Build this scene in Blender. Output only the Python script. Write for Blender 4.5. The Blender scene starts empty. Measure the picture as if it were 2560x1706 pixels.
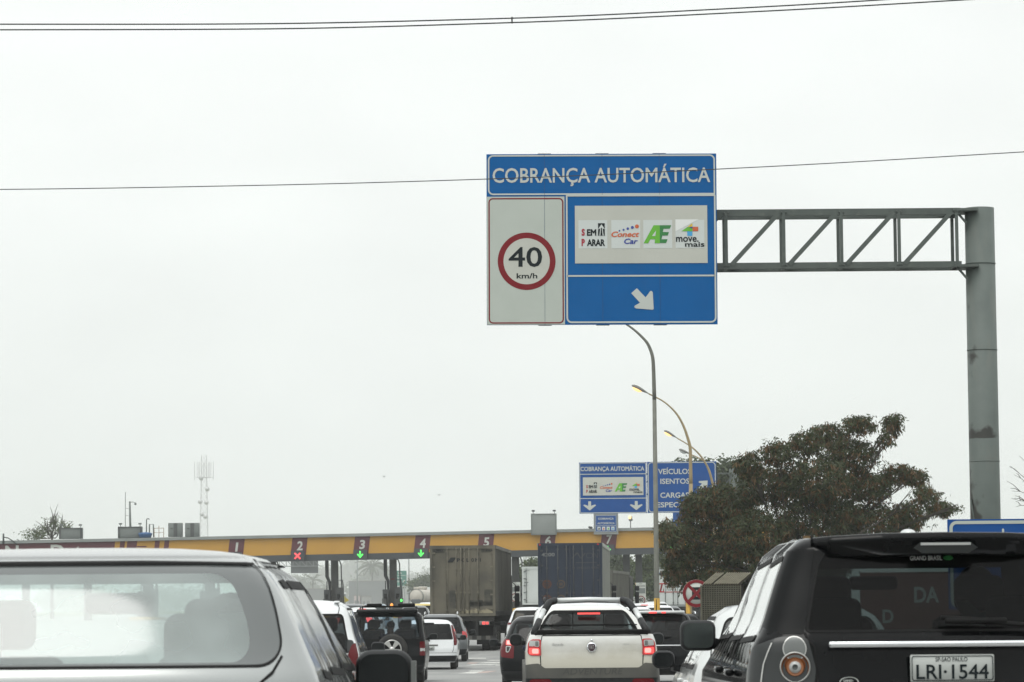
import bpy, bmesh, math, random
import numpy as np
from mathutils import Vector, Matrix
from mathutils.geometry import delaunay_2d_cdt
PI = math.pi
R = math.radians
sc = bpy.context.scene
COL = sc.collection

# ------------------------------------------------------------------ camera
HAZE = 0.00026
EYE, FPX, HOR, ROLL = 1.45, 8000.0, 1520.0, 0.008
PITCH = math.atan((HOR - 853.0) / FPX)
_F = Vector((0, math.cos(PITCH), math.sin(PITCH)))
_U0 = Vector((0, -math.sin(PITCH), math.cos(PITCH)))
_R0 = Vector((1, 0, 0))
_R = _R0 * math.cos(ROLL) - _U0 * math.sin(ROLL)
_U = _R0 * math.sin(ROLL) + _U0 * math.cos(ROLL)
CAMPOS = Vector((0, 0, EYE))
cd = bpy.data.cameras.new('camera')
cam = bpy.data.objects.new('camera', cd)
COL.objects.link(cam)
cam.matrix_world = Matrix(((_R.x, _U.x, -_F.x, 0), (_R.y, _U.y, -_F.y, 0), (_R.z, _U.z, -_F.z, EYE), (0, 0, 0, 1)))
cd.sensor_width = 36.0
cd.lens = 36.0 * FPX / 2560.0
cd.clip_start, cd.clip_end = 0.5, 9000
cd.dof.use_dof = True
cd.dof.focus_distance = 66.0
cd.dof.aperture_fstop = 15.0
sc.camera = cam


def at(x, y, D):
    """world point at depth D (world y) that lies on the sight line of a photo point: used to survey positions"""
    d = _F + _R * ((x - 1280) / FPX) + _U * ((853 - y) / FPX)
    return CAMPOS + d * (D / d.y)


# ------------------------------------------------------------------ sky and sun
SUN_EL, SUN_AZ = R(60), R(210)          # behind the camera, to the left
sund = Vector((math.sin(SUN_AZ) * math.cos(SUN_EL), math.cos(SUN_AZ) * math.cos(SUN_EL), math.sin(SUN_EL)))
w = bpy.data.worlds.new('World')
sc.world = w
w.use_nodes = True
nt = w.node_tree
nt.nodes.clear()
N = nt.nodes.new
L = nt.links.new
out = N('ShaderNodeOutputWorld')
bg = N('ShaderNodeBackground')
L(bg.outputs[0], out.inputs[0])
sky = N('ShaderNodeTexSky')
sky.sky_type = 'NISHITA'
sky.sun_disc = False
sky.sun_elevation = SUN_EL
sky.sun_rotation = SUN_AZ
sky.air_density, sky.dust_density = 1.5, 5.0
skm = N('ShaderNodeVectorMath'); skm.operation = 'SCALE'; skm.inputs['Scale'].default_value = 0.09
L(sky.outputs[0], skm.inputs[0])
tc = N('ShaderNodeTexCoord')
sx = N('ShaderNodeSeparateXYZ'); L(tc.outputs['Generated'], sx.inputs[0])
ramp = N('ShaderNodeValToRGB')
L(sx.outputs['Z'], ramp.inputs[0])
e = ramp.color_ramp.elements
e[0].position, e[0].color = 0.0, (0.80, 0.845, 0.82, 1)
e[1].position, e[1].color = 1.0, (1.22, 1.25, 1.23, 1)
m = ramp.color_ramp.elements.new(0.16); m.color = (0.91, 0.938, 0.92, 1)
# soft cloud mottling
mp = N('ShaderNodeMapping'); L(tc.outputs['Generated'], mp.inputs[0]); mp.inputs['Scale'].default_value = (9, 9, 22)
no = N('ShaderNodeTexNoise'); L(mp.outputs[0], no.inputs['Vector'])
no.inputs['Scale'].default_value = 1.1; no.inputs['Detail'].default_value = 2.0; no.inputs['Roughness'].default_value = 0.45
mr = N('ShaderNodeMapRange'); L(no.outputs['Fac'], mr.inputs[0])
mr.inputs[1].default_value, mr.inputs[2].default_value, mr.inputs[3].default_value, mr.inputs[4].default_value = 0.25, 0.75, 0.955, 1.045
# glow of the veiled sun (behind the camera)
dt = N('ShaderNodeVectorMath'); dt.operation = 'DOT_PRODUCT'; L(tc.outputs['Generated'], dt.inputs[0]); dt.inputs[1].default_value = sund
mx = N('ShaderNodeMath'); mx.operation = 'MAXIMUM'; L(dt.outputs['Value'], mx.inputs[0]); mx.inputs[1].default_value = 0.0
pw = N('ShaderNodeMath'); pw.operation = 'POWER'; L(mx.outputs[0], pw.inputs[0]); pw.inputs[1].default_value = 4.0
ma = N('ShaderNodeMath'); ma.operation = 'MULTIPLY_ADD'; L(pw.outputs[0], ma.inputs[0]); ma.inputs[1].default_value = 0.4; ma.inputs[2].default_value = 1.0
mm = N('ShaderNodeMath'); mm.operation = 'MULTIPLY'; L(ma.outputs[0], mm.inputs[0]); L(mr.outputs[0], mm.inputs[1])
vs = N('ShaderNodeVectorMath'); vs.operation = 'SCALE'; L(ramp.outputs[0], vs.inputs[0]); L(mm.outputs[0], vs.inputs['Scale'])
mixs = N('ShaderNodeMix'); mixs.data_type = 'RGBA'; mixs.inputs[0].default_value = 0.93
L(skm.outputs[0], mixs.inputs[6]); L(vs.outputs[0], mixs.inputs[7])
L(mixs.outputs[2], bg.inputs[0])
bg.inputs[1].default_value = 1.14
sl = bpy.data.lights.new('sun', 'SUN')
sl.energy, sl.angle, sl.color = 0.75, R(25), (1.0, 0.985, 0.95)
so = bpy.data.objects.new('sun', sl)
COL.objects.link(so)
so.rotation_euler = (-sund).to_track_quat('-Z', 'Y').to_euler()
so.location = (0, 0, 50)
sc.view_settings.view_transform = 'Standard'
sc.view_settings.look = 'None'
sc.view_settings.exposure = 0.0
sc.view_settings.gamma = 1.0
sc.render.engine = 'CYCLES'
cy = sc.cycles
cy.use_denoising = True
cy.max_bounces, cy.diffuse_bounces, cy.glossy_bounces, cy.transmission_bounces = 8, 3, 4, 4
cy.transparent_max_bounces = 24
cy.volume_bounces = 2
cy.use_adaptive_sampling = True
cy.adaptive_threshold = 0.008
cy.caustics_reflective = cy.caustics_refractive = False


# ------------------------------------------------------------------ ground profile
_gy = np.array([-80, 0, 15, 41, 74, 95, 130, 200, 280, 400, 900, 5000], float)
_gz = np.array([0, 0, .05, -.12, -.26, -.36, -.25, .10, .65, .9, 1.0, 1.0], float)


def g(y):
    i = int(np.clip(np.searchsorted(_gy, y) - 1, 0, len(_gy) - 2))
    t = min(max((y - _gy[i]) / (_gy[i + 1] - _gy[i]), 0), 1)
    t = t * t * (3 - 2 * t)
    return float(_gz[i] + (_gz[i + 1] - _gz[i]) * t)


# ------------------------------------------------------------------ materials
def new_mat(name):
    m = bpy.data.materials.new(name)
    m.use_nodes = True
    return m, m.node_tree, m.node_tree.nodes['Principled BSDF']


def noise_mix(nt, col_a, col_b, scale, detail=4, lo=.4, hi=.65, stretch=None, rough=.55):
    tc = nt.nodes.new('ShaderNodeTexCoord')
    mp = nt.nodes.new('ShaderNodeMapping')
    nt.links.new(tc.outputs['Object'], mp.inputs[0])
    if stretch:
        mp.inputs['Scale'].default_value = stretch
    no = nt.nodes.new('ShaderNodeTexNoise')
    nt.links.new(mp.outputs[0], no.inputs['Vector'])
    no.inputs['Scale'].default_value = scale
    no.inputs['Detail'].default_value = detail
    no.inputs['Roughness'].default_value = rough
    mr = nt.nodes.new('ShaderNodeMapRange')
    nt.links.new(no.outputs['Fac'], mr.inputs[0])
    mr.inputs[1].default_value, mr.inputs[2].default_value = lo, hi
    mx = nt.nodes.new('ShaderNodeMix')
    mx.data_type = 'RGBA'
    nt.links.new(mr.outputs[0], mx.inputs[0])
    if isinstance(col_a, tuple):
        mx.inputs[6].default_value = (*col_a, 1)
    else:
        nt.links.new(col_a, mx.inputs[6])
    mx.inputs[7].default_value = (*col_b, 1)
    return mx.outputs[2], no.outputs['Fac']


def pmat(name, col, rough=.5, metal=0.0, coat=0.0, col2=None, scale=3.0, lo=.4, hi=.7, stretch=None, spec=None, bump=0.0, emit=None, estr=0.0, third=None):
    m, nt, p = new_mat(name)
    p.inputs['Base Color'].default_value = (*col, 1)
    p.inputs['Roughness'].default_value = rough
    p.inputs['Metallic'].default_value = metal
    if coat:
        p.inputs['Coat Weight'].default_value = coat
        p.inputs['Coat Roughness'].default_value = .04
    if spec is not None:
        p.inputs['Specular IOR Level'].default_value = spec
    if col2 is not None:
        o, f = noise_mix(nt, col, col2, scale, lo=lo, hi=hi, stretch=stretch)
        if third is not None:
            o, _ = noise_mix(nt, o, third[0], third[1], lo=third[2], hi=third[3], stretch=third[4] if len(third) > 4 else None)
        nt.links.new(o, p.inputs['Base Color'])
        if bump:
            b = nt.nodes.new('ShaderNodeBump')
            b.inputs['Strength'].default_value = bump
            b.inputs['Distance'].default_value = .02
            nt.links.new(f, b.inputs['Height'])
            nt.links.new(b.outputs[0], p.inputs['Normal'])
    if emit:
        p.inputs['Emission Color'].default_value = (*emit, 1)
        p.inputs['Emission Strength'].default_value = estr
    return m


def glass_mat(name, tint, refl=.06, dust=0.0, dustcol=(.6, .62, .6), rough=.0, ior=1.5, dust_noise=False):
    """window glass: tinted transmission, mirror reflection rising at grazing angles, a film of dust"""
    m = bpy.data.materials.new(name)
    m.use_nodes = True
    nt = m.node_tree
    nt.nodes.clear()
    o = nt.nodes.new('ShaderNodeOutputMaterial')
    tr = nt.nodes.new('ShaderNodeBsdfTransparent'); tr.inputs[0].default_value = (*tint, 1)
    gl = nt.nodes.new('ShaderNodeBsdfGlossy'); gl.inputs['Roughness'].default_value = rough; gl.inputs[0].default_value = (1, 1, 1, 1)
    lw = nt.nodes.new('ShaderNodeLayerWeight'); lw.inputs['Blend'].default_value = .5
    p5 = nt.nodes.new('ShaderNodeMath'); p5.operation = 'POWER'
    nt.links.new(lw.outputs['Facing'], p5.inputs[0]); p5.inputs[1].default_value = 5.0
    f0 = ((ior - 1) / (ior + 1)) ** 2
    ad = nt.nodes.new('ShaderNodeMath'); ad.operation = 'MULTIPLY_ADD'; ad.use_clamp = True
    nt.links.new(p5.outputs[0], ad.inputs[0]); ad.inputs[1].default_value = 1 - f0; ad.inputs[2].default_value = max(f0 + refl, 0)
    mx = nt.nodes.new('ShaderNodeMixShader')
    nt.links.new(ad.outputs[0], mx.inputs[0]); nt.links.new(tr.outputs[0], mx.inputs[1]); nt.links.new(gl.outputs[0], mx.inputs[2])
    last = mx
    if dust:
        df = nt.nodes.new('ShaderNodeBsdfDiffuse'); df.inputs[0].default_value = (*dustcol, 1)
        m2 = nt.nodes.new('ShaderNodeMixShader'); m2.inputs[0].default_value = dust
        if dust_noise:
            tc = nt.nodes.new('ShaderNodeTexCoord')
            no = nt.nodes.new('ShaderNodeTexNoise'); no.inputs['Scale'].default_value = 2.2; no.inputs['Detail'].default_value = 3
            nt.links.new(tc.outputs['Object'], no.inputs['Vector'])
            mr = nt.nodes.new('ShaderNodeMapRange'); nt.links.new(no.outputs['Fac'], mr.inputs[0])
            mr.inputs[1].default_value, mr.inputs[2].default_value, mr.inputs[3].default_value, mr.inputs[4].default_value = .3, .7, dust * .6, dust * 1.4
            nt.links.new(mr.outputs[0], m2.inputs[0])
        nt.links.new(mx.outputs[0], m2.inputs[1]); nt.links.new(df.outputs[0], m2.inputs[2])
        last = m2
    nt.links.new(last.outputs[0], o.inputs[0])
    return m


def leaf_mat(name, cols, trans=.25):
    m, nt, p = new_mat(name)
    ge = nt.nodes.new('ShaderNodeNewGeometry')
    rp = nt.nodes.new('ShaderNodeValToRGB')
    nt.links.new(ge.outputs['Random Per Island'], rp.inputs[0])
    el = rp.color_ramp.elements
    el[0].position, el[0].color = 0, (*cols[0], 1)
    el[1].position, el[1].color = 1, (*cols[-1], 1)
    for i, c in enumerate(cols[1:-1]):
        x = el.new((i + 1) / (len(cols) - 1)); x.color = (*c, 1)
    nt.links.new(rp.outputs[0], p.inputs['Base Color'])
    p.inputs['Roughness'].default_value = .6
    p.inputs['Specular IOR Level'].default_value = .3
    tl = nt.nodes.new('ShaderNodeBsdfTranslucent')
    nt.links.new(rp.outputs[0], tl.inputs[0])
    mx = nt.nodes.new('ShaderNodeMixShader'); mx.inputs[0].default_value = trans
    nt.links.new(p.outputs[0], mx.inputs[1]); nt.links.new(tl.outputs[0], mx.inputs[2])
    nt.links.new(mx.outputs[0], nt.nodes['Material Output'].inputs[0])
    return m


def paint(name, col, metal=0.0, rough=.35, dirt=None, coat=.8, spec=.5):
    m, nt, p = new_mat(name)
    p.inputs['Base Color'].default_value = (*col, 1)
    p.inputs['Metallic'].default_value = metal
    p.inputs['Roughness'].default_value = rough
    p.inputs['Coat Weight'].default_value = coat
    p.inputs['Specular IOR Level'].default_value = spec
    p.inputs['Coat Roughness'].default_value = .05
    o, f = noise_mix(nt, col, tuple(c * .93 + .004 for c in col), 2.5, lo=.35, hi=.7)
    if dirt:
        # road film that thickens towards the sills: height-based, has a shape of its own
        tc = nt.nodes.new('ShaderNodeTexCoord')
        sp = nt.nodes.new('ShaderNodeSeparateXYZ'); nt.links.new(tc.outputs['Object'], sp.inputs[0])
        nz = nt.nodes.new('ShaderNodeMath'); nz.operation = 'MULTIPLY_ADD'
        nt.links.new(f, nz.inputs[0]); nz.inputs[1].default_value = -.35; nt.links.new(sp.outputs['Z'], nz.inputs[2])
        mr = nt.nodes.new('ShaderNodeMapRange'); nt.links.new(nz.outputs[0], mr.inputs[0])
        mr.inputs[1].default_value, mr.inputs[2].default_value = dirt[1], dirt[2]
        mr.inputs[3].default_value, mr.inputs[4].default_value = dirt[3], 0.0
        mx = nt.nodes.new('ShaderNodeMix'); mx.data_type = 'RGBA'
        nt.links.new(mr.outputs[0], mx.inputs[0]); nt.links.new(o, mx.inputs[6]); mx.inputs[7].default_value = (*dirt[0], 1)
        o = mx.outputs[2]
    nt.links.new(o, p.inputs['Base Color'])
    return m


M = {}
M['asphalt'] = pmat('asphalt', (.20, .205, .20), .75, col2=(.27, .27, .26), scale=.35, lo=.35, hi=.65, bump=.15, third=((.14, .14, .138), .12, .52, .72, (4, .35, 1)))
M['marking'] = pmat('road_paint', (.62, .62, .58), .7, col2=(.3, .3, .29), scale=2.2, lo=.45, hi=.62)
M['marking_red'] = pmat('worn_red_paint', (.45, .30, .26), .8, col2=(.3, .3, .29), scale=2.0, lo=.45, hi=.62)
M['soil'] = pmat('soil', (.13, .12, .08), .95, col2=(.09, .12, .05), scale=.2, lo=.4, hi=.6)
M['grassb'] = leaf_mat('verge_grass', [(.05, .08, .02), (.09, .11, .03), (.14, .12, .05)])
M['kerb'] = pmat('kerb_concrete', (.35, .34, .32), .85, col2=(.25, .25, .24), scale=2)
M['steel'] = pmat('galvanised_steel', (.088, .106, .096), .65, metal=.1, col2=(.070, .084, .077), scale=2.5, third=((.12, .135, .12), 6, .55, .75))
M['pole'] = pmat('pole_steel', (.16, .165, .14), .6, metal=.15, col2=(.12, .12, .105), scale=3)
M['pole_tan'] = pmat('rusty_yellow_pole', (.33, .25, .13), .65, col2=(.22, .19, .13), scale=2, stretch=(3, 3, .6))
M['polyel'] = pmat('yellow_band', (.62, .36, .04), .55, col2=(.45, .27, .06), scale=6)
M['lamp_grey'] = pmat('lamp_housing', (.17, .17, .155), .5, col2=(.13, .13, .12), scale=8)
M['lamp_lit'] = pmat('lit_lamp', (.9, .7, .4), .3, emit=(1.0, .56, .2), estr=1.35)
M['lamp_off'] = pmat('lamp_lens', (.55, .58, .56), .25)
M['sign_blue'] = pmat('sign_blue', (.004, .105, .32), .6, col2=(.004, .097, .295), scale=1.2, spec=.12)
M['sign_blue2'] = pmat('sign_blue_deep', (.012, .078, .28), .6, col2=(.011, .070, .25), scale=1.2, spec=.12)
M['sign_white'] = pmat('sign_white', (.52, .54, .50), .6, col2=(.48, .50, .46), scale=1.3, spec=.3)
M['sign_grey'] = pmat('sign_pale_grey', (.46, .50, .455), .6, col2=(.43, .47, .425), scale=1.3, spec=.3)
M['sign_cream'] = pmat('sign_cream', (.50, .51, .46), .6, col2=(.47, .48, .43), scale=1.3, spec=.3)
M['sticker'] = pmat('sticker_white', (.56, .60, .58), .5)
M['sticker2'] = pmat('sticker_bright', (.72, .74, .72), .4)
M['letter'] = pmat('letter_white', (.50, .53, .50), .6, spec=.2)
M['sign_red'] = pmat('sign_red', (.19, .012, .018), .5, spec=.2)
M['ink'] = pmat('sign_black', (.012, .018, .02), .6, spec=.15)
M['lg_red'] = pmat('logo_red', (.36, .02, .04), .5)
M['lg_orange'] = pmat('logo_orange', (.55, .11, .035), .5)
M['lg_blue'] = pmat('logo_blue', (.035, .06, .30), .5)
M['lg_green'] = pmat('logo_green', (.12, .42, .03), .5)
M['lg_green2'] = pmat('logo_dark_green', (.025, .19, .045), .5)
M['lg_yellow'] = pmat('logo_yellow', (.65, .45, .03), .5)
M['lg_sky'] = pmat('logo_sky', (.05, .33, .62), .5)
M['seam'] = pmat('panel_seam', (.02, .06, .14), .7)
M['cable'] = pmat('black_cable', (.02, .025, .024), .6)
M['plaza_yellow'] = pmat('plaza_yellow', (.50, .27, .035), .6, col2=(.46, .245, .032), scale=.3, third=((.40, .22, .05), .8, .6, .8, (1, 1, .2)))
M['plaza_maroon'] = pmat('plaza_maroon', (.105, .022, .032), .6, col2=(.09, .02, .028), scale=.4)
M['plaza_grey'] = pmat('plaza_grey_trim', (.24, .26, .25), .6, col2=(.2, .22, .21), scale=.6)
M['plaza_dark'] = pmat('plaza_dark_beam', (.045, .053, .058), .6, col2=(.038, .044, .048), scale=.5)
M['plaza_col'] = pmat('plaza_column', (.075, .082, .08), .65, col2=(.055, .06, .06), scale=1)
M['booth'] = pmat('booth_dark', (.03, .036, .038), .5, col2=(.05, .055, .055), scale=2)
M['led_green'] = pmat('led_green', (.05, .5, .08), .4, emit=(.10, 1.0, .13), estr=1.3)
M['led_red'] = pmat('led_red', (.5, .05, .06), .4, emit=(1.0, .09, .10), estr=1.2)
M['led_amber'] = pmat('led_amber', (.6, .25, .04), .4, emit=(1.0, .30, .03), estr=1.2)
M['box_grey'] = pmat('cabinet_grey', (.17, .19, .18), .6, col2=(.14, .155, .15), scale=1.2)
M['tank_blue'] = pmat('tank_blue', (.03, .10, .24), .5)
M['rust'] = pmat('rusty_rail', (.3, .2, .13), .7)
M['tower'] = pmat('tower_steel', (.55, .56, .56), .6)
M['glass_dark'] = glass_mat('dark_tinted_glass', (.07, .08, .085), .0, dust=.008, dustcol=(.4, .42, .42), ior=1.3)
M['glass_lr'] = glass_mat('privacy_glass', (.085, .105, .108), .0, dust=.006, dustcol=(.3, .32, .32), ior=1.2)
M['glass_side'] = glass_mat('side_glass', (.06, .07, .07), .30, dust=.03)
M['glass_mid'] = glass_mat('smoked_glass', (.26, .30, .31), .0, dust=.012, dustcol=(.4, .42, .42), ior=1.3)
M['glass_clear'] = glass_mat('clear_glass', (.80, .86, .84), .02, dust=.05)
M['glass_dusty'] = glass_mat('veiled_rear_glass', (.62, .75, .73), .07, dust=.24, dustcol=(.66, .76, .74), rough=.10, dust_noise=True)  # pale diffuse film paints veiling glare into the pane, along with patchy dust
M['glass_blue'] = glass_mat('blue_tint_glass', (.62, .72, .84), .0, dust=.01, ior=1.25)
M['mirror'] = pmat('mirror_glass', (.16, .19, .19), .08, metal=.9)
M['mirror_dark'] = pmat('mirror_glass_dark', (.018, .021, .022), .15, metal=.5)
M['mirror_mid'] = pmat('mirror_glass_mid', (.07, .082, .080), .12, metal=.8)
M['rubber'] = pmat('black_rubber', (.008, .008, .008), .7, spec=.2)
M['tyre'] = pmat('tyre_rubber', (.022, .022, .022), .85, col2=(.04, .038, .034), scale=5)
M['plastic'] = pmat('black_plastic', (.010, .011, .012), .5, spec=.3)
M['plastic_grey'] = pmat('grey_plastic', (.07, .07, .063), .6, col2=(.10, .097, .082), scale=3)
M['trim'] = pmat('interior_trim', (.035, .037, .037), .85)
M['lining'] = pmat('interior_lining', (.05, .05, .048), .9)
M['lining_pale'] = pmat('pale_headliner', (.34, .36, .35), .9)
M['seat_grey'] = pmat('seat_grey', (.055, .065, .065), .85)
M['seat_dark'] = pmat('seat_dark', (.02, .021, .021), .85)
M['chrome'] = pmat('chrome', (.82, .84, .86), .12, metal=1.0)
M['alloy'] = pmat('alloy', (.55, .55, .53), .3, metal=.9)
M['lens_red'] = pmat('lens_red', (.11, .005, .008), .25, spec=.3)
M['lens_bright'] = pmat('lens_red_bright', (.45, .03, .035), .25, coat=.4)
M['lens_lit'] = pmat('lens_lit', (.6, .05, .05), .3, emit=(1.0, .10, .09), estr=1.0)
M['lens_hot'] = pmat('lens_hot', (.8, .3, .3), .3, emit=(1.0, .33, .28), estr=1.1)
M['lens_white'] = pmat('lens_white', (.42, .43, .42), .25, coat=.4)
M['lens_smoke'] = pmat('lens_smoke', (.035, .038, .038), .2, spec=.3)
M['lens_amber'] = pmat('lens_amber', (.17, .055, .018), .3, spec=.3)
M['lens_grey'] = pmat('lens_grey', (.14, .15, .145), .3, coat=.2)
M['plate'] = pmat('plate_grey', (.46, .48, .46), .4, metal=.1)
M['paint_silver'] = paint('silver_paint', (.33, .345, .34), .75, .26)
M['paint_silver2'] = paint('bright_silver_paint', (.62, .64, .63), .3, .28)
M['paint_black'] = paint('black_paint', (.003, .0035, .004), 0, .05, coat=0, spec=.16)
M['paint_black2'] = paint('dusty_black_paint', (.007, .008, .009), 0, .18, coat=0, spec=.18)
M['paint_white'] = paint('white_paint', (.78, .80, .81), 0, .35)
M['paint_pearl'] = paint('pearl_white_paint', (.72, .72, .69), 0, .38, dirt=((.40, .37, .27), .72, 1.0, .7))
M['paint_grey'] = paint('grey_paint', (.10, .11, .115), .3, .35)
M['paint_blue'] = paint('blue_grey_paint', (.16, .22, .26), .3, .35)
M['paint_yellow'] = paint('yellow_paint', (.55, .42, .08), 0, .4)
M['skin'] = pmat('skin', (.36, .20, .13), .6)
M['skin2'] = pmat('skin_dark', (.16, .085, .05), .6)
M['hair'] = pmat('dark_hair', (.012, .010, .009), .7)
M['shirt_navy'] = pmat('navy_cloth', (.012, .016, .035), .9)
M['shirt_grey'] = pmat('grey_cloth', (.10, .11, .11), .9)
M['shirt_pale'] = pmat('pale_green_cloth', (.34, .44, .40), .9)
M['trousers'] = pmat('dark_trousers', (.03, .03, .04), .9)
M['trailer_tan'] = pmat('dirty_trailer', (.135, .123, .092), .75, col2=(.08, .075, .057), scale=.8, lo=.42, hi=.62, stretch=(1, 1, .55), third=((.05, .05, .045), .55, .54, .72, (1.3, 1, .8)))
M['trailer_side'] = pmat('dirty_trailer_side', (.14, .135, .115), .75, col2=(.09, .09, .08), scale=.5)
M['rust_pale'] = pmat('pale_rust', (.28, .25, .17), .8, col2=(.10, .085, .06), scale=3, lo=.45, hi=.6)
M['truck_blue'] = pmat('truck_blue', (.014, .024, .045), .6, col2=(.011, .019, .036), scale=.5, third=((.03, .036, .048), 1.2, .6, .8))
M['truck_pale'] = pmat('truck_pale_side', (.33, .34, .31), .6, col2=(.25, .26, .24), scale=.6)
M['truck_white'] = pmat('truck_white', (.58, .61, .59), .55, col2=(.5, .53, .51), scale=.6)
M['truck_mark'] = pmat('faded_mark', (.17, .18, .18), .6)
M['truck_mark2'] = pmat('dim_mark', (.05, .055, .06), .6)
M['truck_text'] = pmat('dark_mark', (.018, .02, .022), .8)
M['mark_orange'] = pmat('dim_orange_mark', (.085, .035, .022), .7)
M['mark_tan'] = pmat('dim_tan_mark', (.09, .065, .04), .7)
M['chassis'] = pmat('chassis_black', (.012, .013, .013), .8, col2=(.03, .028, .024), scale=2)
M['tarp'] = pmat('grey_tarpaulin', (.115, .115, .095), .8, col2=(.085, .085, .072), scale=1, third=((.16, .16, .14), 2, .6, .8, (1, 3, .3)))
M['tank_white'] = pmat('tank_white', (.50, .47, .41), .5, col2=(.42, .40, .35), scale=.8)
M['crate'] = pmat('crate_brown', (.075, .072, .05), .8, col2=(.105, .10, .072), scale=3)
M['crate_dark'] = pmat('crate_dark', (.014, .012, .010), .95, spec=.05)
M['slat_gap'] = pmat('slat_gap', (.04, .036, .026), .95, spec=.05)
M['lining_dark'] = pmat('dark_headliner', (.014, .014, .014), .95, spec=.1)
M['seat_pale'] = pmat('pale_seat', (.42, .48, .47), .9)
M['satin_black'] = pmat('dulled_pillar_black', (.006, .0065, .007), .35, spec=.10)
M['crate_slat'] = pmat('crate_slat', (.21, .195, .14), .8, col2=(.16, .145, .10), scale=4)
M['bark'] = pmat('bark', (.05, .042, .035), .9, col2=(.08, .07, .055), scale=5, bump=.4)
M['leaf_big'] = leaf_mat('feathery_leaf', [(.030, .042, .018), (.048, .063, .027), (.078, .095, .042), (.066, .070, .032)])
M['pods'] = leaf_mat('dry_seed_pods', [(.060, .038, .018), (.11, .068, .030), (.18, .110, .048), (.085, .052, .026)])
M['leaf_mid'] = leaf_mat('tree_leaf', [(.04, .065, .025), (.07, .10, .035), (.10, .125, .045)])
M['leaf_far'] = leaf_mat('far_leaf', [(.06, .085, .05), (.085, .11, .06), (.11, .135, .075)])
M['palm'] = leaf_mat('palm_leaf', [(.05, .065, .03), (.08, .09, .04)])
M['sign_green'] = pmat('sign_green', (.0, .16, .11), .5)
M['far_wall'] = pmat('far_wall', (.30, .30, .28), .8, col2=(.22, .22, .21), scale=.1)
M['far_dark'] = pmat('far_dark', (.10, .11, .11), .8)
M['far_pink'] = pmat('far_pink', (.45, .36, .35), .8)
M['far_roof'] = pmat('far_roof', (.16, .14, .12), .8)
M['board_brown'] = pmat('board_brown', (.17, .07, .055), .7, col2=(.14, .055, .043), scale=2)
M['sign_yellow'] = pmat('sign_yellow', (.55, .45, .05), .6)
M['bird'] = pmat('dark_feathers', (.12, .12, .12), .9)


# ------------------------------------------------------------------ scene helpers
def link(name, data, parent=None, loc=None, rz=0.0):
    o = bpy.data.objects.new(name, data)
    COL.objects.link(o)
    if parent is not None:
        o.parent = parent
    if loc is not None:
        o.location = loc
    o.rotation_euler.z = rz
    return o


def tag(o, label=None, cat=None, group=None, kind=None):
    if label: o['label'] = label
    if cat: o['category'] = cat
    if group: o['group'] = group
    if kind: o['kind'] = kind
    return o


def thing(name, label, cat, loc=(0, 0, 0), rz=0.0, group=None):
    return tag(link(name, None, None, loc, rz), label, cat, group)


def mesh_from(name, verts, faces, mats, smooth=False, idx=None):
    me = bpy.data.meshes.new(name)
    me.from_pydata([tuple(v) for v in verts], [], faces)
    for m_ in (mats if isinstance(mats, (list, tuple)) else [mats]):
        me.materials.append(M[m_] if isinstance(m_, str) else m_)
    if idx is not None:
        me.polygons.foreach_set('material_index', np.asarray(idx, np.int32))
    if smooth:
        me.polygons.foreach_set('use_smooth', np.ones(len(me.polygons), bool))
    me.update()
    return me


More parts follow.
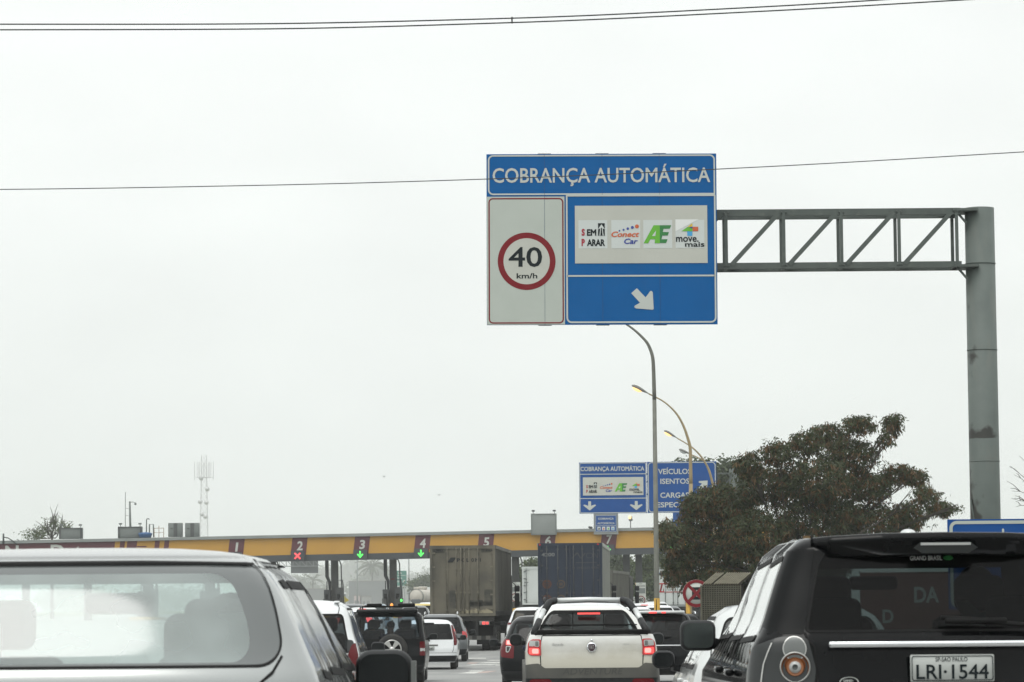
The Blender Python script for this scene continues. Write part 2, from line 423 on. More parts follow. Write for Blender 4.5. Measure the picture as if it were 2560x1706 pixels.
class MB:
    """collects boxes, bars, tubes, lathes; build() links them as one mesh object"""
    def __init__(s):
        s.v, s.f, s.mi, s.sm = [], [], [], []

    def add(s, vs, fs, mi=0, sm=False):
        b = len(s.v)
        s.v.extend([tuple(v) for v in vs])
        s.f.extend([tuple(i + b for i in f) for f in fs])
        s.mi.extend([mi] * len(fs))
        s.sm.extend([sm] * len(fs))
        return s

    def box(s, c, d, mi=0, rot=None):
        x, y, z = d[0] / 2, d[1] / 2, d[2] / 2
        vs = [Vector((a * x, b * y, e_ * z)) for a in (-1, 1) for b in (-1, 1) for e_ in (-1, 1)]
        if rot is not None:
            vs = [rot @ v for v in vs]
        c = Vector(c)
        return s.add([v + c for v in vs], [(0, 1, 3, 2), (4, 6, 7, 5), (0, 4, 5, 1), (2, 3, 7, 6), (0, 2, 6, 4), (1, 5, 7, 3)], mi)

    def rbox(s, c, d, r=.02, seg=3, mi=0, rot=None):
        bm = bmesh.new()
        bmesh.ops.create_cube(bm, size=1.0)
        bmesh.ops.scale(bm, vec=d, verts=bm.verts)
        bmesh.ops.bevel(bm, geom=list(bm.edges), offset=min(r, .49 * min(d)), segments=seg, profile=.5, affect='EDGES')
        c = Vector(c)
        vs = [(rot @ v.co if rot is not None else v.co.copy()) + c for v in bm.verts]
        bm.verts.index_update()
        fs = [[v.index for v in f.verts] for f in bm.faces]
        bm.free()
        return s.add(vs, fs, mi, True)

    def bar(s, a, b, w_, h_=None, mi=0):
        a, b = Vector(a), Vector(b)
        d = b - a
        q = d.to_track_quat('Y', 'Z').to_matrix()
        return s.box((a + b) / 2, (w_, d.length, h_ or w_), mi, q)

    def tube(s, pts, rad, seg=10, mi=0, cap=True):
        pts = [Vector(p) for p in pts]
        n = len(pts)
        rads = rad if isinstance(rad, (list, tuple)) else [rad] * n
        t0 = (pts[1] - pts[0]).normalized()
        ref = Vector((0, 0, 1)) if abs(t0.z) < .9 else Vector((1, 0, 0))
        u = t0.cross(ref).normalized()
        vs = []
        for i, p in enumerate(pts):
            t = (pts[min(i + 1, n - 1)] - pts[max(i - 1, 0)]).normalized()
            u = (u - t * u.dot(t)).normalized()
            v_ = t.cross(u)
            for k in range(seg):
                a = 2 * PI * k / seg
                vs.append(p + (u * math.cos(a) + v_ * math.sin(a)) * rads[i])
        fs = [(i * seg + k, i * seg + (k + 1) % seg, (i + 1) * seg + (k + 1) % seg, (i + 1) * seg + k) for i in range(n - 1) for k in range(seg)]
        if cap:
            fs += [tuple(range(seg))[::-1], tuple(range((n - 1) * seg, n * seg))]
        return s.add(vs, fs, mi, True)

    def lathe(s, prof, c, axis='X', seg=28, mi=0):
        """prof: (radius, along-axis) pairs"""
        vs = []
        c = Vector(c)
        for r_, h in prof:
            for k in range(seg):
                a = 2 * PI * k / seg
                p = {'X': (h, r_ * math.cos(a), r_ * math.sin(a)), 'Y': (r_ * math.cos(a), h, r_ * math.sin(a)), 'Z': (r_ * math.cos(a), r_ * math.sin(a), h)}[axis]
                vs.append(Vector(p) + c)
        n = len(prof)
        fs = [(i * seg + k, i * seg + (k + 1) % seg, (i + 1) * seg + (k + 1) % seg, (i + 1) * seg + k) for i in range(n - 1) for k in range(seg)]
        return s.add(vs, fs, mi, True)

    def ball(s, c, r, seg=14, mi=0):
        r = r if isinstance(r, (tuple, list)) else (r, r, r)
        rings = seg // 2
        vs = [(c[0] + r[0] * math.sin(PI * i / rings) * math.cos(2 * PI * k / seg), c[1] + r[1] * math.sin(PI * i / rings) * math.sin(2 * PI * k / seg), c[2] + r[2] * math.cos(PI * i / rings)) for i in range(rings + 1) for k in range(seg)]
        fs = [(i * seg + k, (i + 1) * seg + k, (i + 1) * seg + (k + 1) % seg, i * seg + (k + 1) % seg) for i in range(rings) for k in range(seg)]
        return s.add(vs, fs, mi, True)

    def poly(s, pts, mi=0):
        return s.add(pts, [tuple(range(len(pts)))], mi)

    def build(s, name, mats, parent=None, loc=None, rz=0.0):
        me = mesh_from(name, s.v, s.f, mats, idx=s.mi)
        me.polygons.foreach_set('use_smooth', np.asarray(s.sm, bool))
        me.update()
        return link(name, me, parent, loc, rz)


def copy_tree(o, parent=None):
    c = o.copy()
    COL.objects.link(c)
    if parent is not None:
        c.parent = parent
    for ch in list(o.children):
        copy_tree(ch, c)
    return c


_tx = {}


def text_polys(s, bold=0.0, shear=0.0):
    """outline text as a flat mesh in its own units (verts Nx2, faces)"""
    key = (s, bold, shear)
    if key in _tx:
        return _tx[key]
    cu = bpy.data.curves.new('lettering', 'FONT')
    cu.body = s
    cu.size = 1.0
    cu.shear = shear
    cu.resolution_u = 3
    o = bpy.data.objects.new('lettering', cu)
    COL.objects.link(o)
    bpy.context.view_layer.update()
    me = bpy.data.meshes.new_from_object(o.evaluated_get(bpy.context.evaluated_depsgraph_get()))
    v = np.array([x.co[:] for x in me.vertices]).reshape(-1, 3)[:, :2]
    f = [tuple(p.vertices) for p in me.polygons]
    if bold:      # thicken the strokes: push every outline vertex outwards
        cnt, dr = {}, {}
        for q in f:
            for a, b in zip(q, q[1:] + q[:1]):
                cnt[frozenset((a, b))] = cnt.get(frozenset((a, b)), 0) + 1
                dr[frozenset((a, b))] = (a, b)
        ns = {}
        for k, c_ in cnt.items():
            if c_ == 1:
                a, b = dr[k]
                e_ = v[b] - v[a]
                e_ = np.array([e_[1], -e_[0]]) / max(np.hypot(*e_), 1e-9)
                ns.setdefault(a, []).append(e_); ns.setdefault(b, []).append(e_)
        v = v.copy()
        for i, n_ in ns.items():
            if len(n_) == 2:
                d_ = (n_[0] + n_[1]) / max(1 + n_[0] @ n_[1], .45)
                v[i] += bold * d_
    bpy.data.objects.remove(o)
    bpy.data.curves.remove(cu)
    bpy.data.meshes.remove(me)
    _tx[key] = (v, f)
    return v, f


_strip = str.maketrans('ÁÇÍÃÉ', 'ACIAE')


def text2d(s, x0, y0, x1, y1, bold=0.0, shear=0.0):
    """text scaled so its capitals fill the box x0..x1, y0(top)..y1(bottom); y downward"""
    v, f = text_polys(s, bold, shear)
    vr, _ = text_polys(s.translate(_strip), bold, shear)
    a, b = vr.min(0), vr.max(0)
    if s == '-' or b[1] - a[1] < 1e-4:
        a, b = a - .1, b + .1
    x = x0 + (v[:, 0] - a[0]) / (b[0] - a[0]) * (x1 - x0)
    y = y1 - (v[:, 1] - a[1]) / (b[1] - a[1]) * (y1 - y0)
    return np.stack([x, y], 1), f


class Board:
    """draws flat shapes on a panel facing -Y; coordinates (px, py down) times k metres, origin = top-left of the panel"""
    def __init__(s, parent, k, ox=0.0, oz=0.0, y0=0.0, step=.003):
        s.p, s.k, s.ox, s.oz, s.y0, s.st = parent, k, ox, oz, y0, step

    def w(s, p, l):
        return (s.ox + p[0] * s.k, s.y0 - l * s.st, s.oz - p[1] * s.k)

    def mesh(s, name, pts, faces, mat, l, parent=None):
        return link(name, mesh_from(name, [s.w(p, l) for p in pts], faces, mat), parent or s.p)

    def poly(s, name, pts, mat, l=1, parent=None):
        return s.mesh(name, pts, [tuple(range(len(pts)))[::-1]], mat, l, parent)

    def rect(s, name, x0, y0, x1, y1, mat, l=1, parent=None):
        return s.poly(name, [(x0, y0), (x1, y0), (x1, y1), (x0, y1)], mat, l, parent)

    @staticmethod
    def rr(x0, y0, x1, y1, r, n=6):
        pts = []
        rs = r if isinstance(r, (tuple, list)) else (r, r, r, r)
        for (cx, cy, a0), q in zip(((x0, y0, 180), (x1, y0, 270), (x1, y1, 0), (x0, y1, 90)), rs):
            sx_ = 1 if cx == x0 else -1
            sy_ = 1 if cy == y0 else -1
            for i in range(n + 1):
                a = R(a0 + 90 * i / n)
                pts.append((cx + sx_ * q + q * math.cos(a), cy + sy_ * q + q * math.sin(a)))
        return pts

    def frame(s, name, x0, y0, x1, y1, r, t, mat, l=2, parent=None):
        a = s.rr(x0, y0, x1, y1, r)
        rs = r if isinstance(r, (tuple, list)) else (r, r, r, r)
        b = s.rr(x0 + t, y0 + t, x1 - t, y1 - t, [max(q - t, .01) for q in rs])
        n = len(a)
        return s.mesh(name, a + b, [(i, (i + 1) % n, n + (i + 1) % n, n + i)[::-1] for i in range(n)], mat, l, parent)

    def disc(s, name, cx, cy, r, mat, l=2, r_in=None, n=40, parent=None):
        a = [(cx + r * math.cos(2 * PI * i / n), cy + r * math.sin(2 * PI * i / n)) for i in range(n)]
        if r_in is None:
            return s.poly(name, a, mat, l, parent)
        b = [(cx + r_in * math.cos(2 * PI * i / n), cy + r_in * math.sin(2 * PI * i / n)) for i in range(n)]
        return s.mesh(name, a + b, [(i, (i + 1) % n, n + (i + 1) % n, n + i)[::-1] for i in range(n)], mat, l, parent)

    def text(s, name, t, x0, y0, x1, y1, mat, l=3, bold=0.0, shear=0.0, parent=None):
        p, f = text2d(t, x0, y0, x1, y1, bold, shear)
        return s.mesh(name, p, f, mat, l, parent)


# ------------------------------------------------------------------ vehicle bodies
def pchip(xs, ys):
    xs, ys = np.asarray(xs, float), np.asarray(ys, float)
    h = np.diff(xs)
    d = np.diff(ys) / h
    m_ = np.zeros(len(xs))
    for i in range(1, len(xs) - 1):
        if d[i - 1] * d[i] > 0:
            w1, w2 = 2 * h[i] + h[i - 1], h[i] + 2 * h[i - 1]
            m_[i] = (w1 + w2) / (w1 / d[i - 1] + w2 / d[i])
    m_[0], m_[-1] = d[0], d[-1]

    def f(q):
        q = np.clip(np.asarray(q, float), xs[0], xs[-1])
        i = np.clip(np.searchsorted(xs, q, side='right') - 1, 0, len(xs) - 2)
        t = (q - xs[i]) / h[i]
        return (ys[i] * (1 + 2 * t) * (1 - t) ** 2 + m_[i] * h[i] * t * (1 - t) ** 2 + ys[i + 1] * t * t * (3 - 2 * t) + m_[i + 1] * h[i] * t * t * (t - 1))
    return f


def inside(poly, p):
    x, y = p[:, 0], p[:, 1]
    r = np.zeros(len(p), bool)
    n = len(poly)
    for i in range(n):
        x0, y0 = poly[i]
        x1, y1 = poly[(i + 1) % n]
        if y0 == y1:
            continue
        c = ((y0 > y) != (y1 > y)) & (x < (x1 - x0) * (y - y0) / (y1 - y0) + x0)
        r ^= c
    return r


def soften(poly, r):
    """round the corners of a 2D polygon and split long edges"""
    P_ = [np.array(p, float) for p in poly]
    n = len(P_)
    o = []
    for i in range(n):
        a, b, c = P_[i - 1], P_[i], P_[(i + 1) % n]
        rr = r[i] if isinstance(r, (list, tuple)) else r
        if rr > 0:
            la, lc = max(np.linalg.norm(a - b), 1e-6), max(np.linalg.norm(c - b), 1e-6)
            q = min(rr, la * .48, lc * .48)
            p0, p2 = b + (a - b) / la * q, b + (c - b) / lc * q
            for t in np.linspace(0, 1, 6):
                o.append(p0 * (1 - t) ** 2 + 2 * b * t * (1 - t) + p2 * t * t)
        else:
            o.append(b)
    res = []
    for i in range(len(o)):
        a, b = o[i], o[(i + 1) % len(o)]
        k = max(1, int(np.linalg.norm(b - a) / .07))
        for j in range(k):
            res.append(a + (b - a) * j / k)
    return np.array(res)


class Shell:
    """car skin: stack of horizontal rounded sections.  tab rows: (z, half width, rear y, front y)"""
    def __init__(s, tab, c=.30, n=3.6, cf=.55, nf=2.6, cap=.05, res=.075):
        t = np.array(tab, float)
        s.z0, s.zt = t[0, 0], t[-1, 0]
        s.fw, s.fr, s.ff = pchip(t[:, 0], t[:, 1]), pchip(t[:, 0], t[:, 2]), pchip(t[:, 0], t[:, 3])
        s.c, s.n, s.cf, s.nf, s.cap, s.res = c, n, cf, nf, cap, res
        w0 = t[:, 1].max()
        ph = np.linspace(0, PI / 2, 400)

        def arc(c_, n_):
            x, y = w0 * np.sin(ph) ** (2 / n_), c_ * (1 - np.cos(ph) ** (2 / n_))
            return np.concatenate([[0], np.cumsum(np.hypot(np.diff(x), np.diff(y)))])
        s.ph, s.ar, s.af = ph, arc(c, n), arc(cf, nf)
        s.A, s.F = s.ar[-1], s.af[-1]
        s.L = float((t[:, 3] - t[:, 2]).max() - c - cf)
        s.T = s.A + s.L + s.F

    def P(s, a, v, off=0.0, raw=False):
        a, v = np.asarray(a, float), np.asarray(v, float)
        sg, aa = np.sign(a), np.abs(a)
        tau = np.clip(v - s.zt, 0, 1)
        zc = np.clip(v, s.z0, s.zt)
        ca = np.cos(tau * PI / 2)
        wd, yr, yf = s.fw(zc), s.fr(zc), s.ff(zc)
        z = zc + s.cap * np.sin(tau * PI / 2)
        ym = (yr + yf) / 2
        wd = wd * ca
        yr, yf = ym + (yr - ym) * ca, ym + (yf - ym) * ca
        c, cf = s.c * ca, s.cf * ca
        lim = (yf - yr) * .48
        c, cf = np.minimum(c, lim), np.minimum(cf, lim)
        p1 = np.interp(aa, s.ar, s.ph)
        p2 = np.interp(s.T - aa, s.af, s.ph)
        t = np.clip((aa - s.A) / s.L, 0, 1)
        rear, front = aa < s.A, aa > s.A + s.L
        sn1, cs1 = np.sin(p1), np.clip(np.cos(p1), 0, 1)
        sn2, cs2 = np.sin(p2), np.clip(np.cos(p2), 0, 1)
        x = np.where(rear, wd * sn1 ** (2 / s.n), np.where(front, wd * sn2 ** (2 / s.nf), wd))
        y = np.where(rear, yr + c * (1 - cs1 ** (2 / s.n)), np.where(front, yf - cf * (1 - cs2 ** (2 / s.nf)), yr + c + t * (yf - cf - yr - c)))
        p = np.stack([x * sg, y, z], -1)
        if raw:
            return p
        d = 2e-3
        nn = np.cross(s.P(a + d, v, raw=True) - s.P(a - d, v, raw=True), s.P(a, np.minimum(v + d, s.zt + .999), raw=True) - s.P(a, np.maximum(v - d, s.z0), raw=True))
        ln = np.linalg.norm(nn, axis=-1, keepdims=True)
        nn = np.where(ln > 1e-12, nn / np.maximum(ln, 1e-12), np.array([0, 0, 1.0]))
        nn = np.where((v > s.zt + .985)[..., None], np.array([0, 0, 1.0]), nn)
        return p + nn * (off if np.isscalar(off) else np.asarray(off)[..., None]), nn

    def uv(s, q):
        """('r'|'f', x, z) or ('s', y, z) -> domain point"""
        k, a, z = q[0], q[1], q[2]
        zc = min(max(z, s.z0), s.zt)
        wd, yr, yf = float(s.fw(zc)), float(s.fr(zc)), float(s.ff(zc))
        if k in 'rf':
            n_, ar = (s.n, s.ar) if k == 'r' else (s.nf, s.af)
            sp = min((abs(a) / wd), .9999) ** (n_ / 2)
            d = float(np.interp(math.asin(sp), s.ph, ar))
            d = d if k == 'r' else s.T - d
            return (d if a >= 0 else -d, z)
        t = (a - yr - s.c) / max(yf - s.cf - yr - s.c, .01)
        if t < 0:        # round the rear corner
            cc = min(max(1 - (a - yr) / s.c, 0), 1)
            return (float(np.interp(math.acos(min(cc ** (s.n / 2), 1)), s.ph, s.ar)), z)
        if t > 1:        # round the front corner
            cc = min(max((a - (yf - s.cf)) / s.cf, 0), 1)
            ph_ = math.acos(cc ** (s.nf / 2))
            return (s.T - float(np.interp(ph_, s.ph, s.af)), z)
        return (s.A + t * s.L, z)

    def tri(s, name, V, T, off, mat, parent, flip=False):
        ids, inv = np.unique(T, return_inverse=True)
        P_, nn = s.P(V[ids, 0], V[ids, 1], off)
        T = inv.reshape(-1, 3)
        if flip:
            T, nn = T[:, ::-1], -nn
        me = bpy.data.meshes.new(name)
        me.from_pydata(P_.tolist(), [], T.tolist())
        me.materials.append(M[mat])
        me.polygons.foreach_set('use_smooth', np.ones(len(T), bool))
        me.update()
        me.normals_split_custom_set_from_vertices(nn.tolist())
        return link(name, me, parent)

    def patch(s, name, poly, mat, parent, off=.003, r=0.0, res=.06):
        """an overlay of any outline lying on the skin"""
        pl = soften([s.uv(q) if isinstance(q[0], str) else q for q in poly], r)
        lo, hi = pl.min(0), pl.max(0)
        gx, gy = np.arange(lo[0] + res / 2, hi[0], res), np.arange(lo[1] + res / 2, hi[1], res)
        pts = [tuple(p) for p in pl]
        if len(gx) and len(gy):
            G = np.stack(np.meshgrid(gx, gy), -1).reshape(-1, 2)
            pts += [tuple(p) for p in G[inside(pl, G)]]
        n = len(pl)
        o = delaunay_2d_cdt([Vector(p) for p in pts], [(i, (i + 1) % n) for i in range(n)], [], 0, 1e-6)
        V, T = np.array([v[:] for v in o[0]]), np.array([f for f in o[2] if len(f) == 3])
        T = T[inside(pl, V[T].mean(1))]
        return s.tri(name, V, T, off, mat, parent)

    def strip(s, name, pts, wd, mat, parent, off=.004, closed=False, r=0.0):
        """a line drawn on the skin: shut lines, gaskets"""
        q = [s.uv(p) if isinstance(p[0], str) else p for p in pts]
        if closed:
            P_ = soften(q, r)
        else:
            o = []
            for a, b in zip(q[:-1], q[1:]):
                a, b = np.array(a), np.array(b)
                k = max(1, int(np.linalg.norm(b - a) / .05))
                o += [a + (b - a) * j / k for j in range(k)]
            P_ = np.array(o + [np.array(q[-1])])
        n = len(P_)
        nx, pv = (np.roll(P_, -1, 0), np.roll(P_, 1, 0)) if closed else (np.vstack([P_[1:], P_[-1:]]), np.vstack([P_[:1], P_[:-1]]))
        t = nx - pv
        t /= np.maximum(np.linalg.norm(t, axis=1, keepdims=True), 1e-9)
        nr = np.stack([-t[:, 1], t[:, 0]], 1) * wd / 2
        V = np.vstack([P_ + nr, P_ - nr])
        k = n if closed else n - 1
        T = []
        for i in range(k):
            j = (i + 1) % n
            T += [(i, n + i, j), (j, n + i, n + j)]
        return s.tri(name, V, np.array(T), off, mat, parent)

    def build(s, root, body_mat, cuts, lining=None):
        """cuts: dicts n,p,m,[r],[mir],[ol]; returns {name: [objects]}"""
        polys = []
        for c in cuts:
            q = soften([s.uv(p) for p in c['p']], c.get('r', .03))
            polys.append((c, q))
            if c.get('mir'):
                polys.append((c, q * [-1, 1]))
        rs = s.res
        av = np.concatenate([np.arange(0, s.A, rs), np.linspace(s.A, s.A + s.L, max(6, int(s.L / .25)), endpoint=False), np.arange(s.A + s.L, s.T, .12), [s.T]])
        av = np.concatenate([-av[:0:-1], av])
        zv = np.concatenate([np.linspace(s.z0, s.zt, max(8, int((s.zt - s.z0) / rs))), s.zt + np.array([.12, .25, .4, .6, .8, 1.0])])
        G = np.stack(np.meshgrid(av, zv), -1).reshape(-1, 2)
        keep = np.ones(len(G), bool)
        for c, q in polys:
            d = ((G[:, None, :] - q[None]) ** 2).sum(-1).min(1)
            keep &= d > .012 ** 2
        pts = [tuple(p) for p in G[keep]]
        edges = []
        for c, q in polys:
            b = len(pts)
            pts += [tuple(p) for p in q]
            n = len(q)
            edges += [(b + i, b + (i + 1) % n) for i in range(n)]
        o = delaunay_2d_cdt([Vector(p) for p in pts], edges, [], 0, 1e-6)
        V, T = np.array([v[:] for v in o[0]]), np.array([f for f in o[2] if len(f) == 3])
        cen = V[T].mean(1)
        own = np.full(len(T), -1)
        for i, (c, q) in enumerate(polys):
            own[inside(q, cen)] = i
        res = {'body': [s.tri('body', V, T[own < 0], 0.0, body_mat, root)]}
        for i, (c, q) in enumerate(polys):
            if (own == i).any():
                ob = s.tri(c['n'], V, T[own == i], 0.0, c['m'], root)
                res.setdefault(c['n'], []).append(ob)
                if c.get('ol'):
                    s.strip('gasket', [tuple(p) for p in q], c['ol'], c.get('olm', 'rubber'), ob, off=.003, closed=True)
        if lining:
            TT = T[own < 0]
            cc = cen[own < 0]
            s.tri('interior_lining', V, TT[cc[:, 1] < s.zt + .9], -.035, lining, root, flip=True)
        return res

    def decal(s, name, txt, x0, z0, x1, z1, mat, parent, off=.006, bold=0.0, shear=0.0):
        """lettering wrapped on the rear skin (x right, z0 top, z1 bottom)"""
        p, f = text2d(txt, x0, z0, x1, z1, bold, shear)
        V = np.array([s.uv(('r', a, b)) for a, b in p])
        P_, _ = s.P(V[:, 0], V[:, 1], off)
        return link(name, mesh_from(name, P_.tolist(), f, mat), parent)


def add_wheels(root, xs, ys, rad, wd, mat='alloy'):
    for y in ys:
        for sg in (-1, 1):
            r_ = rad
            t = MB().lathe([(r_ * .55, -wd / 2 + .02), (r_ * .9, -wd / 2), (r_ * .985, -wd / 2 + .02), (r_, -wd * .2), (r_, wd * .2), (r_ * .985, wd / 2 - .02), (r_ * .9, wd / 2), (r_ * .55, wd / 2 - .02)], (0, 0, 0), 'X', 26)
            wh = t.build('wheel', ['tyre'], root, (sg * (xs - wd / 2), y, rad))
            rim = MB().lathe([(.001, sg * wd * .42), (r_ * .2, sg * wd * .42), (r_ * .3, sg * wd * .3), (r_ * .52, sg * wd * .3), (r_ * .58, sg * wd * .46)], (0, 0, 0), 'X', 20)
            rim.build('rim', [mat], wh)


def add_mirror(root, sg, x, y, z, wd, ht, mat='plastic', glass='mirror_dark', arm=.10, rd=.06, dz=0.0, y_in=.12):
    mbh = MB().rbox((0, .05, 0), (wd, .13, ht), rd, 4)
    mbh.bar((-sg * wd * .4, .08, -ht * .25 + dz), (-sg * (wd * .5 + arm), y_in, -ht * .35 + dz), .05, .06)
    o = mbh.build('mirror', [mat], root, (sg * x, y, z))
    pts = Board.rr(-wd / 2 + .016, -ht / 2 + .016, wd / 2 - .016, ht / 2 - .016, min(rd * .8, ht * .3), 5)
    link('mirror_glass', mesh_from('mirror_glass', [(p[0], -.018, p[1]) for p in pts], [tuple(range(len(pts)))], glass), o)
    return o


def add_seat(root, x, y, z, mat='seat_grey', wd=.50, ht=.62, hr=True, lean=.18):
    q = Matrix.Rotation(lean, 3, 'X')
    b = MB().rbox((0, 0, ht / 2), (wd, .14, ht), .065, 4, rot=None)
    b.rbox((0, .26, .02), (wd, .5, .15), .06, 3)
    o = b.build('seat', [mat], root, (x, y, z))
    o.rotation_euler.x = -lean * .0
    if hr:
        MB().rbox((0, -.02, ht + .12), (.27, .10, .19), .048, 4).build('headrest', [mat], o)
    return o


def add_plate(root, x, y, z, txt, w_=.40, h_=.13, top=None, tilt=0.0):
    o = MB().rbox((0, 0, 0), (w_, .012, h_), .005, 1).build('licence_plate', ['plate'], root, (x, y, z))
    o.rotation_euler.x = tilt
    b = Board(o, 1.0, -w_ / 2, h_ / 2, -.0075, .0015)
    b.frame('plate_border', .006, .006, w_ - .006, h_ - .006, .012, .004, 'ink', 1)
    b.text('plate_characters', txt, .028, h_ * .36, w_ - .028, h_ * .90, 'ink', 1, bold=.012)
    if top:
        b.text('plate_town', top, w_ * .30, h_ * .10, w_ * .68, h_ * .26, 'ink', 1, bold=.01)
    return o


def person(label, loc, shirt='shirt_grey', hair='hair', skin='skin', rz=0.0, elbow=None, group=None):
    """seated figure, hips at loc, hands on a steering wheel in front; one continuous skin"""
    J = {}
    vs, ed, rad = [], [], []

    def add(k, p, r_, par=None):
        J[k] = len(vs)
        vs.append(p); rad.append(r_)
        if par is not None:
            ed.append((J[par], J[k]))
    add('hip', (0, 0, 0), .145)
    add('waist', (0, -.03, .20), .135, 'hip')
    add('chest', (0, -.04, .40), .15, 'waist')
    add('nape', (0, -.02, .54), .062, 'chest')
    add('chin', (0, .012, .62), .068, 'nape')
    add('head', (0, .015, .70), .088, 'chin')
    add('crown', (0, .005, .775), .075, 'head')
    add('nose', (0, .115, .68), .014, 'head')
    for sg, n in ((1, 'r'), (-1, 'l')):
        add('ear' + n, (sg * .092, .0, .69), .017, 'head')
        add('sh' + n, (sg * .20, -.04, .46), .062, 'chest')
        e_ = (sg * .27, .12, .24)
        h_ = (sg * .16, .40, .36)
        if elbow == n:
            e_, h_ = (sg * .44, .06, .36), (sg * .28, .34, .40)
        add('el' + n, e_, .045, 'sh' + n)
        add('wr' + n, h_, .030, 'el' + n)
        ph = Vector(h_) + Vector((-sg * .02, .07, .015))
        add('pa' + n, ph, .034, 'wr' + n)
        for k in range(4):
            b_ = ph + Vector((sg * (.027 - .018 * k), .045, .008))
            add('f%d%s' % (k, n), b_, .0095, 'pa' + n)
            add('g%d%s' % (k, n), b_ + Vector((0, .024 + .006 * (k in (1, 2)), -.022)), .0085, 'f%d%s' % (k, n))
        add('th' + n, ph + Vector((-sg * .045, .01, .015)), .011, 'pa' + n)
        add('lg' + n, (sg * .10, .06, -.02), .10, 'hip')
        add('kn' + n, (sg * .13, .46, .02), .062, 'lg' + n)
        add('an' + n, (sg * .13, .62, -.34), .042, 'kn' + n)
        add('ft' + n, (sg * .13, .78, -.37), .038, 'an' + n)
    me = bpy.data.meshes.new('person')
    me.from_pydata([tuple(v) for v in vs], ed, [])
    o = bpy.data.objects.new('person', me)
    COL.objects.link(o)
    mo = o.modifiers.new('s', 'SKIN')
    for i, d in enumerate(me.skin_vertices[0].data):
        d.radius = (rad[i], rad[i])
        d.use_root = i == 0
    su = o.modifiers.new('u', 'SUBSURF'); su.levels = su.render_levels = 2
    bpy.context.view_layer.update()
    m2 = bpy.data.meshes.new_from_object(o.evaluated_get(bpy.context.evaluated_depsgraph_get()))
    bpy.data.objects.remove(o)
    m2.name = 'person'
    m2.materials.clear()
    for k in (skin, shirt, 'trousers'):
        m2.materials.append(M[k])
    ix = []
    for p in m2.polygons:
        c = p.center
        far = c.y > (.42 if elbow is None else .36) and c.z > .2
        ix.append(0 if c.z > .52 or far else (2 if c.z < .09 and abs(c.x) < .3 or c.y > .3 and c.z < .2 else 1))
    m2.polygons.foreach_set('material_index', np.array(ix, np.int32))
    m2.polygons.foreach_set('use_smooth', np.ones(len(ix), bool))
    r_ = link('person', m2, None, loc, rz)
    tag(r_, label, 'person', group)
    h = MB()
    h.ball((0, -.012, .725), (.097, .108, .085), 16)
    h.build('hair', [hair], r_)
    f = MB()
    for sg in (-1, 1):
        f.ball((sg * .034, .088, .705), .011, 8)
    f.build('eyes', ['ink'], r_)
    MB().rbox((0, .086, .643), (.045, .012, .008), .003, 1).build('mouth', ['lg_red'], r_)
    return r_


def put(name, label, cat, X, Y, yaw=0.0, group=None, dz=0.0):
    return thing(name, label, cat, (X, Y, g(Y) + dz), yaw, group)


# ------------------------------------------------------------------ SETTING: ground, road, markings
def sheet(name, xs, ys, dz, mat, kind='structure'):
    vs = [(x, y, g(y) + dz) for y in ys for x in xs]
    n = len(xs)
    fs = [(j * n + i, j * n + i + 1, (j + 1) * n + i + 1, (j + 1) * n + i) for j in range(len(ys) - 1) for i in range(n - 1)]
    return tag(link(name, mesh_from(name, vs, fs, mat, True)), kind=kind)


ysr = list(np.arange(-220, 420, 8.0)) + list(np.arange(420, 4980, 60.0))
sheet('ground', [-2400, -300, -80, 0, 80, 300, 2400], ysr, -.06, 'soil')
sheet('road', [-58, -40, -20, -8, 0, 8, 20, 26], [y for y in ysr if y < 1300], 0.0, 'asphalt')
# worn paint: arrows, lane dashes
mk = MB()


def road_quad(x0, x1, y0, y1, sk=0.0, mi=0):
    mk.add([(x0, y0, g(y0) + .005), (x1, y0, g(y0) + .005), (x1 + sk, y1, g(y1) + .005), (x0 + sk, y1, g(y1) + .005)], [(0, 1, 2, 3)], mi)


for y in range(4, 120, 9):
    road_quad(.22, .36, y, y + 3.4)
    road_quad(-3.5, -3.36, y, y + 3.4)
    road_quad(3.9, 4.04, y, y + 3.4)
for (x0, x1, y0, y1, sk, mi) in [(-1.55, -1.1, 88, 91.5, .3, 0), (-1.35, -.95, 92.0, 93.5, .1, 0), (-1.1, -.8, 88.5, 92.5, .3, 1), (-1.55, -.75, 101.5, 103, .25, 0), (-1.2, -.4, 104.5, 106, .2, 0), (-.95, -.35, 108, 109.5, .1, 0), (-1.55, -1.25, 104, 106, .1, 1), (-.6, -.2, 101, 102, 0, 0), (-1.6, -1.0, 112, 113, 0, 0)]:
    road_quad(x0, x1, y0, y1, sk, mi)
tag(mk.build('road_markings', ['marking', 'marking_red']), kind='structure')
kb = MB()
for i in range(40):
    y0, y1 = i * 8.0, i * 8.0 + 8
    x0, x1 = 6.2 + max(0, y0 - 60) * .085, 6.2 + max(0, y1 - 60) * .085
    if y0 > 250:
        break
    kb.add([(x0, y0, g(y0) - .02), (x0 + .3, y0, g(y0) - .02), (x1 + .3, y1, g(y1) - .02), (x1, y1, g(y1) - .02), (x0, y0, g(y0) + .14), (x0 + .3, y0, g(y0) + .14), (x1 + .3, y1, g(y1) + .14), (x1, y1, g(y1) + .14)], [(0, 3, 7, 4), (4, 7, 6, 5), (1, 5, 6, 2), (0, 4, 5, 1), (3, 2, 6, 7)])
tag(kb.build('kerb', ['kerb']), kind='structure')


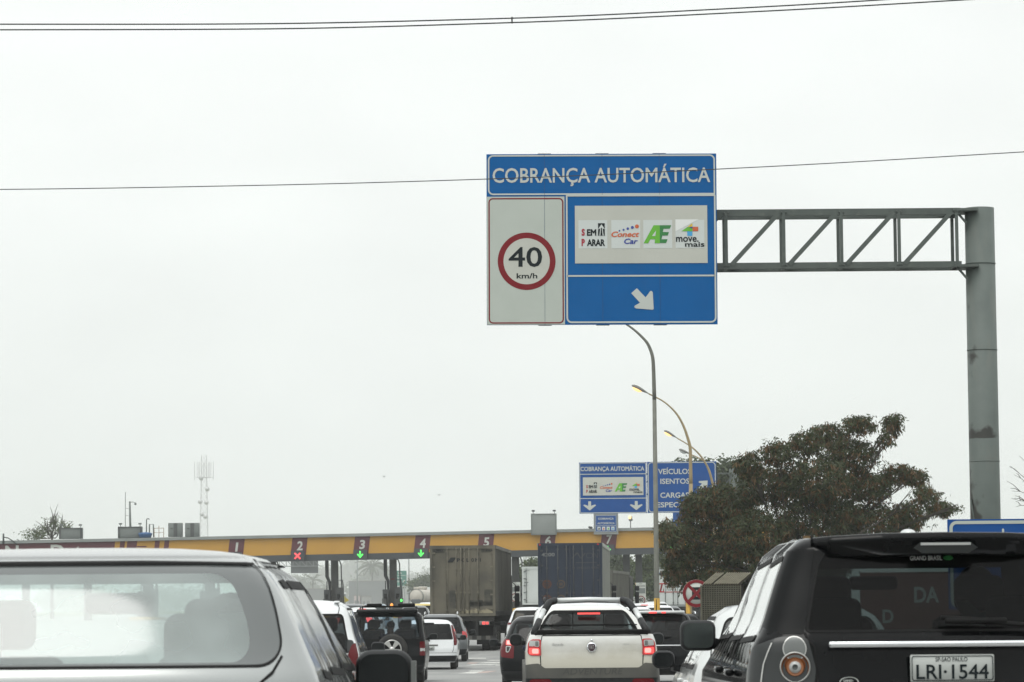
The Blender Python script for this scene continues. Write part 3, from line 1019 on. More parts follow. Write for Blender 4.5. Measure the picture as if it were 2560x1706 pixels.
# ------------------------------------------------------------------ overhead wires
def wire(label, pts, D, r=.011):
    P_ = [at(x, y, d) for (x, y), d in zip(pts, D)]
    # smooth sag through the surveyed points
    t = np.linspace(0, 1, len(P_))
    q = np.linspace(0, 1, 40)
    f = [pchip(t, [p[i] for p in P_]) for i in range(3)]
    pp = [(float(f[0](a)), float(f[1](a)), float(f[2](a))) for a in q]
    o = MB().tube(pp, r, 6).build('power_cable', ['cable'])
    return tag(o, label, 'cable', 'power cables strung over the road')


wire('black power cable highest in the sky, just above a second parallel cable', [(-900, 58), (0, 61), (640, 60), (1280, 46), (1900, 18), (2700, -32)], [42] * 6, .0095)
wire('black power cable running just below the highest cable in the sky', [(-900, 75), (0, 75), (640, 73), (1280, 57), (1900, 29), (2700, -17)], [42.1] * 6, .0095)
wire('thin grey cable crossing in front of the large blue sign', [(-900, 476), (0, 474), (640, 464), (1280, 446), (1900, 418), (2700, 372)], [48] * 6, .0075)
c0 = at(1280, 51, 42.05)
tag(MB().box(c0, (.02, .03, .085)).build('cable_spacer', ['cable']), 'small spacer clip joining the two upper cables', 'spacer')


# ------------------------------------------------------------------ cantilever sign gantry
def bolt(mb, p):
    mb.ball(p, .022, 6)


GD = 63.0
ga = thing('sign_gantry', 'grey steel cantilever gantry with truss arm and thick round column', 'gantry', (9.38, GD + .66, g(GD)))
gx, gy, gz = ga.location
topz = at(2455, 521, GD + .66).z - gz
colm = MB().lathe([(.31, 0), (.300, 3.0), (.293, topz), (.293, topz), (.001, topz + .01)], (0, 0, 0), 'Z', 36)
for hz in (topz - 1.12, topz - 2.85, topz - 5.07):
    colm.lathe([(.292, hz - .012), (.303, hz - .012), (.303, hz + .012), (.292, hz + .012)], (0, 0, 0), 'Z', 36)
def column_mat():
    m, nt, p = new_mat('weathered_column')
    o, f = noise_mix(nt, (.115, .138, .126), (.095, .115, .105), 1.6)
    o, f = noise_mix(nt, o, (.13, .145, .13), 3.0, lo=.55, hi=.75, stretch=(1, 1, .25))
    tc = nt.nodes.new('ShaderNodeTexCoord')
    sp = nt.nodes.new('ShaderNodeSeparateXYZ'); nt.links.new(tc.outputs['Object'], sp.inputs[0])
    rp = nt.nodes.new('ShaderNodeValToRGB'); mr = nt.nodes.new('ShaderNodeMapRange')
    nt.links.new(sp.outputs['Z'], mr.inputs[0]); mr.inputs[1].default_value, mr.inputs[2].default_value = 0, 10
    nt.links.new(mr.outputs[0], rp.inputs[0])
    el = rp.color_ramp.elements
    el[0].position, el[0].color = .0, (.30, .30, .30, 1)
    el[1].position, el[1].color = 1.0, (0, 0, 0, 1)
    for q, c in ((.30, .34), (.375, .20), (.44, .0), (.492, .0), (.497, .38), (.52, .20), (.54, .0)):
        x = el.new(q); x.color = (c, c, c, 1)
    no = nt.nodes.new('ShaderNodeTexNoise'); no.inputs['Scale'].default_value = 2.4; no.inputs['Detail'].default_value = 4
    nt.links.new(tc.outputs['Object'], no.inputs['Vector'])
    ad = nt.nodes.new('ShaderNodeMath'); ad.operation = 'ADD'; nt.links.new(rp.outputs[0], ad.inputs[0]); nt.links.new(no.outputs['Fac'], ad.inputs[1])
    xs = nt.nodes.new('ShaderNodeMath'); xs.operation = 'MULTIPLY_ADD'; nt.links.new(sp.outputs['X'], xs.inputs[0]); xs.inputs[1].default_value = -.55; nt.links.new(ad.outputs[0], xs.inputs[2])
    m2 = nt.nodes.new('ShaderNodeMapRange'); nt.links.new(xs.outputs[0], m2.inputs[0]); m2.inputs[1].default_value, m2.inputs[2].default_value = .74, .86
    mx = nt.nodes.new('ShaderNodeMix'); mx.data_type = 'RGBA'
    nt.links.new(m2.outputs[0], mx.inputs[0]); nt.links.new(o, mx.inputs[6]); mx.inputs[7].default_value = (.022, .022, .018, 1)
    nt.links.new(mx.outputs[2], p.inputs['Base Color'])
    p.inputs['Roughness'].default_value = .6
    return m


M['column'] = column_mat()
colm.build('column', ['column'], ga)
br = MB()
br.bar((-.29, -.1, 3.75), (.08, -.30, 1.2), .085, .03)
br.build('bracing_strap', ['steel'], ga)
a0 = at(2400, 533, GD + .66)
zt, zb = a0.z - gz, at(2400, 665, GD + .66).z - gz
tr_ = MB()
xL, xR = at(1300, 560, GD).x - gx, -.42
for dy in (-.30, .30):
    tr_.bar((xL, dy, zt), (xR, dy, zt), .07, .13)
    tr_.bar((xL, dy, zb), (xR, dy, zb), .07, .12)
px0 = at(2398, 600, GD).x - gx
pit = 1.148
for i in range(6):
    x1 = px0 - i * pit
    x0 = x1 - pit
    for dy in (-.33, .33):
        tr_.bar((x1, dy, zb), (x1, dy, zt), .062, .05)
    if x0 > xL - .2:
        tr_.bar((x0 + .10, -.335, zb + .02), (x1 - .10, -.335, zt - .02), .04, .088)
        tr_.bar((x0 + .05, -.3, zt - .02), (x1 - .05, .3, zt - .02), .05, .04)
        tr_.bar((x0 + .05, .3, zb + .0), (x1 - .05, -.3, zb + .0), .05, .04)
        tr_.bar((x1, -.3, zb - .03), (x1, .3, zb - .03), .06, .05)
    for z_ in (zb, zt):
        bolt(tr_, (x1 - .04, -.345, z_))
        bolt(tr_, (x1 + .04, -.345, z_))
tr_.build('truss_arm', ['steel'], ga)
for z_ in (zt + .03, zb - .03):
    bk = MB().box((-.33, 0, z_), (.5, .75, .05))
    bk.bar((-.30, -.24, z_ - .26), (-.50, -.24, z_ - .02), .05, .04)
    bk.build('flange_bracket', ['steel'], ga)

# large overhead sign (drawn in units read off the photo)
s0 = at(1216.0, 386, GD)
s1 = at(1790.5, 384, GD)
kS = (s1 - s0).length / 1961.0
sg_ = thing('overhead_sign', 'large blue overhead sign reading COBRANÇA AUTOMÁTICA with 40 km/h limit', 'sign', (s0.x, GD, s0.z))
sg_.rotation_euler = (0, -math.atan2(s1.z - s0.z, s1.x - s0.x) * 1.0, 0)
H_ = 1463
MB().box((1961 / 2 * kS, .03, -H_ / 2 * kS), (1961 * kS, .05, H_ * kS)).build('sign_panel', ['sign_blue'], sg_)
B = Board(sg_, kS, 0, 0, 0.0, .003)
B.frame('border', 12, 8, 1950, 352, (46, 46, 8, 46), 13, 'letter', 1)
B.text('lettering', 'COBRANÇA AUTOMÁTICA', 52, 120, 1908, 248, 'letter', 2, bold=.012)
B.rect('limit_panel', 2, 366, 664, 1461, 'sign_grey', 1)
B.frame('red_border', 16, 378, 655, 1452, 38, 11, 'sign_red', 2)
B.disc('limit_ring', 340, 920, 246, 'sign_red', 2, 197, 64)
B.disc('limit_face', 340, 920, 197, 'sign_cream', 2, None, 64)
B.text('limit_number', '40', 186, 798, 472, 970, 'ink', 3, bold=.012)
B.text('limit_unit', 'km/h', 254, 1022, 430, 1068, 'ink', 3, bold=.02)
B.frame('border', 676, 352, 1952, 1450, (8, 8, 46, 46), 14, 'letter', 2)
B.rect('divider', 684, 1040, 1944, 1054, 'letter', 2)
B.rect('logo_panel', 752, 446, 1880, 940, 'sign_cream', 2)


def toll_logos(B, X, Y, S, l=3, quads=True):
    """the four collection-service marks, X,Y = top-left of the first sticker, S = unit"""
    u = lambda x, y: (X + x * S, Y + y * S)
    if quads:
        for i, x in enumerate((0, 280, 552, 826)):
            B.rect('sticker', *u(x, 0), *u(x + 246, 242), 'sticker', l)
        B.poly('sticker_corner', [u(826, -4), u(1024, -4), u(826, 98)], 'sticker2', l + 1)
    T = lambda t, x0, y0, x1, y1, m_, b=.02, sh=0.0: B.text('logo_text', t, *u(x0, y0), *u(x1, y1), m_, l + 2, bold=b, shear=sh)
    T('S', 26, 74, 54, 134, 'lg_red', .05); T('EM', 72, 78, 152, 134, 'ink', .04)
    T('P', 26, 160, 54, 222, 'lg_red', .05); T('ARAR', 72, 164, 226, 222, 'ink', .04)
    B.rect('logo_road', *u(167, 27), *u(224, 134), 'ink', l + 2)
    B.poly('logo_arrow', [u(*p) for p in [(196, 36), (226, 80), (210, 73), (206, 73), (214, 134), (206, 134), (200, 66), (192, 66), (186, 134), (178, 134), (186, 73), (182, 73), (165, 80)]], 'sticker', l + 3)
    T('Conect', 280, 98, 518, 146, 'lg_orange', .03, .25); T('Car', 388, 158, 506, 206, 'lg_blue', .03, .25)
    for x, y, r_, m_ in ((349, 92, 7, 'lg_blue'), (384, 84, 9, 'lg_blue'), (420, 74, 11, 'lg_blue'), (459, 64, 13, 'lg_blue'), (498, 55, 17, 'lg_orange')):
        B.disc('logo_dot', *u(x, y), r_ * S, m_, l + 2, n=14)
    B.poly('logo_letter', [u(*p) for p in [(554, 200), (640, 46), (692, 46), (692, 200), (648, 200), (652, 166), (612, 166), (592, 200)]], 'lg_green', l + 2)
    B.poly('logo_letter', [u(*p) for p in [(626, 138), (654, 138), (660, 92)]], 'sticker', l + 3)
    B.poly('logo_letter', [u(*p) for p in [(692, 46), (790, 46), (778, 76), (724, 76), (718, 104), (770, 104), (760, 134), (714, 134), (706, 166), (758, 166), (746, 198), (692, 198)]], 'lg_green2', l + 2)
    B.poly('logo_block', [u(*p) for p in [(876, 98), (928, 62), (970, 62), (970, 98)]], 'lg_green', l + 2)
    B.poly('logo_block', [u(*p) for p in [(928, 60), (970, 30), (970, 60)]], 'lg_yellow', l + 3)
    B.rect('logo_block', *u(972, 60), *u(1020, 98), 'lg_orange', l + 2)
    B.rect('logo_block', *u(926, 100), *u(970, 138), 'lg_sky', l + 2)
    B.rect('logo_block', *u(950, 60), *u(972, 72), 'lg_blue', l + 4)
    T('move.', 830, 146, 1022, 190, 'ink', .02); T('mais', 906, 190, 1072, 232, 'ink', .02)


toll_logos(B, 782, 570, 1.0)


def arrow_pts(cx, cy, L_, W_, ang, stem=.34):
    """solid arrow pointing down, rotated by ang"""
    q = [(-stem * .5, -.5), (stem * .5, -.5), (stem * .5, -.02), (.42, -.16), (.5, -.06), (0, .5), (-.5, -.06), (-.42, -.16), (-stem * .5, -.02)]
    ca, sa = math.cos(ang), math.sin(ang)
    return [(cx + (x * W_) * ca - (y * L_) * sa, cy + (x * W_) * sa + (y * L_) * ca) for x, y in q]


B.poly('direction_arrow', [(1228, 1196), (1276, 1154), (1350, 1232), (1380, 1192), (1390, 1178), (1403, 1178), (1411, 1190), (1418, 1330), (1410, 1338), (1268, 1326), (1254, 1316), (1256, 1304), (1266, 1298), (1302, 1278)], 'letter', 2)
for x in (494, 986, 1474):
    B.rect('panel_seam', x - 1.2, 2, x + 1.2, H_ - 2, 'seam', 1.9)
    for y in (-5, H_ + 1):
        MB().box(((x) * kS, .05, -(y + 2) * kS), (.26, .06, .012)).build('panel_clip', ['steel'], sg_)
rl = MB()
for x in (200, 640, 1100, 1560, 1900):
    rl.box((x * kS, .10, -H_ / 2 * kS), (.08, .08, H_ * kS * .98))
rl.build('back_rail', ['steel'], sg_)


# ------------------------------------------------------------------ second gantry sign (over the lanes, beyond the lamps)
D2 = 205.0
p0, p1 = at(1447.5, 1157, D2), at(1616, 1154, D2)
k2 = (p1 - p0).length / 1105.0
GRP2 = 'overhead panels on the far gantry'
sb = thing('overhead_sign', 'far blue sign with white logo strip and two down arrows, left of lamp pole', 'sign', (p0.x, D2, p0.z), R(-1))
MB().box((1105 / 2 * k2, .05, -836 / 2 * k2), (1105 * k2, .08, 836 * k2)).build('sign_panel', ['sign_blue2'], sb)
B2 = Board(sb, k2, 0, 0, 0, .006)
B2.frame('border', 6, 6, 1100, 830, 30, 11, 'letter', 1)
B2.rect('divider', 12, 186, 1094, 198, 'letter', 2)
B2.rect('divider', 12, 584, 1094, 596, 'letter', 2)
B2.text('lettering', 'COBRANÇA AUTOMÁTICA', 24, 68, 1070, 142, 'letter', 2, bold=.02)
B2.rect('logo_panel', 60, 244, 1050, 540, 'sign_cream', 2)
toll_logos(B2, 92, 304, .88, 3, False)
for cx in (168, 930):
    B2.poly('direction_arrow', arrow_pts(cx, 712, 150, 210, 0, .22), 'letter', 2)
sc2 = thing('overhead_sign', 'blue sign VEÍCULOS ISENTOS CARGAS ESPECIAIS half hidden by the tree', 'sign', (p0.x + 1116 * k2, D2 + .02, p0.z + .01), R(-1))
MB().box((1130 / 2 * k2, .05, -836 / 2 * k2), (1130 * k2, .08, 836 * k2)).build('sign_panel', ['sign_blue2'], sc2)
B3 = Board(sc2, k2, 0, 0, 0, .006)
B3.frame('border', 12, 8, 1120, 828, 60, 13, 'letter', 1)
for t, a, b, c, d in (('VEÍCULOS', 178, 116, 720, 204), ('ISENTOS', 214, 276, 690, 364), ('CARGAS', 210, 504, 680, 592), ('ESPECIAIS', 150, 662, 740, 748)):
    B3.text('lettering', t, a, b, c, d, 'letter', 2, bold=.02)
B3.poly('direction_arrow', arrow_pts(920, 380, 190, 190, R(-135), .3), 'letter', 2)
g2 = thing('sign_gantry', 'grey gantry carrying the two far blue signs, its column behind the tree', 'gantry', (at(1840, 1500, D2).x, D2 + .5, g(D2)))
zt2 = at(1600, 1185, D2).z - g2.location.z
MB().lathe([(.32, 0), (.28, zt2 + .3), (.01, zt2 + .31)], (0, 0, 0), 'Z', 20).build('column', ['steel'], g2)
t2 = MB()
x2L = p0.x - g2.location.x + .6
for dz in (0, -1.3):
    for dy in (-.2, .2):
        t2.bar((x2L, dy, zt2 + dz), (0, dy, zt2 + dz), .09)
for i in range(9):
    x = x2L + i * (-x2L / 9)
    t2.bar((x, -.2, zt2 - 1.3), (x, -.2, zt2), .06)
    t2.bar((x, -.2, zt2 - 1.3), (x - x2L / 9, -.2, zt2), .06)
t2.build('truss_arm', ['steel'], g2)


# ------------------------------------------------------------------ roadside blue sign on the right, brown board
D3 = 46.0
q0 = at(2369, 1299, D3)
sR = thing('roadside_sign', 'wide blue roadside sign with grey rounded border behind the black SUV', 'sign', (q0.x, D3, q0.z))
k3 = D3 / FPX
MB().box((190 * k3, .03, -112 * k3), (380 * k3, .05, 224 * k3)).build('sign_panel', ['sign_blue2'], sR)
B4 = Board(sR, k3, 0, 0, 0, .003)
B4.frame('border', 4, 4, 376, 220, 18, 8, 'sign_grey', 1)
B4.rect('letter_stroke', 135, 25, 140, 62, 'letter', 2)
B4.poly('letter_stroke', Board.rr(135, 24, 140.5, 34, 2.4, 3), 'letter', 3)
pr = MB()
for x in (60, 320):
    pr.box((x * k3, .09, -150 * k3 - .8), (.08, .08, 300 * k3 + 1.4))
pr.build('post', ['steel'], sR)

D4 = 49.0
q1 = at(2150, 1432, D4)
k4 = D4 / FPX
bb = thing('information_board', 'reddish brown board with white letters seen through the black SUV rear window', 'sign', (q1.x, D4, q1.z))
MB().box((125 * k4, .03, -110 * k4), (250 * k4, .05, 220 * k4)).build('sign_panel', ['board_brown'], bb)
B5 = Board(bb, k4, 0, 0, 0, .003)
B5.text('lettering', 'DA', 134, 36, 196, 76, 'letter', 1, bold=.03)
B5.text('lettering', 'D', 54, 92, 82, 126, 'letter', 1, bold=.03)
pr = MB()
for x in (40, 210):
    pr.box((x * k4, .09, -200 * k4 - .3), (.08, .08, 300 * k4))
pr.build('post', ['steel'], bb)


# ------------------------------------------------------------------ lamp posts
GL = 'curved street lamps along the right of the road'


def lamp(label, D, bx, arm, by=1560, base_w=.085, lit=True, mat='pole', top_scale=1.0):
    """arm: photo points from the top of the straight pole to the lamp head"""
    b = at(bx, by, D)
    r_ = thing('street_lamp', label, 'street lamp', (b.x, D, g(D)), 0, GL)
    o = Vector(r_.location)
    A_ = [at(x, y, D) - o for x, y in arm]
    pts = [Vector((0, 0, 0)), Vector((0, 0, 2.0))]
    pts[1].x = A_[0].x * 2.0 / A_[0].z
    n = len(A_)
    t = np.linspace(0, 1, n)
    f = [pchip(t, [p[i] for p in A_]) for i in range(3)]
    cv = [Vector((float(f[0](a)), float(f[1](a)), float(f[2](a)))) for a in np.linspace(0, 1, 24)]
    MB().tube([pts[0], pts[1], cv[0]], [base_w, base_w * .95, base_w * .72], 14).build('pole', [mat], r_)
    MB().tube(cv, [base_w * .72 - (base_w * .72 - .034) * min(1, i / 18) for i in range(24)], 12).build('arm', [mat], r_)
    MB().lathe([(base_w + .004, .02), (base_w + .004, 2.05), (base_w, 2.06)], (0, 0, 0), 'Z', 14).build('painted_base', ['polyel'], r_)
    h = cv[-1]
    d = (cv[-1] - cv[-3]).normalized()
    ang = math.atan2(d.z, -d.x)
    hd = MB()
    prof = [(0, .05), (.10, .065), (.16, .09), (.3, .14), (.48, .18), (.66, .185), (.80, .145), (.88, .06), (.89, .004)]
    seg = 14
    vs = []
    for (x, q) in prof:
        for k in range(seg):
            a = 2 * PI * k / seg
            zz = math.sin(a) * q * (.62 if math.sin(a) > 0 else .30)
            vs.append((-x, math.cos(a) * q * .95, zz))
    fs = [(i * seg + k, (i + 1) * seg + k, (i + 1) * seg + (k + 1) % seg, i * seg + (k + 1) % seg) for i in range(len(prof) - 1) for k in range(seg)]
    hd.add(vs, fs, 0, True)
    ho = hd.build('lamp_head', ['lamp_grey'], r_, h)
    ho.rotation_euler.y = ang
    ln = MB().ball((-.58, 0, -.045), (.24, .14, .105), 12)
    ln.build('lens', ['lamp_lit' if lit else 'lamp_off'], ho)
    return r_


lamp('nearest street lamp, tall dark pole whose curved arm disappears behind the big sign', 107, 1643, [(1636, 1000), (1633, 905), (1622, 865), (1600, 838), (1569, 813), (1530, 790)], 1560, .095, True, 'pole')
lamp('lit street lamp on tan curved pole, second nearest, its arm crossing the nearest pole', 149, 1722, [(1727, 1210), (1726, 1130), (1716, 1085), (1695, 1040), (1660, 1005), (1622, 985)], 1560, .125, True, 'pole_tan')
lamp('lit street lamp with a short lower arm, third along the road', 186, 1786, [(1783, 1215), (1772, 1175), (1755, 1145), (1735, 1123), (1712, 1107), (1693, 1096)], 1560, .11, True, 'pole_tan')
lamp('unlit street lamp farthest along the road with pale lens', 212, 1786, [(1786, 1230), (1780, 1190), (1768, 1162), (1755, 1150), (1742, 1143), (1728, 1137)], 1560, .11, False, 'pole_tan')


# ------------------------------------------------------------------ no-stopping sign, crate stack
D5 = 103.0
c5 = at(1741, 1484, D5)
ns = thing('no_stopping_sign', 'round no stopping sign with red ring, red cross and black letter E', 'road sign', (c5.x, D5, g(D5)))
zc = c5.z - g(D5)
k5 = D5 / FPX
MB().tube([(-.25, .06, 0), (-.25, .06, zc + .35)], .055, 10).build('post', ['polyel'], ns)
dsk = MB().lathe([(.001, -.012), (34.5 * k5, -.012), (34.5 * k5, .012), (.001, .012)], (0, 0, zc), 'Y', 40)
dsk.build('sign_disc', ['sign_white'], ns)
B6 = Board(ns, k5, 0, zc, -.014, .004)
B6.disc('red_ring', 0, 0, 34.3, 'sign_red', 3, 26.5, 48)
B6.text('letter', 'E', -11, -15.5, 15, 15.5, 'ink', 1, bold=.05)
for a in (45, -45):
    ca, sa = math.cos(R(a)), math.sin(R(a))
    B6.poly('red_bar', [(x * ca - y * sa, x * sa + y * ca) for x, y in ((-30, -3.6), (30, -3.6), (30, 3.6), (-30, 3.6))], 'sign_red', 2 if a > 0 else 2.4)

D6 = 92.0
c6 = at(1752, 1470, D6)
cs = thing('crate_stack', 'stack of brown slatted crates with leaning slats on top beside the round sign', 'crates', (c6.x, D6, g(D6)), R(-7))
k6 = D6 / FPX
zt6 = at(1752, 1464, D6).z - g(D6)
MB().box((50 * k6, .75, zt6 / 2), (98 * k6, 1.4, zt6)).build('crate_block', ['crate_dark'], cs)
fr = MB()
for i in range(17):
    x = (3 + i * 6.0) * k6
    fr.box((x, -.05, zt6 / 2), (.024, .05, zt6))
for j in range(22):
    z = zt6 - (3 + j * 5.2) * k6
    if z > .1:
        fr.box((50 * k6, -.02 - .02 * (j % 2), z), (98 * k6, .05, .034))
fr.box((1.5 * k6, -.06, zt6 / 2), (.06, .08, zt6))
fr.build('slatted_front', ['crate'], cs)
for i in range(16):
    x = (7 + i * 5.6) * k6
    if i in (4,):
        continue
    s_ = MB().bar((x, -.07, zt6 + .04), (x + 27 * k6, 1.17, zt6 + 29 * k6 + .03), .024, .03)
    s_.build('leaning_slat', ['crate_slat'], cs)
MB().add([(4 * k6, 0, zt6), (96 * k6, 0, zt6), (122 * k6, 1.25, zt6 + 27 * k6), (32 * k6, 1.25, zt6 + 28.5 * k6)], [(0, 1, 2, 3)]).build('slat_backing', ['slat_gap'], cs)


# ------------------------------------------------------------------ TOLL PLAZA
DT = 280.0
kT = DT / FPX
t0_ = at(1280, 1333.5, DT)
plaza = thing('toll_plaza', 'long toll plaza canopy with yellow fascia and maroon lane number stripes', 'toll plaza', (t0_.x, DT, t0_.z))
plaza.rotation_euler = (0, -.0115, R(-2.5))
PM = Matrix.Translation(plaza.location) @ plaza.rotation_euler.to_matrix().to_4x4()


def tl(x, y):
    """photo point on the canopy face -> local px units"""
    return (x - 1280.0, y - (1333.5 - .02 * (x - 1280)))


def tw(x, y, dy=0.0):
    a, b = tl(x, y)
    return PM @ Vector((a * kT, dy, -b * kT))


XA, XB = -1500, 640
pb = MB()
pb.box(((XA + XB) / 2 * kT, 6.0, 25 * kT * -1), ((XB - XA) * kT, 11.8, 48 * kT))
pb.build('roof_slab', ['plaza_dark'], plaza)
MB().box(((XA + XB) / 2 * kT, .0, 3.5 * kT), ((XB - XA) * kT + .1, .5, 7.4 * kT)).build('roof_trim', ['plaza_grey'], plaza)
MB().box(((XA + XB) / 2 * kT, .12, -21.5 * kT), ((XB - XA) * kT, .2, 43 * kT)).build('fascia', ['plaza_yellow'], plaza)
MB().box(((XA + XB) / 2 * kT, .3, -51 * kT), ((XB - XA) * kT, .6, 15.5 * kT)).build('lower_beam', ['plaza_dark'], plaza)
BT = Board(plaza, kT, 0, 0, .0, .02)


def stripe(xa, xb, name='maroon_stripe', l=0, mat='plaza_maroon', y0=0, y1=43):
    BT.poly(name, [(xa - 1280, y0), (xb - 1280, y0), (xb - 5.5 - 1280, y1), (xa - 5.5 - 1280, y1)], mat, l + .5)


stripe(-800, 283)
for a, b in ((296, 308), (314, 339), (384, 396), (408, 420)):
    stripe(a, b)
BT.text('plaza_lettering', 'Nova', -1275, 5, -1168, 39, 'sign_white', 2, bold=.03)
BT.text('plaza_lettering', 'Dutra', -1160, 5, -1040, 39, 'sign_white', 2, bold=.03)
BT.poly('lettering_underline', [(338 - 1280, 13), (362 - 1280, 13), (362 - 1280, 16), (338 - 1280, 16)], 'plaza_maroon', 1)
LN = {1: 589, 2: 747, 3: 904, 4: 1056, 5: 1215, 6: 1369, 7: 1522, 8: 1680}
for n, x in LN.items():
    stripe(x - 17, x + 21)
    BT.text('lane_number', str(n), x - (7 if n > 1 else 4) - 1280, 9, x + (8 if n > 1 else 5) - 1280, 32, 'sign_white', 2, bold=.03, shear=.12)
sig = {1: 'x', 2: 'x', 3: 'v', 4: 'v', 5: 'v', 6: 'v', 7: 'v', 8: 'v'}
for n, x in LN.items():
    c = tw(x - 4, 1333.5 - .02 * (x - 1280) + 46, -.22)
    red = sig[n] == 'x'
    s_ = thing('lane_signal', 'lit %s signal under lane number %d on the yellow canopy' % ('red cross' if red else 'green arrow', n), 'traffic signal', c, R(-2.5), 'lane signals along the toll canopy')
    MB().box((0, 0, 0), (34 * kT, .3, 25 * kT)).build('signal_box', ['plaza_dark'], s_)
    bs = Board(s_, kT, 0, 0, -.16, .03)
    if red:
        for a in (45, -45):
            ca, sa = math.cos(R(a)), math.sin(R(a))
            bs.poly('led_cross', [(p * ca - q * sa, p * sa + q * ca) for p, q in ((-10, -2), (10, -2), (10, 2), (-10, 2))], 'led_red', 1 if a > 0 else 1.4)
    else:
        bs.poly('led_arrow', [(-1.8, -9), (1.8, -9), (1.8, 1), (6, -2.5), (8, -.5), (0, 8.5), (-8, -.5), (-6, -2.5), (-1.8, 1)], 'led_green', 1)
# columns, pipes
for x in (40, 198, 355, 512, 668, 826, 974, 1135, 1283, 1445, 1563, 1594, 1790):
    w_ = 17
    a, _ = tl(x, 0)
    zg = g(DT) - plaza.location.z - a * kT * .0115
    cb = MB()
    cb.box((a * kT, 3, (-56 * kT + zg) / 2), (w_ * kT, .7, -56 * kT - zg))
    cb.box(((a - 2) * kT, 2.64, (-56 * kT + zg) / 2), (1.0 * kT, .04, -56 * kT - zg))
    cb.build('column', ['plaza_col'], plaza)
    if 200 < x < 1500:
        pp = MB()
        pp.tube([((a - 19) * kT, 2.8, -56 * kT), ((a - 19) * kT, 2.8, -98 * kT), ((a - 13) * kT, 2.8, -112 * kT), ((a - 12) * kT, 2.8, -150 * kT)], [4.6 * kT, 4.6 * kT, 4 * kT, 1.8 * kT], 8)
        pp.tube([((a + 9) * kT, 2.8, -56 * kT), ((a + 14) * kT, 2.8, -60 * kT), ((a + 17) * kT, 2.8, -70 * kT), ((a + 17.5) * kT, 2.8, -105 * kT), ((a + 19) * kT, 2.8, -150 * kT)], 1.5 * kT, 8)
        pp.tube([((a + 9.5) * kT, 2.7, -56 * kT), ((a + 9.5) * kT, 2.7, -150 * kT)], .8 * kT, 6)
        pp.build('service_pipe', ['booth'], plaza)
MB().box((tl(974, 0)[0] * kT, 2.62, -(1447 - 1339.5) * kT), (10 * kT, .05, 2.2 * kT)).build('red_band', ['sign_red'], plaza)

# booths on the islands
for i, x in enumerate((355, 512, 668, 826, 974, 1135, 1283)):
    a, _ = tl(x, 0)
    p = PM @ Vector((a * kT, 2.4, 0))
    nm = {826: 'dark toll booth at the foot of the canopy column between lanes 2 and 3', 974: 'dark toll booth at the foot of the column between lanes 3 and 4', 1283: 'dark toll booth between lanes 5 and 6 behind the trailer'}.get(x, 'dark toll booth of island %d, hidden behind nearer vehicles' % (i + 1))
    b = thing('toll_booth', nm, 'booth', (p.x, p.y, g(DT)), R(-2.5), 'toll booths on the islands')
    bm_ = MB()
    bm_.box((-15 * kT, 0, 1.25), (15 * kT, 1.6, 2.5)); bm_.box((15.5 * kT, 0, 1.35), (15 * kT, 1.6, 2.7)); bm_.box((-19.5 * kT, -.2, .85), (9 * kT, 1.4, 1.7)); bm_.box((20.5 * kT, -.2, .9), (8 * kT, 1.4, 1.8))
    bm_.build('cabin', ['booth'], b)
    wn = MB()
    for xx in (-15, 15):
        wn.box((xx * kT, -.83, 1.9), (8 * kT, .03, .45))
    wn.build('window', ['glass_mid'], b)
    rl = MB()
    rl.tube([(11 * kT, 0, 2.7), (11 * kT, 0, 3.35), (22 * kT, 0, 3.35), (24 * kT, 0, 3.0), (25 * kT, 0, 2.0), (25 * kT, 0, .3)], .045, 6)
    rl.tube([(-11 * kT, 0, 2.5), (-11 * kT, 0, 3.2), (-17 * kT, 0, 3.25), (-17 * kT, 0, 2.5)], .05, 6)
    rl.build('handrail', ['booth'], b)
    isl = MB().rbox((0, 0, .08), (1.9, 9, .3), .08, 2)
    isl.build('island_kerb', ['polyel'], b)
# lane exit light, barrier arm
p = tw(1002, 1501, 0)
gl = thing('lane_signal', 'small green light low beside the booth of lane 4', 'traffic signal', (p.x, DT - 1, g(DT)), 0, 'lane signals along the toll canopy')
zz = p.z - g(DT)
MB().tube([(0, 0, 0), (0, 0, zz + .15)], .06, 8).build('post', ['booth'], gl)
MB().box((0, -.05, zz), (.32, .16, .42)).build('signal_box', ['booth'], gl)
MB().ball((0, -.14, zz), (.11, .05, .13), 10).build('led_lamp', ['led_green'], gl)
ba = thing('barrier_arm', 'raised dark barrier arm leaning beside the lane 4 booth', 'barrier', (p.x - .2, DT - .8, g(DT)))
MB().box((0, 0, .5), (.3, .3, 1.0)).build('barrier_box', ['booth'], ba)
MB().tube([(0, 0, .9), (.25, 0, 3.0), (.42, 0, zz + 1.5)], [.09, .05, .045], 8).build('arm', ['booth'], ba)
for (x, y, D, lb) in ((979, 1514, 262, 'amber beacon on a short post in front of the lane 3 booth'),):
    p = at(x, y, D)
    b = thing('amber_beacon', lb, 'beacon', (p.x, D, g(D)))
    zz = p.z - g(D)
    MB().tube([(0, 0, 0), (0, 0, zz)], .09, 8).build('post', ['booth'], b)
    MB().ball((0, 0, zz), (.13, .1, .17), 12).build('lamp', ['led_amber'], b)

# equipment on the canopy roof


def roof_thing(name, label, cat, x, y, dy=.6, group=None):
    return thing(name, label, cat, tw(x, y, dy), R(-2.5), group)


def spot(mb, x, z):
    mb.box((x, 0, z + .09), (.05, .05, .2)); mb.box((x, -.05, z + .25), (.26, .16, .14))


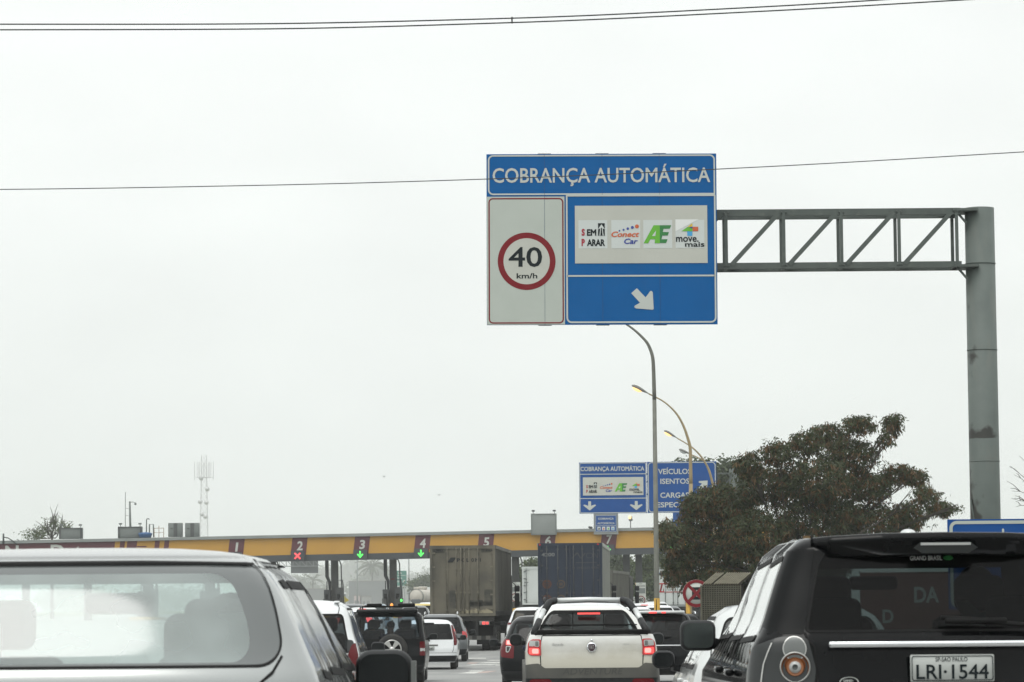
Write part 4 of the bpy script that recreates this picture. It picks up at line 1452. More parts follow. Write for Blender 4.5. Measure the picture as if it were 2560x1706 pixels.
for (x0, x1, y0, y1, lb) in ((138, 197, 1319, 1347, 'grey display cabinet on the canopy roof beside the leafless tree'), (287, 348, 1316, 1345, 'grey display cabinet on the canopy roof in front of the camera mast')):
    r_ = roof_thing('display_cabinet', lb, 'cabinet', (x0 + x1) / 2, y1, .8, 'display cabinets on the canopy roof')
    w_, h_ = (x1 - x0) * kT, (y1 - y0) * kT
    b = MB().rbox((0, 0, h_ / 2), (w_, .5, h_), .03, 2); b.build('cabinet', ['box_grey'], r_)
    f = MB()
    for xx in (-w_ / 2 + .09, w_ / 2 - .09):
        f.box((xx, -.27, h_ / 2), (.16, .06, h_))
    f.box((0, -.27, h_ - .06), (w_ - .36, .06, .1)); f.build('cabinet_frame', ['plaza_col'], r_)
    l_ = MB(); spot(l_, -w_ / 2 + .2, h_); spot(l_, w_ / 2 - .2, h_); l_.build('spotlight', ['box_grey'], r_)
r_ = roof_thing('camera_mast', 'tall grey mast with a dome camera above the canopy roof', 'mast', 316, 1345, 1.3)
b = MB().tube([(0, 0, 0), (-.08, 0, 93 * kT)], [.11, .08], 10); b.build('mast', ['box_grey'], r_)
b = MB().tube([(-.08, 0, 91 * kT), (.2, 0, 91.5 * kT), (.4, 0, 90 * kT), (.42, 0, 88 * kT)], .03, 6).ball((.42, 0, 86.5 * kT), .11, 10); b.build('dome_camera', ['box_grey'], r_)
r_ = roof_thing('whip_antenna', 'thin white whip antenna left of the camera mast', 'antenna', 303, 1345, 1.2)
MB().tube([(0, 0, 0), (0, 0, 117 * kT)], .03, 6).build('rod', ['box_grey'], r_)
MB().bar((0, 0, 75 * kT), (.42, 0, 75 * kT), .03).bar((0, 0, 57 * kT), (.42, 0, 57 * kT), .03).build('stand_off', ['box_grey'], r_)
r_ = roof_thing('water_tank', 'blue plastic water tank on the canopy roof', 'water tank', 357, 1344, .5)
MB().lathe([(.001, 0), (.5, 0), (.6, .28), (.62, .36), (.55, .42), (.001, .5)], (0, 0, 0), 'Z', 22).build('tank', ['tank_blue'], r_)
r_ = roof_thing('vent_pipes', 'bent grey vent pipes standing above the blue tank', 'pipes', 360, 1343, 1.4)
MB().tube([(-.15, 0, 0), (-.15, 0, 44 * kT), (-.1, 0, 47 * kT), (.05, 0, 47.5 * kT), (.1, 0, 45 * kT)], .05, 8).build('gooseneck', ['box_grey'], r_)
MB().tube([(.1, 0, 0), (.12, 0, 33 * kT), (.46, 0, 33 * kT), (.5, 0, 0)], .06, 8).build('loop', ['box_grey'], r_)
r_ = roof_thing('roof_railing', 'rusty ladder rail on the canopy roof right of the tank', 'railing', 390, 1343, .8)
b = MB()
for xx in (-12, 0, 12):
    b.bar((xx * kT, 0, 0), (xx * kT, 0, (24 if xx else 29) * kT), .045)
b.bar((-12 * kT, 0, 23 * kT), (12 * kT, 0, 23 * kT), .04); b.bar((-12 * kT, 0, 12 * kT), (12 * kT, 0, 12 * kT), .035)
b.build('rail', ['rust'], r_)
for x, lb in ((432.5, 'left of two grey equipment cabinets on the canopy roof'), (475, 'right of two grey equipment cabinets, nearest the lattice tower')):
    r_ = roof_thing('equipment_cabinet', lb, 'cabinet', x, 1342, .7, 'paired cabinets on the canopy roof')
    MB().rbox((0, 0, 17.5 * kT), (35 * kT, .6, 35 * kT), .03, 2).build('cabinet', ['box_grey'], r_)
    MB().box((1 * kT, -.32, 17.5 * kT), (9 * kT, .05, 34 * kT)).build('door_strip', ['plaza_col'], r_)
    MB().box((-9 * kT, -.32, 21 * kT), (6 * kT, .04, 1.5 * kT)).build('handle', ['booth'], r_)
r_ = roof_thing('display_cabinet', 'blank grey display board hung on the canopy above lane 6', 'cabinet', 1360, 1338, -.3, 'display cabinets on the canopy roof')
w_, h_ = 64 * kT, 53 * kT
MB().rbox((0, 0, h_ / 2), (w_, .35, h_), .03, 2).build('cabinet', ['plaza_grey'], r_)
f = MB()
for xx, zz, a, c in ((-w_ / 2 + .05, h_ / 2, .1, h_), (w_ / 2 - .05, h_ / 2, .1, h_), (0, .05, w_ - .2, .1), (0, h_ - .05, w_ - .2, .1)):
    f.box((xx, -.19, zz), (a, .05, c))
f.build('cabinet_frame', ['box_grey'], r_)
l_ = MB(); spot(l_, -w_ / 2 + .2, h_); spot(l_, w_ / 2 - .2, h_); l_.build('spotlight', ['booth'], r_)
r_ = roof_thing('lane_sign', 'small blue COBRANÇA AUTOMÁTICA sign in grey frame above lane 7', 'sign', 1485, 1285, -.35, 'lane signs on the canopy')
MB().box((30.5 * kT, 0, -26 * kT), (61 * kT, .3, 52 * kT)).build('sign_frame', ['plaza_grey'], r_)
bs = Board(r_, kT, 0, 0, -.15, .02)
bs.rect('sign_panel', 4, 4, 57, 46, 'sign_blue2', 1)
bs.frame('border', 4.8, 4.8, 56.2, 45.2, 1, .9, 'letter', 2)
bs.text('lettering', 'COBRANÇA', 11, 10.5, 50, 15.5, 'letter', 2, bold=.03)
bs.text('lettering', 'AUTOMÁTICA', 9, 22, 52, 27, 'letter', 2, bold=.03)
bs.rect('divider', 5, 30, 56, 31, 'letter', 2)
for i, m_ in enumerate(('ink', 'lg_orange', 'lg_green', 'lg_sky')):
    bs.rect('sticker', 9 + i * 11.5, 33, 17 + i * 11.5, 42, 'sticker', 2)
    bs.poly('logo_mark', [(10.5 + i * 11.5, 40), (13 + i * 11.5, 35), (15.5 + i * 11.5, 38), (14.5 + i * 11.5, 40.5)], m_, 3)
r_ = roof_thing('lane_sign', 'small blue sign above the canopy half hidden by the tree crown', 'sign', 1682, 1286, -.35, 'lane signs on the canopy')
MB().box((27 * kT, 0, -18 * kT), (54 * kT, .2, 42 * kT)).build('sign_panel', ['sign_blue2'], r_)
bs = Board(r_, kT, 0, 0, -.10, .02)
bs.rect('divider', 2, 16, 52, 17.2, 'letter', 1)
bs.text('lettering', 'A', 11, 10, 15, 14, 'letter', 1)
r_ = roof_thing('floodlight', 'lit floodlight on a thin pole above the canopy right of lane 7', 'floodlight', 1576, 1326, .5)
MB().tube([(0, 0, 0), (0, 0, 26 * kT)], .04, 6).build('pole', ['booth'], r_)
MB().rbox((0, 0, 29 * kT), (.3, .2, .42), .05, 2).rbox((.02, 0, 26 * kT), (.36, .2, .12), .03, 2).build('housing', ['box_grey'], r_)
MB().ball((-.05, -.1, 32 * kT), (.13, .05, .16), 10).build('lens', ['lamp_lit'], r_)
r_ = roof_thing('roof_camera', 'small dark camera on the canopy roof left of the blue lane sign', 'camera', 1475, 1328, .5)
MB().tube([(0, 0, 0), (0, 0, 9 * kT)], .05, 6).bar((-.15, 0, 10 * kT), (.2, 0, 8 * kT), .16, .16).bar((-.12, 0, 5 * kT), (.14, 0, 6 * kT), .1, .1).build('housing', ['booth'], r_)
r_ = roof_thing('gooseneck_lamp', 'dark bent lamp arm at the far left end of the canopy', 'lamp', 2, 1360, -.3)
MB().tube([(0, 0, 0), (0, 0, 26 * kT)], .08, 6).tube([(0, 0, 17 * kT), (.4, 0, 15 * kT), (.8, 0, 8 * kT), (1.2, 0, -2 * kT)], .05, 6).build('arm', ['booth'], r_)

# speed display signs, yellow tank machine on the islands


def speed_sign(label, x0, y0, x1, y1, D, txt):
    p = at((x0 + x1) / 2, y1, D)
    k = D / FPX
    r_ = thing('speed_display', label, 'road sign', (p.x, D, g(D)), 0, 'radar speed displays at the lane islands')
    w_, h_ = (x1 - x0), (y1 - y0)
    zt_ = at(0, y0, D).z - g(D) + (at((x0 + x1) / 2, y1, D).z - at(0, y1, D).z)
    MB().box((0, .06, zt_ - h_ * k / 2), (w_ * k, .1, h_ * k)).build('sign_panel', ['sign_white'], r_)
    MB().tube([(-w_ * k * .42, .2, 0), (-w_ * k * .42, .2, zt_)], .08, 8).build('post', ['polyel'], r_)
    b = Board(r_, k, -w_ * k / 2, zt_, 0, .02)
    if txt:
        b.text('lettering', 'SUA', w_ * .38, 1, w_ * .62, h_ * .07, 'ink', 1)
        b.text('lettering', 'VELOCIDADE', w_ * .08, h_ * .11, w_ * .92, h_ * .18, 'ink', 1)
    b.rect('display_screen', w_ * .07, h_ * .24, w_ * .93, h_ * .47, 'box_grey', 1)
    b.disc('limit_ring', w_ * .5, h_ * .76, w_ * .43, 'sign_red', 1, w_ * .35, 32)
    b.text('limit_number', '40', w_ * .27, h_ * .67, w_ * .75, h_ * .83, 'ink', 1, bold=.03)


speed_sign('white 40 limit sign with dark display beside the lamp pole, framed by the columns', 1590, 1457, 1615, 1514, 235, True)
speed_sign('white 40 limit sign behind the tan trailer truck mirrors', 1276, 1456, 1301, 1506, 230, True)
D_ = 228
p = at(1289, 1530, D_)
yb = thing('crash_cushion', 'yellow crash cushion with an amber beacon beside the tan trailer', 'crash barrier', (p.x, D_, g(D_)))
zb_ = at(1289, 1521, D_).z - g(D_)
MB().rbox((0, 0, zb_ / 2), (.62, 1.0, zb_), .08, 3).build('cushion', ['polyel'], yb)
MB().box((0, .2, zb_ + .22), (.7, .3, .5)).build('back_plate', ['booth'], yb)
MB().ball((.1, -.1, zb_ + .26), (.11, .06, .12), 10).build('beacon', ['led_amber'], yb)

# lattice telecom tower far behind
Dw = 1500.0
kw = Dw / FPX
p = at(510, 1138, Dw)
tw_ = thing('telecom_tower', 'pale lattice telecom tower with dishes standing far behind the canopy', 'tower', (p.x, Dw, g(Dw)))
hh = p.z - g(Dw)
b = MB()
hw = lambda z: 2.5 - 1.3 * min(z / (hh * .9), 1)
nz = 26
for i in range(nz):
    z0, z1 = hh * i / nz, hh * (i + 1) / nz
    a, c = hw(z0), hw(z1)
    for k in range(4):
        q0, q1 = k * PI / 2 + PI / 4, (k + 1) * PI / 2 + PI / 4
        f = lambda q, r_, z: (r_ * 1.4 * math.cos(q), r_ * 1.4 * math.sin(q), z)
        b.bar(f(q0, a, z0), f(q0, c, z1), .13)
        b.bar(f(q0, a, z0), f(q1, c, z1), .06)
        b.bar(f(q1, a, z0), f(q0, c, z1), .06)
        b.bar(f(q0, a, z0), f(q1, a, z0), .06)
b.build('lattice', ['tower'], tw_)
an = MB()
zt_ = hh - 10.5
for q in range(8):
    a = q * PI / 4 + .2
    an.box((3.2 * math.cos(a), 3.2 * math.sin(a), zt_ + 3.6), (.22, .2, 7))
for q in range(12):
    a0, a1 = q * PI / 6, (q + 1) * PI / 6
    an.bar((3.2 * math.cos(a0), 3.2 * math.sin(a0), zt_), (3.2 * math.cos(a1), 3.2 * math.sin(a1), zt_), .2)
for x in (-4.4, 4.4):
    an.bar((x, 0, zt_ - 1.2), (x, 0, zt_ + 7.5), .25)
an.bar((-4.4, 0, zt_), (4.4, 0, zt_), .2)
an.build('panel_antennas', ['tower'], tw_)
for i, (dx, z) in enumerate(((-1.2, .85), (1.7, .78), (-1.7, .70), (1.3, .695), (-.8, .62), (.8, .605))):
    MB().lathe([(.001, -.6), (1.0, -.12), (1.1, 0), (1.0, .5), (.001, .7)], (dx, -1.7, hh * z), 'Y', 16).build('dish', ['tower'], tw_)

# seen through the open lanes: sign backs, exit sign, poles, buildings
Db = 520.0
kb_ = Db / FPX
p = at(727, 1394, Db)
sbk = thing('sign_gantry', 'back of a dark gantry sign with lattice truss seen under lane 2', 'gantry', (p.x, Db, p.z))
MB().box((34 * kb_, .1, -19 * kb_), (68 * kb_, .1, 41 * kb_)).build('sign_back', ['far_dark'], sbk)
t = MB()
for z in (-6, -22):
    t.bar((-45 * kb_, -.1, z * kb_), (67 * kb_, -.1, z * kb_), .13)
for i in range(7):
    x = (-45 + i * 17) * kb_
    t.bar((x, -.1, -22 * kb_), (x, -.1, -6 * kb_), .09); t.bar((x, -.1, -6 * kb_), (x + 15 * kb_, -.1, -22 * kb_), .09)
t.box((-44 * kb_, .3, -80 * kb_), (.5, .5, 160 * kb_))
t.build('truss', ['plaza_grey'], sbk)
De = 900.0
ke = De / FPX
p = at(986, 1428, De)
ex = thing('exit_sign', 'green motorway exit sign with white arrow seen under lane 4', 'road sign', (p.x, De, p.z))
MB().box((15 * ke, .1, -18 * ke), (30 * ke, .1, 37 * ke)).build('sign_panel', ['sign_green'], ex)
b = Board(ex, ke, 0, 0, .04, .03)
b.text('lettering', 'SUL', 9, 2.5, 19, 7.5, 'letter', 1, bold=.03)
b.rect('divider', 1, 10.5, 29, 11.5, 'letter', 1)
b.text('lettering', 'SP-056', 3, 16, 19, 20, 'letter', 1, bold=.03)
b.text('lettering', '500 m', 3, 24, 18, 28, 'letter', 1, bold=.03)
b.poly('direction_arrow', arrow_pts(24, 25, 9, 8, R(-135), .3), 'letter', 1)
pq = MB()
for x in (5, 25):
    pq.box((x * ke, .2, -(60) * ke), (.2, .2, 120 * ke))
pq.build('post', ['plaza_grey'], ex)
for x, y0, lb in ((893, 1385, 'thin distant lamp pole seen under lane 3'), (1022, 1385, 'thin distant lamp pole seen under lane 4 beside the exit sign')):
    p = at(x, y0, 900)
    o = MB().tube([(0, 0, 0), (0, 0, p.z - g(900))], [.26, .17], 8).build('lamp_pole', ['plaza_grey'], None, (p.x, 900, g(900)))
    tag(o, lb, 'pole', 'distant lamp poles')


def block(label, x0, x1, y0, D, mat, dep=12, win=True, roof='far_roof'):
    a, b_ = at(x0, y0, D), at(x1, y0, D)
    h_ = a.z - g(D)
    r_ = thing('far_building', label, 'building', ((a.x + b_.x) / 2, D + dep / 2, g(D)))
    w_ = b_.x - a.x
    MB().box((0, 0, h_ / 2), (w_, dep, h_)).build('wall', [mat], r_)
    MB().box((0, 0, h_ + .15), (w_ + .6, dep + .6, .3)).build('roof', [roof], r_)
    if win:
        nw = max(2, min(9, int(w_ / 3)))
        for i in range(nw):
            MB().box((-w_ / 2 + (i + .5) * w_ / nw, -dep / 2 - .03, h_ * .55), (w_ / nw * .55, .1, h_ * .22)).build('window', ['far_dark'], r_)


block('long low dark building far beyond the plaza under lane 3', 872, 962, 1454, 1700, 'far_dark')
block('pale low building far beyond lane 3 beside the yellow sign', 885, 900, 1490, 1400, 'far_pink')
block('small cream building far beyond lane 3', 905, 925, 1492, 1400, 'far_wall')
block('wide grey shed far beyond lane 2', 640, 812, 1474, 1800, 'far_dark')
p = at(862, 1494, 300)
ys = thing('warning_sign', 'small yellow arrow shaped sign beyond the lane 3 exit', 'road sign', (p.x, 300, g(300)))
zz = p.z - g(300)
k_ = 300 / FPX
MB().tube([(0, .05, 0), (0, .05, zz + .3)], .06, 8).build('post', ['box_grey'], ys)
MB().add([(-7 * k_, 0, zz), (-7 * k_, 0, zz - 12 * k_), (2 * k_, 0, zz - 12 * k_), (11 * k_, 0, zz - 7 * k_), (4 * k_, 0, zz - 2 * k_), (0, 0, zz + 3 * k_), (-7 * k_, .04, zz), (-7 * k_, .04, zz - 12 * k_), (2 * k_, .04, zz - 12 * k_), (11 * k_, .04, zz - 7 * k_), (4 * k_, .04, zz - 2 * k_), (0, .04, zz + 3 * k_)], [(0, 1, 2, 3, 4, 5), (11, 10, 9, 8, 7, 6)] + [(i, i + 6, (i + 1) % 6 + 6, (i + 1) % 6) for i in range(6)]).build('sign_panel', ['sign_yellow'], ys)

for (x, y, D, lb) in ((960, 1192, 160, 'tiny dark bird in the sky, higher of two'), (1098, 1238, 160, 'tiny dark bird in the sky just above the canopy, lower of two')):
    p = at(x, y, D)
    b = thing('bird', lb, 'bird', p, 0, 'birds in the sky')
    MB().ball((0, 0, 0), (.03, .09, .03), 8).build('body', ['bird'], b)
    for sg in (-1, 1):
        MB().add([(0, -.03, .01), (0, .04, .01), (sg * .11, .03, .05), (sg * .11, -.01, .05), (0, -.03, 0), (0, .04, 0), (sg * .11, .03, .045), (sg * .11, -.01, .045)], [(0, 1, 2, 3), (7, 6, 5, 4), (0, 3, 7, 4), (1, 5, 6, 2), (3, 2, 6, 7)]).build('wing', ['bird'], b)


# ------------------------------------------------------------------ VEHICLES
# ---- silver sport utility, nearest, left
def silver_suv():
    r = put('parked_suv', 'large silver sport utility seen close from behind, cut off by the left edge', 'car', -1.55, 10.5)
    r.name = 'sport_utility'
    S = Shell([(.30, .84, .10, 4.25), (.45, .90, .0, 4.4), (.75, .915, .02, 4.38), (1.0, .915, .06, 4.2), (1.12, .905, .06, 3.5), (1.20, .885, .07, 3.05), (1.26, .855, .12, 2.9), (1.40, .79, .21, 2.6), (1.50, .735, .28, 2.35), (1.545, .70, .32, 2.2), (1.572, .675, .36, 2.1), (1.588, .635, .43, 2.0)], c=.26, n=3.1, cf=.5, nf=2.8, cap=.050, res=.05)
    gl = [('r', -.70, 1.245), ('r', .70, 1.245), ('r', .735, 1.30), ('r', .70, 1.42), ('r', .635, 1.535), ('r', -.635, 1.535), ('r', -.70, 1.42), ('r', -.735, 1.30)]
    cuts = [dict(n='tailgate_border', p=[('r', -.735, 1.225), ('r', .735, 1.225), ('r', .775, 1.28), ('r', .735, 1.44), ('r', .665, 1.568), ('r', -.665, 1.568), ('r', -.735, 1.44), ('r', -.775, 1.28)], m='border_grey', r=.05, ol=.007, olm='rubber'),
            dict(n='rear_window', p=[('r', -.64, 1.238), ('r', .64, 1.238), ('r', .672, 1.285), ('r', .655, 1.38), ('r', .60, 1.50), ('r', .545, 1.535), ('r', -.545, 1.535), ('r', -.60, 1.50), ('r', -.655, 1.38), ('r', -.672, 1.285)], m='glass_dusty', r=.06)]
    for a, b in ((.62, 1.02), (1.09, 1.85), (1.92, 2.75)):
        tp = [min(b + .0, 2.62 if b > 2.5 else b)]
        bt = b - .0
        cuts.append(dict(n='side_window', p=[('s', a, 1.19), ('s', bt, 1.17), ('s', bt - (.66 if b > 2.5 else 0), 1.50), ('s', a + (.12 if a < .7 else 0), 1.50)], m='glass_side2', r=.05, mir=True, ol=.03))
    cuts.append(dict(n='windshield', p=[('f', .0001, 1.14), ('f', .70, 1.14), ('f', .56, 1.55), ('f', .0001, 1.55)], m='glass_clear', r=0.0, mir=True))
    S.build(r, 'paint_silver', cuts, lining='lining_pale')
    # roof joint, tailgate ledge
    S.strip('roof_seam', [('r', -.66, 1.565), ('r', -.3, 1.573), ('r', .3, 1.573), ('r', .66, 1.565)], .008, 'rubber', r)
    for sg in (-1, 1):
        S.strip('pillar_seam', [('r', sg * .672, 1.56), ('r', sg * .645, 1.587)], .010, 'rubber', r)
        S.strip('pillar_seam', [('r', sg * .775, 1.255), ('r', sg * .75, 1.205), ('r', sg * .66, 1.13)], .008, 'rubber', r)
        S.strip('roof_ditch', [('s', .60, 1.572), ('s', 1.2, 1.572), ('s', 1.9, 1.57)], .007, 'rubber', r)
    S.strip('tailgate_fold', [('r', -.62, 1.165), ('r', .62, 1.165)], .008, 'rubber', r)
    S.patch('handle_recess', [('r', -.5, 1.16), ('r', .5, 1.16), ('r', .5, 1.02), ('r', -.5, 1.02)], 'rubber', r, .003, .03)
    for sg in (-1, 1):
        t = S.patch('tail_light', [('r', sg * .66, 1.12), ('r', sg * .86, 1.14), ('r', sg * .89, .80), ('r', sg * .68, .80)], 'lens_red', r, .008, .04)
        S.patch('indicator', [('r', sg * .70, .92), ('r', sg * .86, .92), ('r', sg * .86, .84), ('r', sg * .70, .84)], 'lens_amber', t, .010, .02)
    add_wheels(r, .88, (.85, 3.45), .36, .23)
    for sg in (-1, 1):
        add_mirror(r, sg, 1.02, 2.52, 1.145, .232, .20, rd=.07)
    MB().box((1.142, 2.50, 1.15), (.02, .06, .10)).build('mirror_indicator', ['lens_grey'], r)
    it = MB(); it.rbox((0, 2.85, .98), (1.5, .6, .25), .08, 3); it.box((0, 1.5, .42), (1.6, 2.9, .1)); it.rbox((0, .42, 1.05), (1.3, .3, .1), .03, 2)
    it.build('dashboard', ['trim'], r)
    for x in (-.42, .42):
        add_seat(r, x, 1.85, .62, 'seat_grey')
    for x in (-.45, .0, .47):
        so2 = add_seat(r, x, 1.02, .62, 'seat_grey', .50, .56, hr=False)
        if x:
            MB().rbox((0, -.06, .68), (.34, .11, .20), .052, 5).build('headrest', ['seat_pale'], so2)
    MB().rbox((-.02, 2.28, 1.44), (.27, .05, .085), .03, 3).build('inside_mirror', ['seat_dark'], r)
    p = person('driver seen dimly through the dusty rear window of the silver sport utility', (r.location.x + .45, r.location.y + 1.98, r.location.z + .67), 'shirt_grey')
    return r


M['emboss'] = pmat('embossed_grey', (.060, .060, .055), .5)
M['chrome_dull'] = pmat('dull_chrome', (.5, .5, .48), .35, metal=.8)
M['emblem_dark'] = pmat('emblem_maroon', (.035, .012, .022), .3)
M['lens_amber2'] = pmat('lens_amber_pale', (.36, .15, .07), .3, spec=.4)
M['border_grey'] = pmat('window_border', (.12, .13, .13), .22, metal=.25, coat=.6)
M['glass_side2'] = glass_mat('side_glass_sky', (.10, .11, .11), .03, dust=.05, rough=.14)
silver_suv()


# ---- black sport utility with plate, near, right
def black_suv():
    r = put('sport_utility', 'glossy black sport utility with licence plate LRI 1544 at the right edge', 'car', 2.075, 15.3)
    S = Shell([(.38, .88, .08, 4.35), (.55, .94, .0, 4.5), (.8, .955, .01, 4.5), (1.0, .955, .03, 4.42), (1.12, .945, .05, 3.6), (1.22, .925, .06, 3.15), (1.28, .885, .09, 3.0), (1.42, .835, .15, 2.75), (1.56, .785, .21, 2.5), (1.64, .752, .24, 2.36), (1.69, .725, .26, 2.26), (1.72, .675, .31, 2.15)], c=.26, n=5.6, cf=.5, nf=3, cap=.030, res=.055)
    cuts = [dict(n='rear_window', p=[('r', -.675, 1.275), ('r', .675, 1.275), ('r', .60, 1.60), ('r', .56, 1.665), ('r', -.56, 1.665), ('r', -.60, 1.60)], m='glass_lr', r=.025, ol=.012)]
    for a, b in ((.27, 1.02), (1.10, 1.84), (1.92, 2.80)):
        cuts.append(dict(n='side_window', p=[('s', a, 1.245), ('s', b, 1.225), ('s', b - (.72 if b > 2.5 else 0), 1.60), ('s', a + (.14 if a < .7 else 0), 1.63)], m='glass_side_black', r=.03, mir=True, ol=.028))
    cuts.append(dict(n='windshield', p=[('f', .0001, 1.18), ('f', .74, 1.18), ('f', .60, 1.63), ('f', .0001, 1.63)], m='glass_clear', r=0.0, mir=True))
    S.build(r, 'paint_black', cuts, lining='lining_dark')
    sp = MB()
    # roof spoiler
    prof = [(-.63, .315), (-.55, .205), (-.3, .15), (0, .13), (.3, .15), (.55, .205), (.63, .315)]
    vs = []
    for x, y in prof:
        zt_ = 1.748 - .018 * abs(x / .6) ** 2.5
        zb_ = 1.635 - .01 * abs(x / .6)
        vs += [(x, y, zt_), (x, y - .015, zt_ - .03), (x, y + .04, zb_), (x, y + .24, zb_ + .01), (x, y + .35, zt_ + .006)]
    n = len(prof)
    fs = [(i * 5 + k, (i + 1) * 5 + k, (i + 1) * 5 + (k + 1) % 5, i * 5 + (k + 1) % 5) for i in range(n - 1) for k in range(5)] + [(4, 3, 2, 1, 0), tuple(range((n - 1) * 5, n * 5))]
    sp.add(vs, fs, 0, False)
    spo = sp.build('spoiler', ['paint_black'], r)
    bv = spo.modifiers.new('b', 'BEVEL'); bv.width = .012; bv.segments = 3
    brk = MB().add([(-.155, .105, 1.672), (-.12, .10, 1.698), (.12, .10, 1.698), (.155, .105, 1.672), (.11, .112, 1.645), (-.11, .112, 1.645), (-.155, .2, 1.672), (-.12, .2, 1.698), (.12, .2, 1.698), (.155, .2, 1.672), (.11, .2, 1.645), (-.11, .2, 1.645)], [(0, 5, 4, 3, 2, 1)] + [(i, (i + 1) % 6, (i + 1) % 6 + 6, i + 6) for i in range(6)])
    bo = brk.build('brake_light', ['lens_smoke'], r)
    MB().box((0, .0985, 1.690), (.24, .006, .012)).build('lens_ridge', ['lens_white'], bo)
    S.decal('dealer_lettering', 'GRAND BRASIL', -.157, 1.632, -.002, 1.611, 'sticker2', r, .008, .01)
    S.patch('dealer_emblem', [('r', .028 + .024 * math.cos(a), 1.622 + .011 * math.sin(a)) for a in np.linspace(0, 2 * PI, 16, endpoint=False)], 'lg_green2', r, .006)
    # wiper, chrome, plate, emblem
    wp = MB().tube([(-.035, .05, 1.338), (.10, .055, 1.325), (.30, .05, 1.305), (.52, .045, 1.285)], [.010, .016, .012, .012], 8)
    wp.rbox((.13, .05, 1.322), (.30, .03, .028), .01, 2)
    wp.build('wiper', ['rubber'], r)
    MB().rbox((.0, -.005, 1.213), (1.16, .05, .030), .008, 2).build('chrome_strip', ['chrome'], r)
    add_plate(r, .005, -.012, 1.098, 'LRI·1544', top='SP-SAO PAULO')
    em = MB(); em.lathe([(.001, -.008), (.045, -.006), (.05, 0), (.05, .02)], (0, 0, 0), 'Y', 24)
    e = em.build('emblem', ['paint_black'], r, (-.485, .008, 1.035)); e.scale = (1, 1, .55)
    B_ = Board(e, 1, 0, 0, -.011, .001)
    B_.frame('emblem_ring', -.046, -.046, .046, .046, .045, .005, 'letter', 1)
    B_.text('emblem_lettering', 'LAND-', -.026, -.022, .020, -.004, 'letter', 1, bold=.04)
    B_.text('emblem_lettering', '-ROVER', -.026, .006, .030, .024, 'letter', 1, bold=.04)
    for sg in (-1, 1):
        t = S.patch('tail_light', [('r', sg * .665, 1.24), ('r', sg * .79, 1.25), ('s', .17, 1.20), ('s', .26, .90), ('r', sg * .66, .90), ('r', sg * .635, 1.10)] if sg > 0 else [(-q[0], q[1]) for q in [S.uv(p) for p in [('r', .665, 1.24), ('r', .79, 1.25), ('s', .17, 1.20), ('s', .26, .90), ('r', .66, .90), ('r', .635, 1.10)]]], 'lens_smoke', r, .008, .03)
        S.strip('light_edge', [('r', sg * .84, 1.22), ('r', sg * .88, 1.12), ('r', sg * .90, .95)], .006, 'chrome_dull', t, .011)

        def circ(x, z, q, nm, m_, off):
            S.patch(nm, [('r', sg * (x + q * math.cos(a)), z + q * math.sin(a)) for a in np.linspace(0, 2 * PI, 28, endpoint=False)], m_, t, off, res=.03)
        circ(.735, 1.193, .056, 'lens_ring', 'chrome_dull', .011); circ(.735, 1.193, .0515, 'reversing_lens', 'lens_grey', .013)
        a_, z_ = S.uv(('r', sg * .735, 1.105))
        P0, n0 = S.P(np.array([a_]), np.array([z_]), .012)
        rz_ = math.atan2(n0[0][0], -n0[0][1])
        for nm, m_, prof in (('lens_ring', 'chrome_dull', [(.073, .02), (.074, -.004), (.070, -.010), (.066, -.004)]), ('indicator_lens', 'lens_amber', [(.066, -.002), (.058, .010), (.046, .004), (.040, -.010)]), ('indicator_core', 'lens_amber2', [(.040, -.010), (.034, -.004), (.029, -.006)]), ('bulb_cover', 'lens_white', [(.029, -.006), (.024, -.016), (.014, -.019)]), ('bulb', 'lens_grey', [(.014, -.019), (.010, -.008), (.001, -.006)])):
            ob = MB().lathe(prof, (0, 0, 0), 'Y', 32).build(nm, [m_], t, tuple(P0[0]), rz_)
        S.patch('reflector', [('r', sg * .68, .97), ('r', sg * .86, .97), ('r', sg * .88, .86), ('r', sg * .67, .86)], 'lens_red', t, .012, .02)
        S.patch('pillar_trim', [(sg * q[0], q[1]) for q in [S.uv(p_) for p_ in [('r', .612, 1.672), ('r', .692, 1.262), ('s', .235, 1.265), ('s', .375, 1.665)]]], 'satin_black', r, .003, .012)  # dull patch added over the glossy pillar to darken its reflection
        S.strip('tailgate_seam', [('r', sg * .685, 1.27), ('r', sg * .64, 1.2), ('r', sg * .625, 1.0), ('r', sg * .62, .6)], .010, 'rubber', r)
        S.strip('door_seam', [('s', 1.06, 1.62), ('s', 1.05, 1.2), ('s', 1.05, .6)], .010, 'rubber', r) if sg > 0 else S.strip('door_seam', [(-a, b) for a, b in [S.uv(p) for p in (('s', 1.06, 1.62), ('s', 1.05, 1.2), ('s', 1.05, .6))]], .010, 'rubber', r)
        for y in (1.25, 2.05):
            MB().rbox((sg * .975, y, 1.06), (.045, .19, .035), .014, 3).build('door_handle', ['paint_black'], r)
        rl = MB().tube([(sg * .63, .55, 1.712), (sg * .63, 1.3, 1.726), (sg * .62, 2.0, 1.712)], .013, 8)
        rl.build('roof_rail', ['paint_black'], r)
    ra = MB().ball((-.10, .75, 1.752), (.042, .07, .026), 14); ra.build('roof_antenna', ['paint_silver2'], r)
    add_wheels(r, .92, (.85, 3.5), .37, .24)
    for sg in (-1, 1):
        add_mirror(r, sg, 1.035, 2.87, 1.235, .20, .172, rd=.045, arm=.05, glass='mirror_mid')
    it = MB(); it.rbox((0, 2.95, 1.02), (1.5, .6, .22), .08, 3); it.box((0, 1.6, .5), (1.6, 2.8, .1)); it.build('dashboard', ['trim'], r)
    for x in (-.40, .42):
        add_seat(r, x, 1.95, .72, 'seat_dark')
